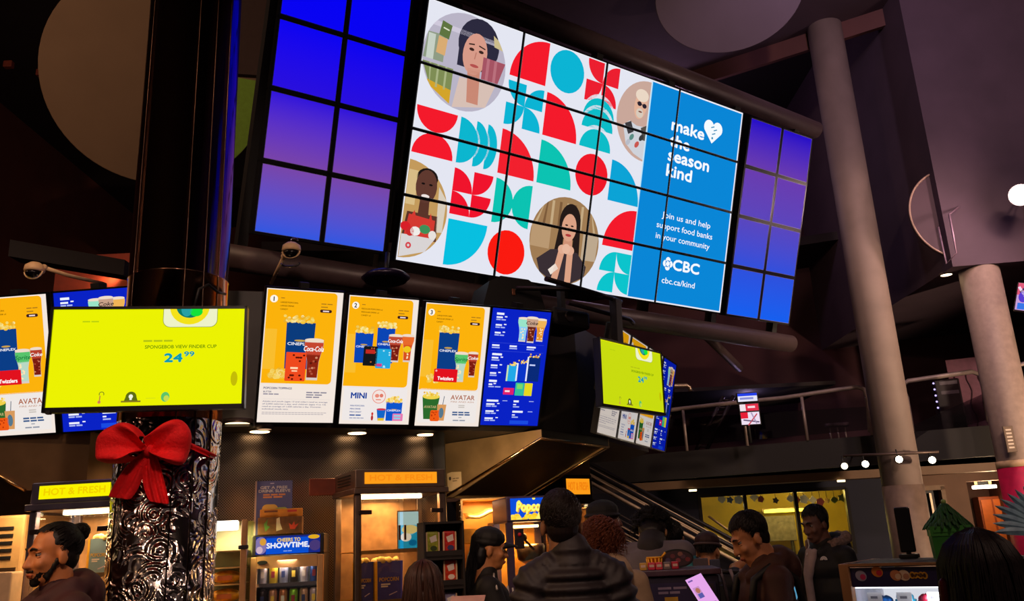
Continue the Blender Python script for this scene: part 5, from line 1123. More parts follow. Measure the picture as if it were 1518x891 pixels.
# poster and sleeve box on the fridge
c = loc(O4, yw4, -.005, .09, zh); t = thing('poster', c, R(yw4 + 8), 'purple GET A FREE DRINK SLEEVE poster standing on the can fridge', 'poster', rx=R(-5))
pw, ph = .245, P(395, 709, 5.8).z - P(395, 790, 5.8).z
p = Pic(); p.rect(0, 0, pw, ph, paint('#4a4a86')); p.L(1).rect(0, 0, .012, ph, paint('#d8b8a8')); p.text('GET A FREE', pw * .5, ph * .15, ph * .05, paint('#fff0e8'), 'C', .04, pw * .72); p.text('DRINK SLEEVE', pw * .52, ph * .215, ph * .05, paint('#fff0e8'), 'C', .04, pw * .84); p.bars(pw * .22, ph * .245, [pw * .62, pw * .55], ph * .03, ph * .045, paint('#e88a3a')); p.bars(pw * .4, ph * .04, [.03], ph * .015, .02, paint('#d8c8e0'))
p.rrect(pw * .2, ph * .44, pw * .62, ph * .75, .03, paint('#eeb430'), 1); p.rrect(pw * .55, ph * .5, pw * .88, ph * .75, .02, paint('#a8b83a'), 1)
o = p.build('print', t, y0=-.002, dy=.0004); o.location = (0, 0, ph + .002); B1((pw / 2, .005, ph / 2), (pw, .008, ph)).build('board', pm('poster_edge', '#d8b8a8', .7), t)
c = loc(O4, yw4, .03, .03, zh + .002); t = thing('sleeve_box', c, R(yw4), 'orange-brown open box of drink sleeves in front of the purple poster', 'box')
bw_, bh_ = .285, .175
b = MB(); b.box((bw_ / 2, .05, bh_ * .32), (bw_, .1, bh_ * .64), None, 0, .004); b.build('tray', pm('sleeve_brown', '#7a4a14', .6, var=.3, scale=30), t)
b = MB(); b.box((bw_ / 2, .06, bh_ * .8), (bw_ * .98, .012, bh_ * .3), None, 0, .004); b.build('back_flap', pm('sleeve_orange', '#e8921e', .6, var=.2), t)
p = Pic(); p.L(1).poly([(.04, .03), (.065, .0), (.06, .04), (.08, .05), (.05, .08)], paint('#5a8a2c')); p.poly([(.12, .0), (.14, -.01), (.145, .03), (.16, .07), (.12, .08)], paint('#f0d8a8'))
p.poly([(.2, .03), (.22, .045), (.235, .02), (.24, .045), (.265, .035), (.24, .07), (.21, .07)], paint('#e84a1c')); p.bars(.04, -.055, [.1, .0], .012, .02, paint('#7a3a08')); p.bars(.19, -.055, [.07], .014, .02, paint('#d83a28'))
o = p.build('print', t, y0=-.002); o.location = (0, 0, .10)
# framed dark red card on the wall right of the fridge
c = P(485, 722, 6.2); t = single('menu_card', B1((c.x, c.y, c.z), (.26, .02, .12), RZ(28), .006), pm('brick_card', '#7a3218', .6), 'reddish brown card behind the left end of the orange warmer', 'card')

# black rack of candy bags
p = P(629, 860, 4.95); O5 = V((p.x, p.y, 0)); yw5 = 20; z5 = P(655, 773, 4.95).z
t = thing('candy_rack', O5, R(yw5), 'black display rack of candy bags between the warmer and the cashier', 'rack')
w5 = .24; d5 = .16; RB = pm('rack_black', '#1c1512', .6)
b = MB()
for x in (.006, w5 - .006): b.box((x, d5 / 2, z5 / 2), (.012, d5, z5), None, 0, .002)
b.box((w5 / 2, d5 - .005, z5 / 2), (w5, .01, z5)); b.box((w5 / 2, d5 / 2, z5 - .006), (w5, d5, .012)); b.box((w5 / 2, d5 / 2, .04), (w5, d5, .08)); b.build('frame', RB, t)
rows5 = [z5 - .185, z5 - .345, z5 - .52, z5 - .69]
for z in rows5: b = MB(); b.box((w5 / 2, d5 / 2 - .01, z - .008), (w5 - .02, d5 - .03, .012)); b.box((w5 / 2, .01, z + .0), (w5 - .02, .01, .05)); b.build('shelf', RB, t)
spec = [(0, .065, '#9aa030', 'green and white'), (0, .165, '#c02a24', 'red'), (1, .165, '#d23a1c', 'orange-red'), (2, .06, '#a8988c', 'silver'), (2, .16, '#8c86a8', 'lilac-silver'), (3, .10, '#7a2a24', 'dark red')]
for k, (rI, x, cl, nm) in enumerate(spec):
    c = loc(O5, yw5, x, .045, rows5[rI]); ct_ = thing('candy_bag', c, R(yw5), '%s candy bag on the %s shelf of the black rack' % (nm, ('top', 'second', 'third', 'fourth')[rI]), 'candy', 'candy bags in the black rack')
    n = 3
    for j in range(1):
        b = MB(); b.box((0, .02 , .068), (.078, .03, .13), None, 0, .012); b.build('bag', pm('candy_' + cl.strip('#'), cl, .35, var=.3, scale=50), ct_)
    b = MB(); b.box((-.036, .003, .066), (.008, .006, .125)); b.box((.036, .003, .066), (.008, .006, .125)); b.build('pale_edges', pm('candy_edge', '#d8b890', .4), ct_)
    p = Pic(); rr = random.Random(k); p.poly([(-.02, -.03), (.02, -.045), (.025, -.01), (-.01, .0)], paint('#e8dcd0')); p.ell(.005, .03, .02, .014, paint(('#3a4a1a', '#3a3a6a', '#e8d8c8')[k % 3])); o = p.build('print', ct_, y0=.0035); o.location = (0, 0, .07)
# popcorn machines at the back under the hood
def kettle_machine(root, w, d, zt, zs, sign):
    F_ = pm('violet_steel', '#6a5a78', .35, .7)
    b = MB(); b.box((w / 2, d / 2, .42), (w, d, .84), None, 0, .01); b.build('base', pm('machine_base', '#8a6a40', .4, .6), root)
    for x, y in ((.02, .02), (w - .02, .02), (.02, d - .02), (w - .02, d - .02)):
        b = MB(); b.box((x, y, (zs + .84) / 2), (.05, .04, zs - .84)); b.build('corner_post', F_, root)
    b = MB(); b.box((w / 2, d / 2, (zt + zs) / 2), (w, d, zt - zs), None, 0, .01); hd = b.build('header', F_, root)
    b = MB(); b.box((w / 2, d - .01, (zs + .84) / 2), (w - .04, .01, zs - .84)); b.build('back_panel', pm('amber_panel', '#d89a3c', .5, .2, scale=4), root)
    b = MB(); b.box((w / 2, .01, (zs + .84) / 2), (w - .09, .006, zs - .84)); b.build('front_glass', glass('warm_glass', (.95, .9, .8), .08), root)
    b = MB(); b.lathe([(.05, 0), (.10, .03), (.11, .12), (.10, .14)], Matrix.Translation((w * .62, d * .5, zs - .30)), 24); kt = b.build('kettle', STEEL, root)
    b = MB(); b.tube([(w * .62, d * .5 - .1, zs - .2), (w * .40, d * .2, zs - .12)], .010, 8); b.ell((w * .39, d * .19, zs - .11), (.025, .02, .03)); b.build('handle', BLACK, kt)
    b = MB(); b.box((.09, .02, zs - .12), (.07, .03, .14), None, 0, .006); b.build('switch_box', pm('switch_dark', '#2a2024', .4), root); b = MB(); b.ell((.09, 0, zs - .09), .014); b.build('red_button', pm('red_button', '#d8203a', .4), root)
    b = MB(); rr = random.Random(3)
    for k in range(90): b.ell((.06 + (w - .12) * rr.random(), .06 + (d - .12) * rr.random(), .86 + .10 * rr.random()), .02 + .012 * rr.random(), seg=8)
    b.build('popcorn_heap', pm('popcorn_amber', '#f0b84a', .8), root)['kind'] = 'stuff'
    b = MB(); b.box((w / 2, d * .5, zs - .03), (w * .6, .06, .02), None, 0, .006); b.build('inner_lamp', em('#ffe2a0', 8), root)
    lamp('machine_glow', 'AREA', (w / 2, d * .4, zs - .06), 9, AMBER, w * .6, parent=root)
    hh = zt - zs; p = Pic()
    p.L(0).rect(0, 0, w * .84, hh * .84, '#0c4ad0'); p.L(1); rr = random.Random(9)
    for k in range(26): p.ell(w * .84 * rr.random(), hh * .84 * (.78 + .22 * rr.random()), .022, .018, rr.choice(['#f6d83a', '#fbe96a', '#f0c020']), 1, 10)
    for k in range(10): p.ell(w * .84 * rr.random(), hh * .84 * rr.random() * .8, .012, .01, '#f6e45a', 1, 9)
    p.text('Popcorn', w * .45, hh * .5, hh * .36, '#fdf26a', 'C', .05, w * .66, .15, l=3); p.text('Popcorn', w * .45 + .006, hh * .5 + .006, hh * .36, '#e8a81a', 'C', .07, w * .66, .15, l=2)
    o = p.build('lit_sign', hd, (0, 0, w * .84, hh * .84), mat=lambda c: em(c, 1.1)); o.location = (w * .08, -.004, zt - hh * .08)
p = P(755, 850, 6.35); t = thing('popcorn_machine', V((p.x, p.y, 0)), R(14), 'lit popcorn machine with a blue Popcorn sign, behind the man in the puffer jacket', 'popcorn machine')
kettle_machine(t, .37, .5, P(780, 735, 6.35).z, P(780, 773, 6.35).z, 'Popcorn')
p = P(686, 850, 7.15); t = thing('popcorn_bin', V((p.x, p.y, 0)), R(10), 'glowing amber popcorn bin with a slanted lid, behind the cashier', 'popcorn bin'); w6 = .40; z6 = P(720, 738, 7.15).z
b = MB(); b.box((w6 / 2, .2, .5), (w6, .4, 1.0), None, 0, .01); b.build('base', pm('amber_base', '#c88a34', .45, .3, scale=4), t)
b = MB(); b.box((w6 / 2, .39, (z6 + 1) / 2), (w6, .012, z6 - 1)); b.build('back_panel', pm('amber_panel', '#d89a3c', .5, .2, scale=4), t)
b = MB()
for x in (.008, w6 - .008): b.box((x, .2, (z6 + 1) / 2), (.016, .4, z6 - 1))
b.build('side_panel', pm('tan_side', '#b08a54', .4, .4), t)
b = MB(); b.box((w6 / 2, .2, z6 - .006), (w6, .4, .012)); b.build('top', pm('tan_side', '#b08a54', .4, .4), t)
b = MB()
for k in range(5): b.cyl((-.002, -.002, z6 - .05 - k * .05), (-.012, -.002, z6 - .05 - k * .05), .012, seg=10)
b.build('rivets', CHROME, t)
b = MB(); rows = [[(x, .02 + .1 * j, z6 - .17 + .07 * (x / w6) + .012 * math.sin(x * 30) + .02 * j) for x in [w6 * i / 10 for i in range(1, 10)]] for j in range(3)]; b.grid(rows); o = b.build('slanted_lid', pm('lid_gold', '#d8a050', .3, .7), t); md = o.modifiers.new('s', 'SOLIDIFY'); md.thickness = .01
b = MB(); b.box((w6 * .30, .1, z6 - .30), (w6 * .5, .1, .12), None, 0, .01); b.build('scoop_box', pm('scoop_yellow', '#f0a81c', .5), t)
b = MB(); b.box((w6 * .78, .1, z6 - .26), (w6 * .38, .12, .12), None, 0, .01); b.build('drawer_box', pm('drawer_brown', '#8a5a24', .5), t)
lamp('machine_glow', 'AREA', (w6 / 2, .15, z6 - .03), 4, (1, .62, .3), w6 * .6, parent=t)
p = P(843, 850, 8.9); t = thing('popcorn_warmer', V((p.x, p.y, 0)), R(40), 'narrow warmer with a small orange sign, right of the man in the puffer jacket', 'popcorn warmer'); z7 = P(864, 702, 8.9).z
warmer(t, .42, .4, z7, P(864, 740, 8.9).z, '#3a2c26', '#ff9d1a', '#f28410', AMBER, 8)
# card on the counter by the cashier
c = P(692, 886, 4.3); t = thing('counter_card', V((c.x, c.y, 1.0)), R(-8), 'pale pink card in a stand on the counter before the cashier', 'card'); B1((0, 0, c.z - 1.02), (.17, .006, .10), Matrix.Rotation(R(-60), 3, 'X'), .002).build('sheet', pm('pink_card', '#c8988c', .6), t); b = MB(); b.box((0, 0, .005), (.12, .08, .01), None, 0, .003); b.cyl((0, .02, 0), (0, .02, c.z - 1.02), .005, seg=8); b.build('stand', CHROME, t)
b = MB(); b.prism([(-1.1, 3.95, 0), (.1, 4.35, 0), (.0, 4.75, 0), (-1.2, 4.35, 0)], (0, 0, 1.0)); single('service_counter', b, pm('counter_dark', '#241a18', .5), 'dark service counter in front of the cashier', 'counter')
# soffit lamps over the stand (real lamps in the stand's ceiling)
for k, (x, y) in enumerate(((-2.6, 6.05), (-1.9, 6.2), (-1.25, 6.55), (-.75, 6.85))):
    c = V((x, y, ZS - .012)); t = thing('soffit_lamp', c, 0, 'round lamp in the stand ceiling above ' + ('the yellow-topped cabinet', 'the shelf of chips', 'the can fridge', 'the orange warmer')[k], 'lamp', 'lamps in the stand ceiling')
    b = MB(); b.lathe([(.07, .0), (.07, .01)], seg=24); b.build('lens', em('#ffd09a', 5), t); b = MB(); b.lathe([(.085, .004), (.085, .011), (.072, .011), (.072, .004)], seg=24); b.build('ring', pm('lamp_ring', '#6a5a50', .4, .5), t)
    lamp('soffit_glow', 'SPOT', c - V((0, 0, .02)), 30 if k == 2 else 20, WARM, .05, c - V((0, .1, 2)), 130, .7, None)
lamp('hood_fill', 'SPOT', P(700, 715, 6.1), 55, (1, .68, .36), .06, P(748, 668, 7.2), 75, .9)  # unseen spot added to put a highlight on the steel hood
# ================================================================== merchandise on the right
def onp(px, py, Y): return P(px, py, Y)
c0 = P(1251, 836, 4.2); yc = -37; z0 = c0.z; O6 = V((c0.x, c0.y, 0)); W6, D6 = .95, .52
t = thing('display_case', O6, R(yc), 'wooden display case with a purple candy banner and a white lit inside, lower right', 'display case')
WOODc = pm('case_wood', '#a8764a', .5, scale=8)
b = MB(); b.box((W6 / 2, D6 / 2, .45), (W6, D6, .9), None, 0, .008); b.build('base', pm('case_base', '#6a4a34', .5), t)
for x in (.0, W6): b = MB(); b.box((x - .0, D6 / 2, z0 / 2), (.045, D6 + .04, z0), None, 0, .004); b.build('end_panel', WOODc, t)
b = MB(); b.box((W6 / 2, D6 / 2, z0 - .008), (W6, D6, .016)); b.build('top', pm('case_top', '#1e1412', .75), t)
b = MB(); b.box((W6 / 2, .0, z0 - .006), (W6, .03, .012)); b.build('top_trim', WOODc, t)
bh = .085
b = MB(); b.box((W6 / 2, .008, z0 - .02 - bh / 2), (W6 - .045, .012, bh)); bn = b.build('banner', pm('banner_purple', '#2c2250', .5), t)
p = Pic(); p.L(1)
for x, c, c2 in ((.05, '#a8a0b8', '#d83a6a'), (.125, '#e8842a', '#d82a3a'), (.205, '#d88a5a', '#f0c8a0'), (.24, '#e8c8a8', '#c88a6a'), (.56, '#d83a6a', '#f0d0d8')):
    p.ell(x, .035 if x != .125 else .018, .026, .023, paint(c), 1, 18, .5); p.ell(x + .008, .04 if x != .125 else .023, .013, .013, paint(c2), 2, 14)
for k in range(14):
    a = k * 2.4; p.ell(.30 + .028 * cos(a), .036 + .02 * sin(a * 1.3), .012, .011, paint('#e8a82a'), 1 + k % 2, 10); p.ell(.30 + .028 * cos(a), .036 + .02 * sin(a * 1.3), .005, .005, paint('#5a3a20'), 3, 8)
o = p.build('print', bn, y0=.001); o.location = (.02, 0, z0 - .02)
b = MB(); b.box((W6 / 2, D6 - .02, z0 - .28), (W6 - .05, .02, .36)); b.build('back_panel', em('#e8eaf4', .9), t)  # panel glows by itself, standing in for the lit white inside
b = MB(); b.box((W6 / 2, .03, z0 - .108), (W6 - .06, .02, .008)); b.build('lamp_strip', em('#f4f6ff', 2), t)
b = MB()
for x in (.024, W6 - .024): b.box((x, D6 / 2, z0 - .28), (.003, D6 - .06, .34))
b.build('inner_side', pm('white_liner', '#e4e6f0', .5), t)
b = MB(); b.box((W6 / 2, D6 / 2, z0 - .285), (W6 - .05, D6 - .05, .012)); b.build('shelf', pm('white_shelf', '#e0e0ea', .5), t)
b = MB(); b.box((W6 / 2, .004, z0 - .28), (W6 - .05, .006, .34)); b.build('front_glass', glass('clear_glass', (1, 1, 1), .05), t)
lamp('case_glow', 'AREA', (W6 / 2, .1, z0 - .13), 4, (.9, .95, 1), .3, parent=t)
for k, (x, w_, h_, cl, nm) in enumerate(((.10, .10, .10, '#1f7ad8', 'blue'), (.20, .09, .115, '#2ab0d8', 'cyan'), (.30, .09, .11, '#c82a4a', 'crimson'), (.41, .10, .10, '#e0304a', 'red'), (.70, .09, .12, '#8a3ad0', 'violet'))):
    c = loc(O6, yc, x, .20, z0 - .279); q = thing('candy_tub', c, R(yc), nm + ' tub of candy in the lit display case', 'tub', 'candy tubs in the lit case')
    b = MB(); b.lathe([(w_ * .42, 0), (w_ * .5, h_ * .85), (w_ * .52, h_ * .85), (w_ * .52, h_ * .92)], seg=20); b.build('tub', pm('tub_' + cl.strip('#'), cl, .4), q)
    b = MB(); rr = random.Random(k)
    for j in range(16): b.ell((w_ * .4 * (rr.random() * 2 - 1) * .8, w_ * .4 * (rr.random() * 2 - 1) * .8, h_ * .93 + .012 * rr.random()), .018, seg=8)
    b.build('candy', pm('tubcandy_' + cl.strip('#'), cl, .35, var=.4, scale=60), q)
for k, x in enumerate((.10, .23, .36, .5)):
    c = loc(O6, yc, x, .06, z0 - .155); q = thing('price_tag', c, R(yc), 'white price tag clipped in the lit case, %s from the left' % ('first', 'second', 'third', 'fourth')[k], 'price tag', 'price tags in the lit case')
    p = Pic(); p.rect(-.032, -.022, .032, .022, paint('#f4f2f6')); p.L(1).bars(-.018, -.006, [.036], .011, .02, paint('#8a8694')); p.build('card', q, y0=-.002); B1((0, .002, 0), (.064, .003, .044)).build('backing', pm('tag_white', '#e8e6ea', .6), q)
    b = MB(); b.cyl((0, .003, -.022), (0, .003, -.122), .004, seg=6); b.build('stem', CHROME, q)
# green bucket with leafy roof on the case
c = loc(O6, yc, .20, .34, z0); cb = P(1414, 829, 4.22); c = V((cb.x, cb.y, z0)); t = thing('novelty_bucket', c, R(-20), 'green novelty bucket with a leafy pyramid lid on the display case', 'bucket')
GB_ = pm('leaf_green', '#3a8a34', .45); w_ = .088
b = MB(); b.lathe([(w_ * 1.28, 0), (w_ * 1.36, .10), (w_ * 1.36, .105)], Matrix.Rotation(R(45), 4, 'Z'), 4, smooth=False); b.build('tub', GB_, t)
b = MB(); b.lathe([(w_ * 1.42, .105), (w_ * 1.42, .15)], Matrix.Rotation(R(45), 4, 'Z'), 4, smooth=False); b.box((0, -w_ * 1.01, .128), (w_ * 1.7, .006, .012)); b.build('lid_band', pm('leaf_green_light', '#4a9a3c', .45), t)
b = MB(); b.lathe([(w_ * 1.2, .15), (.012, .255)], Matrix.Rotation(R(45), 4, 'Z'), 4, smooth=False)
rr = random.Random(5)
for lv in range(7):
    z = .152 + lv * .014; rad = w_ * 1.15 * (1 - lv / 8.0)
    for k in range(max(6, 20 - lv * 2)):
        a = 2 * pi * k / max(6, 20 - lv * 2) + lv * .4; e = Matrix.Rotation(a, 3, 'Z') @ Matrix.Rotation(R(55), 3, 'Y')
        b.ell((rad * cos(a), rad * sin(a), z), (.022, .008, .004), e, 8)
b.build('leaf_roof', pm('leaf_dark', '#245c22', .6, var=.4, scale=30), t); b = MB(); b.ell((0, 0, .262), .012, seg=12); b.build('tip', pm('leaf_tip', '#a8c86a', .5), t)
# black card terminal behind it
c = loc(O6, yc, .26, .46, z0); cq = loc(O6, yc, .19, .44, z0); t = thing('register_screen', V((cq.x, cq.y, z0)), R(-30), 'black back of a small upright monitor on the display case', 'monitor')
b = MB(); b.box((0, 0, .14), (.072, .03, .22), None, 0, .008); b.build('case', BEZ, t); b = MB(); b.box((0, 0, .012), (.09, .08, .02), None, 0, .005); b.cyl((0, 0, .01), (0, 0, .06), .012); b.build('stand', BLACK, t)
# winged topper at the right
c = P(1556, 822, 3.72); t = thing('winged_topper', V((c.x, c.y, z0)), R(-20), 'pale blue feathered wing of a cup topper at the right edge', 'figurine')
b = MB(); b.lathe([(.05, 0), (.06, .10), (.055, .11)], seg=24); b.build('cup', pm('ice_cup', '#7a90a8', .4), t)
b = MB(); WG = pm('wing_feather', '#a8d4f4', .4, var=.3, scale=25)
for k in range(11):
    a = 172 - k * 9.5; L_ = .20 - .007 * abs(k - 3); base = V((-.01 + .004 * k, .003 * k, .11 + .004 * k)); d = V((cos(R(a)), -.12, sin(R(a)))); u = V((-sin(R(a)), 0, cos(R(a)))); wd = .020
    rowsL = []
    for j in range(9):
        q = j / 8; hw_ = wd * (1 - (2 * q - .75) ** 2 * .55) * (1 if j < 8 else .12); c_ = base + d * L_ * q + u * (.018 * q * q)
        rowsL.append([c_ - u * hw_ + V((0, .003, 0)), c_ + V((0, -.004, 0)), c_ + u * hw_ + V((0, .003, 0))])
    b.grid(rowsL, smooth=False)
o = b.build('wing', WG, t); md = o.modifiers.new('s', 'SOLIDIFY'); md.thickness = .003; b = MB(); b.ell((-.025, -.01, .12), (.04, .02, .022)); b.build('wing_joint', pm('wing_blue', '#5a7aa8', .4), t)
# pale blue lit acrylic behind the hoodie
c = P(1178, 850, 5.0); zc = P(1178, 822, 5.0).z; t = thing('acrylic_display', V((c.x, c.y, 0)), R(-10), 'pale blue glowing acrylic strip just right of the brown hoodie', 'display')
b = MB(); b.box((0, .02, zc / 2 - .15), (.05, .05, zc - .3)); b.build('post', BLACK, t); b = MB(); b.prism([(-.008, -.01, zc - .24), (.010, -.01, zc - .2), (.02, -.01, zc - .1), (.004, -.01, zc - .01), (-.016, -.01, zc), (-.02, -.01, zc - .12)], (0, .015, 0)); b.build('glowing_strip', em('#5aa0c4', .8), t)

# promotion stand with poster, toys and a tablet
c = P(945, 850, 4.7); zT = P(1000, 843, 4.7).z; O7 = V((c.x, c.y, 0)); yw7 = -6; W7 = .42
t = thing('merchandise_stand', O7, R(yw7), 'dark promotion stand with a dim purple poster, in front of the bending people', 'stand')
b = MB(); b.box((W7 / 2, .2, zT / 2 - .02), (W7, .38, zT - .04), None, 0, .006); b.build('body', pm('stand_violet', '#221a34', .6), t)
b = MB(); b.box((W7 / 2, .2, zT - .02), (W7 + .03, .42, .03), None, 0, .005); b.build('tray', pm('tray_mauve', '#4a3040', .5), t)
p = Pic(); p.rect(.06, .03, W7 - .02, .7, paint('#2a2048')); p.L(1).bars(.10, .05, [.16, .12], .012, .022, paint('#8a7a94')); p.bars(.13, .10, [.08, .07], .022, .03, paint('#c8962a')); p.ell(.2, .23, .05, .06, paint('#a86a2c'), 1); p.rect(W7 - .10, .04, W7 - .03, .5, paint('#3a2a3c'), 1); p.ell(W7 - .065, .08, .02, .02, paint('#6a5a6a'), 2); p.ell(W7 - .065, .15, .02, .02, paint('#7a5a5a'), 2)
o = p.build('poster', t, y0=-.001); o.location = (0, 0, zT - .04)
for k, (x, cl, nm) in enumerate(((.035, '#c8983a', 'mustard'), (.08, '#d02a4a', 'red'), (.12, '#d83a4a', 'coral red'), (.162, '#7a6a6a', 'grey'), (.205, '#c01a3a', 'crimson'))):
    c = loc(O7, yw7, x, .06, zT - .004); q = thing('small_box', c, R(yw7), nm + ' small packet on the front of the promotion stand', 'packet', 'small packets on the promotion stand')
    b = MB(); b.box((0, .03, .019), (.037, .04, .038), None, 0, .004); b.build('carton', pm('packet_' + cl.strip('#'), cl, .5), q); b = MB(); b.box((0, .0095, .021), (.025, .003, .013)); b.build('print', pm('packet_print', '#d8b8a8', .5), q)
c = loc(O7, yw7, .10, .15, zT - .004); t = thing('yellow_bucket', c, 0, 'yellow toy bucket standing on the promotion stand', 'bucket')
b = MB(); b.lathe([(.034, 0), (.040, .058), (.043, .058), (.043, .066)], seg=24)
for k in range(12): b.cyl((.036 * cos(k * pi / 6), .036 * sin(k * pi / 6), .004), (.041 * cos(k * pi / 6), .041 * sin(k * pi / 6), .058), .005, seg=6)
b.build('bucket', pm('toy_yellow', '#f0a816', .45), t); b = MB(); b.tube([(.04, 0, .06), (.055, 0, .075), (.064, 0, .086)], .006, 8); b.build('handle', pm('toy_yellow', '#f0a816', .45), t)
c = loc(O7, yw7, .225, .2, zT - .004); t = thing('oval_display', c, R(yw7), 'dark oval stand with reddish patterned front on the promotion stand', 'display')
b = MB(); q = [(.092 * cos(2 * pi * k / 36), 0, .05 + .05 * sin(2 * pi * k / 36)) for k in range(36)]; b.prism(q, (0, .04, 0)); b.build('frame', BLACK, t)
p = Pic(); p.ell(0, 0, .118, .062, paint('#3a2228')); p.L(1)
for k, (x, y, cl) in enumerate(((-.07, .01, '#4a3a5a'), (-.03, -.02, '#6a3038'), (.01, .015, '#8a4048'), (.05, -.015, '#5a3a4a'), (.085, .01, '#7a2a30'), (-.05, .035, '#6a4a50'), (.03, -.035, '#8a5a50'))): p.ell(x, y, .02, .018, paint(cl), 1, 12)
o = p.build('picture', t, y0=-.002); o.location = (0, 0, .05); o.scale = (.7, 1, .66)
c = P(1041, 876, 4.0); t = thing('tablet', c, R(-14), 'tilted tablet with a pink-white page, beside the promotion stand', 'tablet', None, R(-42))
t.rotation_euler = (R(-38), R(-20), R(4))
b = MB(); b.box((0, .008, 0), (.088, .012, .17), None, 0, .004); b.build('body', BLACK, t)
p = Pic(); p.rect(-.04, -.082, .04, .082, '#e6a6ea'); p.L(1).bars(-.034, -.07, [.026], .008, .02, '#7a5aa8'); p.rect(-.032, -.03, -.002, .03, '#c890c8', 1); p.ell(-.016, -.01, .01, .014, '#b0705a', 2); p.rect(-.026, .006, -.004, .03, '#5a5aa8', 2); p.bars(-.035, .066, [.07], .006, .01, '#b880c0'); p.build('screen', t, y0=.0015)
b = MB(); b.cyl((0, .02, -.02), (0, .07, -.3), .012); b.build('arm', BLACK, t)
c = P(1068, 866, 4.7); t = thing('strap_rack', V((c.x, c.y, 0)), R(-8), 'low dark rack of pale grey hanging straps, left of the brown hoodie', 'rack'); zr = P(1065, 846, 4.7).z
b = MB()
b.box((0, .1, zr - .32), (.30, .14, .1)); b.cyl((-.14, .1, 0), (-.14, .1, zr), .012); b.cyl((.14, .1, 0), (.14, .1, zr), .012); b.tube([(-.15, .1, zr), (.15, .1, zr - .02)], .012); b.build('frame', pm('rack_black', '#1c1512', .6), t)
for k in range(5):
    x = -.10 + .055 * k; b = MB(); b.tube([(x, .085, zr), (x + .012, .07, zr - .05), (x + .02, .07, zr - .11), (x + .025, .08, zr - .17)], .009, 6); b.build('strap', pm('strap_grey', '#8a7a80', .5), t)
c = P(1039, 838, 5.3); t = thing('paper_bag', V((c.x, c.y, 0)), R(-10), 'two dull grey paper bags standing behind the strap rack', 'bags'); zt_ = P(1040, 828, 5.3).z
b = MB(); b.box((0, .05, zt_ - .07), (.09, .05, .14), None, 0, .004); b.build('bag', pm('bag_grey', '#4a404a', .7), t); b = MB(); b.box((.085, .06, zt_ - .075), (.06, .05, .13), None, 0, .004); b.build('bag', pm('bag_slate', '#34384e', .7), t)
b = MB(); b.box((.03, .08, zt_ / 2 - .08), (.2, .12, zt_ - .16)); b.build('stand', BLACK, t)
# ================================================================== people
def _unit(seg, rings):
    vs = [(0, 0, 1)]; fs = []
    for i in range(1, rings):
        for k in range(seg): th = pi * i / rings; ph = 2 * pi * k / seg; vs.append((sin(th) * cos(ph), sin(th) * sin(ph), cos(th)))
    vs.append((0, 0, -1)); n = len(vs) - 1
    for k in range(seg): fs.append((0, 1 + k, 1 + (k + 1) % seg)); fs.append((n, n - seg + (k + 1) % seg, n - seg + k))
    for i in range(rings - 2):
        for k in range(seg): a = 1 + i * seg; fs.append((a + k, a + seg + k, a + seg + (k + 1) % seg, a + (k + 1) % seg))
    return vs, fs
_US = _unit(14, 8)
def blob(name, prims, vox, mat, parent, smooth=4, fac=.5, label=None):
    """one continuous surface grown from overlapping rounded forms"""
    vs = []; fs = []
    def sph(c, r, rot=None):
        o_ = len(vs)
        if not hasattr(r, '__len__'): r = (r, r, r)
        M = Matrix.Translation(V(c)) @ (rot.to_4x4() if rot else Matrix()) @ Matrix.Diagonal((*r, 1))
        vs.extend([M @ V(q) for q in _US[0]]); fs.extend([tuple(i + o_ for i in f) for f in _US[1]])
    for p in prims:
        if p[0] == 'e': sph(p[1], p[2], p[3] if len(p) > 3 else None)
        else:
            p0, p1, r0, r1 = V(p[1]), V(p[2]), p[3], p[4]; sph(p0, r0); sph(p1, r1)
            d = p1 - p0
            if d.length < 1e-6: continue
            rt3 = d.to_track_quat('Z', 'Y').to_matrix(); o_ = len(vs); n = 14
            for q, r in ((p0, r0), (p1, r1)): vs.extend([q + rt3 @ V((r * cos(2 * pi * k / n), r * sin(2 * pi * k / n), 0)) for k in range(n)])
            fs.extend([(o_ + k, o_ + (k + 1) % n, o_ + n + (k + 1) % n, o_ + n + k) for k in range(n)])
            fs.append(tuple(o_ + k for k in range(n))[::-1]); fs.append(tuple(o_ + n + k for k in range(n)))
    me = bpy.data.meshes.new('tmp'); me.from_pydata([tuple(v) for v in vs], [], fs)
    o = bpy.data.objects.new('tmp', me); col.objects.link(o)
    md = o.modifiers.new('r', 'REMESH'); md.mode = 'VOXEL'; md.voxel_size = vox; md.use_smooth_shade = True
    if smooth: md = o.modifiers.new('s', 'SMOOTH'); md.iterations = smooth; md.factor = fac
    m2 = bpy.data.meshes.new_from_object(o.evaluated_get(bpy.context.evaluated_depsgraph_get()))
    bpy.data.objects.remove(o); bpy.data.meshes.remove(me); m2.name = name
    m2.polygons.foreach_set('use_smooth', [True] * len(m2.polygons))
    return mesh_obj(name, m2, mat, parent, label)
def tf(prims, M, s=1.0):
    R3 = M.to_3x3(); out = []
    for p in prims:
        if p[0] == 'e':
            r = p[2] if hasattr(p[2], '__len__') else (p[2],) * 3
            rot = R3.normalized() @ (p[3] if len(p) > 3 and p[3] else Matrix.Identity(3)); out.append(('e', M @ V(p[1]), tuple(x * s for x in r), rot))
        else: out.append(('c', M @ V(p[1]), M @ V(p[2]), p[3] * s, p[4] * s))
    return out
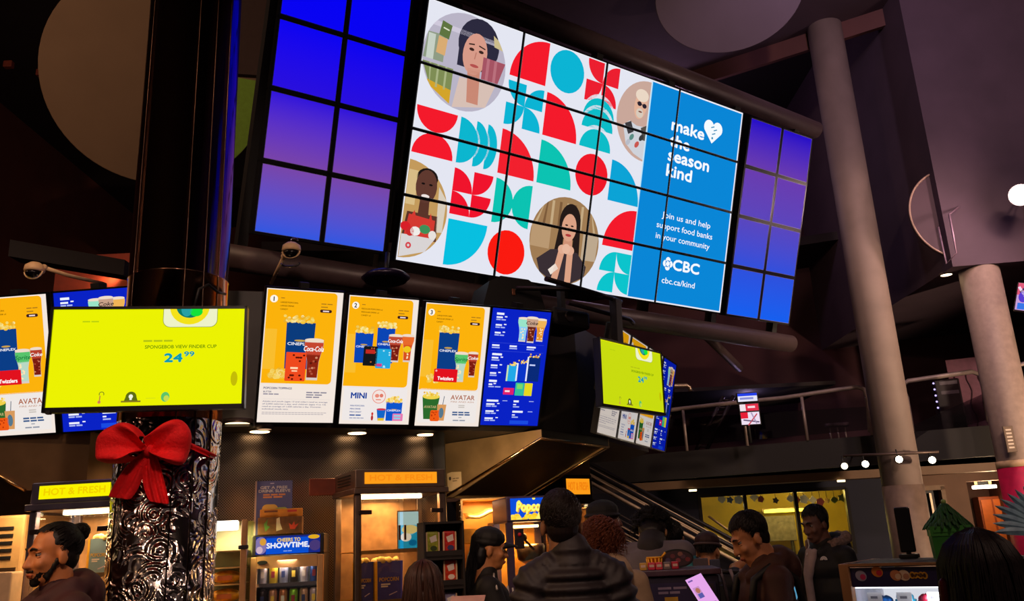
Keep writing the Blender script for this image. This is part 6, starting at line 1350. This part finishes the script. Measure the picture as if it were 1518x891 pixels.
HEAD = [('e', (0, .012, .035), (.073, .093, .085)), ('e', (0, -.03, -.03), (.060, .066, .085)), ('e', (0, -.045, -.085), (.044, .044, .034)), ('e', (0, -.072, -.102), (.020, .018, .017)),
        ('c', (0, -.094, .004), (0, -.110, -.036), .008, .013), ('e', (-.012, -.100, -.038), (.009, .010, .008)), ('e', (.012, -.100, -.038), (.009, .010, .008)),
        ('e', (0, -.078, .026), (.050, .020, .013)), ('e', (-.034, -.066, -.03), (.026, .024, .024)), ('e', (.034, -.066, -.03), (.026, .024, .024)),
        ('e', (0, -.092, -.066), (.022, .012, .007)), ('e', (0, -.090, -.078), (.019, .012, .008)),
        ('e', (-.075, .008, -.018), (.010, .022, .033)), ('e', (.075, .008, -.018), (.010, .022, .033)), ('c', (0, .018, -.06), (0, .03, -.20), .054, .060)]
def hand(p, d, n, side, curl=.5):
    """palm, four unequal bent fingers and a thumb leaving the palm's side"""
    p = V(p); d = V(d).normalized(); n = V(n); n = (n - d * n.dot(d)).normalized(); a = d.cross(n) * side
    rot = Matrix((a, n, d)).transposed(); out = [('c', p, p + d * .03, .026, .024), ('e', p + d * .055, (.040, .016, .048), rot)]
    for k, L in enumerate((.070, .080, .074, .058)):
        b0 = p + d * .092 + a * (-.027 + .018 * k); d1 = (d * cos(curl * .7) + n * sin(curl * .7)); d2 = (d * cos(curl * 1.8) + n * sin(curl * 1.8))
        b1 = b0 + d1 * L * .55; b2 = b1 + d2 * L * .5; out += [('c', b0, b1, .0095, .0085), ('c', b1, b2, .0085, .007)]
    t0 = p + d * .035 - a * .034; t1 = t0 + (d * .7 - a * .5 + n * .35).normalized() * .038; t2 = t1 + (d * .85 + n * .5).normalized() * .03
    return out + [('c', t0, t1, .0125, .0105), ('c', t1, t2, .0105, .008)]
HAIRB = {}
def hairmat(c):
    k = 'hair_' + c.strip('#'); mt = pm(k, c, .5, var=.35, scale=8, bump=.2, spec=.35)
    for nd in mt.node_tree.nodes:
        if nd.type == 'TEX_NOISE' and not nd.inputs['Vector'].links[0].from_node.type == 'MAPPING':
            tc = nd.inputs['Vector'].links[0].from_node; mp = mt.node_tree.nodes.new('ShaderNodeMapping'); mp.inputs['Scale'].default_value = (14, 14, 1.6)
            mt.node_tree.links.new(tc.outputs['Object'], mp.inputs[0]); mt.node_tree.links.new(mp.outputs[0], nd.inputs['Vector'])
    return mt
def strands(name, lines, mat, parent):
    vs = []; fs = []
    for l, r in lines:
        n = len(l); o_ = len(vs); ref = V((.3, .9, .2))
        for i, p in enumerate(l):
            tn = (l[min(n - 1, i + 1)] - l[max(0, i - 1)]).normalized(); u = tn.cross(ref); u = u.normalized() if u.length > 1e-4 else V((1, 0, 0)); v_ = tn.cross(u); rr_ = r * (1 - .7 * (i / (n - 1)) ** 2)
            for k in range(3): vs.append(p + (u * cos(2.0944 * k) + v_ * sin(2.0944 * k)) * rr_)
        for i in range(n - 1):
            for k in range(3): a = o_ + i * 3; fs.append((a + k, a + (k + 1) % 3, a + 3 + (k + 1) % 3, a + 3 + k))
    me = bpy.data.meshes.new(name); me.from_pydata([tuple(v) for v in vs], [], fs); me.polygons.foreach_set('use_smooth', [True] * len(me.polygons))
    return mesh_obj(name, me, mat, parent)
SC = V((0, .018, .036)); SR = (.0765, .0955, .0875)
def scalp(rr, back=False):
    while True:
        a = 2 * pi * rr.random(); z = -.62 + 1.62 * rr.random(); q = math.sqrt(max(0, 1 - z * z)); d = V((cos(a) * q, sin(a) * q, z))
        if d.y < -.30 and d.z < .60: continue
        if d.y < .12 and d.z < .02 + .25 * max(0, -d.y) and not (abs(d.x) > .8 and d.y > -.28 and d.z > -.25): continue
        if abs(d.x) > .72 and d.z < -.02 and -.35 < d.y < .42 and not (d.y < -.08 and d.z > -.3): continue
        return d
def sp(d, k=1.0): return SC + V((d.x * SR[0], d.y * SR[1], d.z * SR[2])) * k
def hair_lines(kind, rr):
    cap = [('e', (0, .022, .042), (.0755, .092, .082)), ('e', (0, .045, -.012), (.065, .058, .072))]; L = []
    if kind in ('short', 'crop', 'quiff'):
        ln = {'short': .034, 'crop': .016, 'quiff': .034}[kind]
        for k in range(2600):
            d = scalp(rr); p = sp(d); nrm_ = V((d.x / SR[0], d.y / SR[1], d.z / SR[2])).normalized()
            flow = V((d.x * .5, -.55 if d.y < .3 else .1, -.7 + .9 * max(0, d.z))) if kind != 'quiff' else V((.25, -.2 + .6 * d.y, .35 * d.z - .3))
            l_ = ln * (.8 + .6 * rr.random()) * (1.5 if d.z > .4 else 1.0); g = (flow + nrm_ * .1 + V((rr.random() - .5, rr.random() - .5, rr.random() - .5)) * .5).normalized(); vol = (1.03 + (.11 if kind == 'quiff' else .07) * max(0, d.z)) if kind != 'crop' else 1.02; vol += .03 * rr.random()
            def on(q):
                e = q - SC; m_ = math.sqrt((e.x / SR[0]) ** 2 + (e.y / SR[1]) ** 2 + (e.z / SR[2]) ** 2); return SC + e * (vol / m_)
            L.append(([p, on(p + g * l_ * .33), on(p + g * l_ * .7), on(p + g * l_) - nrm_ * .002], .0022))
    elif kind == 'under':
        for k in range(700):
            d = scalp(rr)
            if d.z > .2: continue
            L.append(([sp(d), sp(d, 1.05) + V((0, .002, -.006)), sp(d, 1.06) + V((0, .004, -.018))], .002))
        cap = [('e', (0, .022, .03), (.0745, .09, .07))]
    elif kind == 'bun':
        cap += [('e', (0, .108, .078), (.032, .030, .034)), ('e', (.012, .122, .066), (.022, .018, .026))]
        for k in range(1300):
            d = scalp(rr); pts = []; tgt = V((0, .092, .076))
            for i in range(6):
                u = i / 5; q = sp(d) * (1 - u) + tgt * u; e = q - SC; e = V((e.x / SR[0], e.y / SR[1], e.z / SR[2])); m_ = e.length
                if m_ < 1.06: q = SC + (q - SC) * (1.06 + .03 * rr.random()) / max(m_, .3)
                pts.append(q)
            L.append((pts, .0020))
        for k in range(160):
            a0 = rr.random() * 6.28; ax = V((rr.random() - .5, .2, rr.random() - .5)).normalized(); u = ax.orthogonal().normalized(); v_ = ax.cross(u); c = V((.004, .110, .078)) + ax * (rr.random() - .5) * .04
            L.append(([c + (u * cos(a0 + i * .5) + v_ * sin(a0 + i * .5)) * (.028 + .008 * rr.random()) for i in range(7)], .0018))
    elif kind == 'curly':
        cap += [('e', (0, .05, -.04), (.082, .06, .09))]
        for k in range(520):
            d = scalp(rr); p = sp(d, 1.02); nrm_ = d.normalized(); dn = V((d.x * .6, .25 + d.y * .4, -1 + .5 * max(0, d.z))).normalized(); L_ = .05 + .06 * rr.random() * (1 - max(0, d.z) * .5)
            R0 = .005 + .004 * rr.random(); ph = rr.random() * 6.3; u = dn.orthogonal().normalized(); v_ = dn.cross(u)
            L.append(([p + nrm_ * (.006 + .010 * math.sin(min(1, i / 8) * 1.57)) + dn * L_ * i / 20 + (u * cos(ph + i * .95) + v_ * sin(ph + i * .95)) * R0 for i in range(21)], .0021))
    else:
        ln0 = .40 if kind == 'long' else .34; cap += [('e', (0, .055, -.05), (.07, .055, .10))]
        if kind == 'long': cap += [('e', (0, .07, -.16), (.082, .04, .13)), ('e', (0, .08, -.27), (.088, .03, .10))]
        else: cap += [('e', (0, .10, -.10), (.04, .04, .10)), ('e', (0, .12, -.22), (.045, .035, .11))]
        for c in range(70):
            a = R(-30 + 240 * rr.random()) if kind == 'long' else R(35 + 110 * rr.random()); ln = ln0 * (.8 + .3 * rr.random()); sw = (rr.random() - .5) * .03; fl = 1.0 + .22 * rr.random(); wv = rr.random() * 6
            for k in range(22):
                aa = a + (rr.random() - .5) * .16; j = V((rr.random() - .5, rr.random() - .5, 0)) * .022; x1, y1 = cos(aa), sin(aa); kk = 1.03 + .07 * rr.random(); pts = [SC + V((.012 * (rr.random() - .5), .03 * (rr.random() - .5), .0885 * kk)), sp(V((x1 * .45, y1 * .45, .89)), kk), sp(V((x1 * .75, y1 * .75, .66)), kk), sp(V((x1 * .97, y1 * .97, .25)), kk + .01)]
                if kind == 'capped': x1 *= .62
                for i in range(1, 7):
                    u = i / 6; pts.append(V((x1 * (.082 + .016 * u * fl) + sw * u * u + .007 * math.sin(u * 7 + wv), .022 + y1 * (.092 + .004 * u) + (.022 * u if y1 > -.2 else -.01 * u), .01 - ln * u)) + j * (.4 + u))
                L.append((pts, .0021))
    return cap, L
def person(label, px, Y, ztop, yaw, skin, hair, hairc, top='jacket', topc='#18141a', trousers='#15151c', lean=0, hy=0, hp=0, head_off=(0, 0, 0), armL=None, armR=None, face=True, vox=.008, slim=1.0, topname=None):
    p = P(px, 830, Y); s = ztop / 1.76
    t = thing('person', (p.x, p.y, 0), R(yaw), label, 'person')
    S_ = Matrix.Scale(s, 4); U = S_ @ Matrix.Translation((0, 0, .97)) @ Matrix.Rotation(R(lean), 4, 'X') @ Matrix.Translation((0, 0, -.97))
    Hm = U @ Matrix.Translation(V((0, -.02, 1.63)) + V(head_off)) @ Matrix.Rotation(R(hy), 4, 'Z') @ Matrix.Rotation(R(hp), 4, 'X')
    w = slim
    aL = armL or ((-.235 * w, .03, 1.13), (-.22 * w, -.10, .90)); aR = armR or ((.235 * w, .03, 1.13), (.22 * w, -.10, .90))
    skinm = pm('skin_' + skin.strip('#'), skin, .5, var=.06, scale=30)
    sh = {-1: V((-.175 * w, .01, 1.405)), 1: V((.175 * w, .01, 1.405))}
    tors = [('e', (0, 0, 1.0), (.155 * w, .105, .14)), ('e', (0, 0, 1.15), (.145 * w, .10, .17)), ('e', (0, 0, 1.31), (.165 * w, .11, .15)), ('c', sh[-1], sh[1], .06, .06), ('c', (0, .01, 1.40), (0, .0, 1.55) if not any(head_off) else (head_off[0] * .7, head_off[1] * .7, 1.54), .07, .052)]
    arms = []
    for sd, (e, wr) in ((-1, aL), (1, aR)):
        e = V(e); wr = V(wr); arms += [('c', sh[sd], e, .050, .040), ('c', e, wr, .040, .027)]
        d = (wr - e).normalized(); arms += hand(wr, d, V((-sd * .9, -.3, .2)) if abs(d.z) > .5 else V((0, 0, -1)), sd)
    legs = []
    for sd in (-1, 1): legs += [('c', (sd * .085, 0, .92), (sd * .10, -.01, .50), .085, .058), ('c', (sd * .10, -.01, .50), (sd * .105, .02, .09), .055, .036), ('c', (sd * .105, .03, .05), (sd * .115, -.13, .035), .035, .028)]
    blob('body', tf(HEAD, Hm, s) + tf(tors + arms, U, s) + tf(legs, S_, s), vox, skinm, t, 3)
    leg2 = [('e', (0, 0, .95), (.165 * w, .12, .12))]
    for sd in (-1, 1): leg2 += [('c', (sd * .085, 0, .90), (sd * .10, -.01, .50), .098, .07), ('c', (sd * .10, -.01, .50), (sd * .105, .02, .10), .068, .055)]
    blob('trousers', tf(leg2, S_, s), .016, pm('cloth_' + trousers.strip('#'), trousers, .8), t, 3)
    for sd in (-1, 1): blob('shoe', tf([('c', (sd * .105, .04, .048), (sd * .118, -.14, .042), .046, .040), ('e', (sd * .105, .03, .075), (.045, .05, .045))], S_, s), .014, BLACK, t, 2)
    # clothing on the upper body
    tm = pm('cloth_' + topc.strip('#'), topc, .75, var=.18, scale=9, bump=.25)
    slv = []
    if top == 'puffer':
        tq = []; z = .86
        while z < 1.46:
            k = 1.0 if z < 1.3 else 1.0 - (z - 1.3) * 1.0; tq.append(('e', (0, .0, z), (.216 * w * k, .158 * k, .032))); z += .048
        tq += [('c', sh[-1], sh[1], .055, .055), ('e', (0, .0, 1.15), (.18 * w, .125, .32))]
        for sd in (-1, 1):
            a_, b_ = V((sd * .07, .012, 1.455)), V((sd * .19 * w, .01, 1.405)); rt3 = (b_ - a_).to_track_quat('Z', 'Y').to_matrix()
            for i in range(4): q = a_ + (b_ - a_) * i / 3; tq.append(('e', q, (.070 + .006 * i, .085 + .0 * i, .030), rt3))
        for sd, (e, wr) in ((-1, aL), (1, aR)):
            e = V(e); wr = V(wr)
            for a, bq, r0, r1 in ((sh[sd], e, .088, .078), (e, wr, .078, .062)):
                n = max(3, int((bq - a).length / .054)); ax = (bq - a).normalized(); rt3 = ax.to_track_quat('Z', 'Y').to_matrix()
                for i in range(n + 1): q = a + (bq - a) * i / n; r_ = r0 + (r1 - r0) * i / n; tq.append(('e', q, (r_ * 1.05, r_ * 1.05, .033), rt3))
                tq.append(('c', a, bq, r0 * .78, r1 * .78))
        tq += [('c', (0, .015, 1.44), (0, .005, 1.53), .082, .074), ('e', (0, .015, 1.48), (.09, .086, .032)), ('e', (0, .012, 1.53), (.083, .079, .03))]
        blob('puffer_jacket', tf(tq, U, s), .009, pm('nylon_' + topc.strip('#'), topc, .62, var=.12, scale=9, bump=.3), t, 6)
    else:
        tq = [('e', (0, 0, .98), (.185 * w, .135, .17)), ('e', (0, 0, 1.17), (.185 * w, .13, .2)), ('e', (0, 0, 1.33), (.195 * w, .135, .13)), ('c', sh[-1], sh[1], .075, .075), ('c', (0, .012, 1.44), (head_off[0] * .3, .005 + head_off[1] * .3, 1.49), .078, .068)]
        for sd, (e, wr) in ((-1, aL), (1, aR)):
            e = V(e); wr = V(wr)
            short = top == 'vest'
            if not short:
                tq += [('c', sh[sd], e, .072, .06), ('c', e, e + (wr - e) * .93, .06, .044)]
                for i in range(3): q = e + (wr - e) * (.2 + .3 * i); tq.append(('e', q, (.058, .058, .022), (wr - e).to_track_quat('Z', 'Y').to_matrix()))
        if top == 'hoodie' or top == 'coat':
            for i in range(13):
                a = R(-25 + 230 * i / 12); tq.append(('e', (.105 * cos(a), .03 + .085 * sin(a), 1.475 + .03 * sin(a)), (.042, .042, .045)))
            tq += [('e', (0, .125, 1.455), (.125, .07, .10)), ('e', (0, .10, 1.52), (.11, .05, .05)), ('c', (-.10, .03, 1.50), (-.05, -.09, 1.43), .04, .03), ('c', (.10, .03, 1.50), (.05, -.09, 1.43), .04, .03)]
        blob(topname or {'hoodie': 'hoodie', 'coat': 'coat', 'vest': 'vest'}.get(top, 'jacket'), tf(tq, U, s), .0115, tm, t, 3)
    # hair
    hm = hairmat(hairc); rr = random.Random(int(px)); hp_ = []
    hr = hair_lines(hair, rr); hp_ += hr[0]
    if hp_: blob('hair', tf(hp_, Hm, s), .006, hm, t, 2)
    strands('hair_strands', [([Hm @ q for q in l], r_ * s) for l, r_ in hr[1]], hm, t)
    if face:
        for sd in (-1, 1):
            b = MB(); b.ell(Hm @ V((sd * .031, -.0690, .008)), .0118 * s, None, 14); e_ = b.build('eye', pm('eye_white', '#9a8a80', .3), t); b = MB(); b.ell(Hm @ V((sd * .031, -.0770, .007)), .0066 * s, None, 10); b.build('iris', pm('iris', '#1c100a', .2), e_)
            blob('eyelid', tf([('e', (sd * .031, -.0725, .0165), (.017, .0115, .0062)), ('e', (sd * .031, -.0715, -.003), (.016, .010, .005))], Hm, s), .0028, skinm, t, 1)
            blob('eyebrow', tf([('c', (sd * .014, -.0955, .027), (sd * .032, -.094, .034), .0042, .005), ('c', (sd * .032, -.094, .034), (sd * .050, -.082, .029), .005, .003)], Hm, s), .0028, hm, t, 1)
        blob('lips', tf([('c', (-.02, -.093, -.071), (0, -.102, -.069), .0042, .0058), ('c', (0, -.102, -.069), (.02, -.093, -.071), .0058, .0042), ('c', (-.015, -.094, -.078), (.015, -.094, -.078), .0052, .0052)], Hm, s), .0026, pm('lips_' + skin.strip('#'), tuple(x * f for x, f in zip([int(skin[i:i + 2], 16) / 255 for i in (1, 3, 5)], (.78, .58, .55))), .45), t, 1)
    return t, U, Hm, s

def zt_(px, py, Y): return P(px, py, Y).z
# bearded man, left
t, U, Hm, s = person('bearded man with tied-up dark hair and maroon hood in profile at the lower left', 86, 3.7, zt_(86, 774, 3.7), -40, '#c87c48', 'bun', '#120c0a', 'hoodie', '#3a141a', hp=6)
rr = random.Random(2); bp_ = []
for k in range(150):
    a = R(-180 * rr.random()); v = rr.random(); x = cos(a) * .049; q = V((x * (1 - .4 * v), -.028 - .058 * abs(sin(a)) - .002 * v, -.06 - .046 * v))
    if q.z > -.078 and abs(q.x) < .026: continue
    bp_.append(('e', q, (.006, .006, .009)))
bp_ += [('e', (x, -.104 + abs(x) * .5, -.056), (.009, .0065, .0055)) for x in (-.024, -.014, -.004, .004, .014, .024)]
bp_ += [('e', (sd * (.064 - .006 * k), -.012 - .010 * k, -.03 - .018 * k), (.007, .011, .017)) for sd in (-1, 1) for k in range(4)]
bp_ += [('e', (0, -.075, -.106), (.022, .018, .016))]
blob('beard', tf(bp_, Hm, s), .005, hairmat('#140d0a'), t, 1)
# brown haired person, bottom centre
person('person with long brown hair seen from behind, in front of the orange warmer', 627, 3.45, zt_(627, 830, 3.45), 176, '#b07850', 'long', '#3a1c0e', 'coat', '#1c1412', face=False)
# cashier in cap
t, U, Hm, s = person('cashier in a black cap and black uniform with white piping, facing right', 722, 5.2, zt_(728, 781, 5.2), 98, '#b87848', 'capped', '#0c0808', 'jacket', '#0e0b0c', hp=8, armL=((-.2, -.10, 1.12), (-.08, -.34, 1.10)), armR=((.2, -.10, 1.12), (.08, -.34, 1.10)), topname='uniform_jacket', slim=.92)
cp = [('e', (0, .012, .062), (.088, .104, .072)), ('e', (0, .02, .035), (.087, .103, .04))]
blob('cap', tf(cp, Hm, s), .006, pm('cap_black', '#0b090b', .7), t, 3)
b = MB(); rows = []
for j in range(4):
    f = j / 3; rows.append([Hm @ V((.072 * (1 - .25 * f * f) * cos(R(180 + 180 * i / 10)), -.075 - (.02 + .075 * f) * abs(sin(R(180 + 180 * i / 10))) ** .8, .030 - .014 * f + .030 * abs(sin(R(180 + 180 * i / 10))) - .012)) for i in range(11)])
b.grid(rows); o = b.build('cap_brim', pm('cap_black', '#0b090b', .7), t); md = o.modifiers.new('s', 'SOLIDIFY'); md.thickness = .006
b = MB(); b.tube([Hm @ V(q) for q in ((.062, .075, .075), (.05, .095, .055), (.03, .108, .04))], .004, 6); b.build('cap_piping', pm('piping', '#c8c0bc', .5), t)
b = MB()
for sd in (-1, 1): b.tube([U @ V((sd * .09, -.03, 1.485)), U @ V((sd * .17, -.02, 1.47)), U @ V((sd * .235, -.03, 1.40))], .006, 6); b.tube([U @ V((sd * .12, -.135, 1.40)), U @ V((sd * .14, -.145, 1.30))], .006, 6)
b.build('white_piping', pm('piping', '#c8c0bc', .5), t)
# man in puffer jacket
person('man in a black quilted puffer jacket seen from behind in the centre', 847, 3.5, zt_(835, 726, 3.5), 184, '#8a5a3a', 'quiff', '#1a0e0a', 'puffer', '#20171a', face=False, head_off=(.03, .0, 0), armL=((-.225, .0, 1.14), (-.18, -.2, 1.0)), armR=((.225, .0, 1.14), (.18, -.2, 1.0)), slim=.86)
# curly haired person
person('person with curly auburn hair and a beige hooded coat, behind the puffer jacket man', 892, 4.5, zt_(889, 764, 4.5), 195, '#b07850', 'curly', '#5a2a14', 'coat', '#a08468', face=False)
# dark hat
t, U, Hm, s = person('tall person in a black round hat behind the curly haired person', 897, 6.1, zt_(897, 741, 6.1), 100, '#6a4030', 'under', '#0c0808', 'jacket', '#100e14')
blob('hat', tf([('e', (0, .015, .06), (.096, .112, .075)), ('e', (0, .015, .028), (.112, .128, .022))], Hm, s), .007, pm('hat_black', '#0c0a0e', .8), t, 2)
# bending people at the stand
t, U, Hm, s = person('person in a grey vest and teal sleeves behind the promotion stand', 962, 5.3, 1.90, 165, '#c08a5c', 'curly', '#0e0a0a', 'vest', '#5a525a', lean=24, hp=38, head_off=(0, -.07, -.05), face=False, armL=((-.23, -.05, 1.16), (-.20, -.30, 1.05)), armR=((.36, .0, 1.20), (.24, -.22, 1.0)))
for sd, e in ((-1, V((-.23, -.10, 1.16))), (1, V((.36, .0, 1.20)))):
    a = V((sd * .175, .01, 1.405)); blob('sleeve', tf([('c', a, a + (e - a) * .85, .068, .062)], U, s), .01, pm('teal_cloth', '#3a8a9a', .75), t, 2)
blob('collar', tf([('c', (0, .045, 1.42), (0, -.035, 1.52), .085, .078)], U, s), .01, pm('cloth_1a1418', '#1a1418', .8), t, 2)
person('black haired person in a black jacket, facing away behind the oval display', 1001, 6.4, zt_(1001, 771, 6.4), 170, '#8a5a40', 'short', '#0a0708', 'hoodie', '#0e0c10', face=False)
t, U, Hm, s = person('person in a dark cap stretching a bare arm to the right, beside the escalator', 1050, 5.65, zt_(1052, 788, 5.65), 150, '#b8794e', 'under', '#0e0a0a', 'vest', '#141016', hp=10, armL=((-.13, -.17, 1.50), (-.28, -.17, 1.57)), armR=((.22, -.05, 1.14), (.15, -.28, 1.05)), topname='shirt')
blob('cap', tf([('e', (0, .012, .06), (.090, .106, .075))], Hm, s), .006, pm('cap_maroon', '#2a1014', .7), t, 3)
b = MB(); b.tube([Hm @ V((.091 * cos(2 * pi * k / 28), .012 + .107 * sin(2 * pi * k / 28), .035)) for k in range(28)], .009, 6, close=True); b.build('cap_band', pm('cap_band', '#4a3a3c', .6), t)
for sd, e in ((-1, V((-.13, -.17, 1.50))), (1, V((.22, -.05, 1.14)))):
    a = V((sd * .175, .01, 1.405)); blob('sleeve', tf([('c', a, a + (e - a) * (.5 if sd < 0 else .9), .07, .064)], U, s), .01, pm('cloth_141016', '#141016', .75), t, 2)
b = MB(); w0 = U @ V((-.25, -.17, 1.556)); w1 = U @ V((-.268, -.17, 1.564)); b.cyl(w0, w1, .036 * s, seg=18); b.build('wristwatch', BLACK, t)
# brown hoodie, looking down
t, U, Hm, s = person('young man in a dark brown hoodie looking down to the left', 1136, 4.4, zt_(1112, 760, 4.4) + .02, -84, '#c08058', 'short', '#140c0a', 'hoodie', '#3c1c14', lean=3, hp=24, head_off=(0, -.02, -.01), slim=.92, armL=((-.22, -.06, 1.14), (-.10, -.32, 1.14)), armR=((.22, -.06, 1.14), (.10, -.32, 1.14)))
for sd in (-1, 1): b = MB(); b.tube([U @ V(q) for q in ((sd * .11, .14, 1.22), (sd * .115, .12, 1.40), (sd * .12, .02, 1.492), (sd * .125, -.10, 1.42), (sd * .13, -.14, 1.28))], .018, 8); b.build('backpack_strap', BLACK, t)
hd = U @ V((0, -.42, 1.15)); 
# parka man
t, U, Hm, s = person('man in a black fur-hooded parka over a grey hoodie, before the shop window', 1224, 6.2, zt_(1213, 748, 6.2), -64, '#6a4434', 'short', '#0b0808', 'coat', '#08070a', hp=16, head_off=(0, -.03, 0), topname='parka')
fp = []; rr = random.Random(4)
for k in range(150):
    a = R(-35 + 250 * rr.random()); q = V((.125 * cos(a), .05 + .11 * sin(a), 1.50 + .035 * sin(a))); fp.append(('e', q + V((rr.random() - .5, rr.random() - .5, rr.random() - .5)) * .04, .018 + .012 * rr.random()))
blob('fur_trim', tf(fp, U, s), .009, pm('fur_brown', '#7a6258', .9, var=.4, scale=60, bump=.5), t, 1)
hq = [('c', (-.03, -.112, 1.44), (-.035, -.150, 1.30), .028, .03), ('c', (-.035, -.150, 1.30), (-.03, -.148, 1.02), .03, .028), ('c', (.02, -.112, 1.44), (-.02, -.148, 1.28), .024, .024)]
blob('grey_hoodie', tf(hq, U, s), .009, pm('hoodie_grey', '#9a8684', .8), t, 2)
b = MB(); b.tube([Hm @ V(q) for q in ((-.072, -.02, -.03), (-.066, -.05, -.08), (-.04, -.085, -.13))] + [U @ V((-.02, -.15, 1.42))], .004, 6); b.build('earphone_cord', pm('cord_white', '#d8d0d0', .5), t)
lg = Pic()
for k, r_ in enumerate((.028, .020, .012)): lg.poly(arc(0, 0, r_, 180, 360, 10) + arc(0, 0, r_ - .005, 360, 180, 10), paint('#d8d4d8'))
o = lg.build('chest_emblem', t); o.location = U @ V((.10, -.116, 1.385)); o.scale = (.9, 1, .9); o.rotation_euler = (R(-12), 0, R(22))
# woman close to the camera, right
t, U, Hm, s = person('close person with straight dark brown hair seen from behind at the lower right', 1452, 1.75, zt_(1455, 784, 1.75), 178, '#b07850', 'long', '#1c0e0e', 'coat', '#a88468', face=False, vox=.009)
hair_red = [('c', (.085, .02, .02), (.098, .03, -.12), .012, .013), ('c', (.098, .03, -.12), (.10, .04, -.24), .013, .008)]
blob('red_streak', tf(hair_red, Hm, s), .005, hairmat('#6a1418'), t, 1, label='reddish lock at the hair edge')
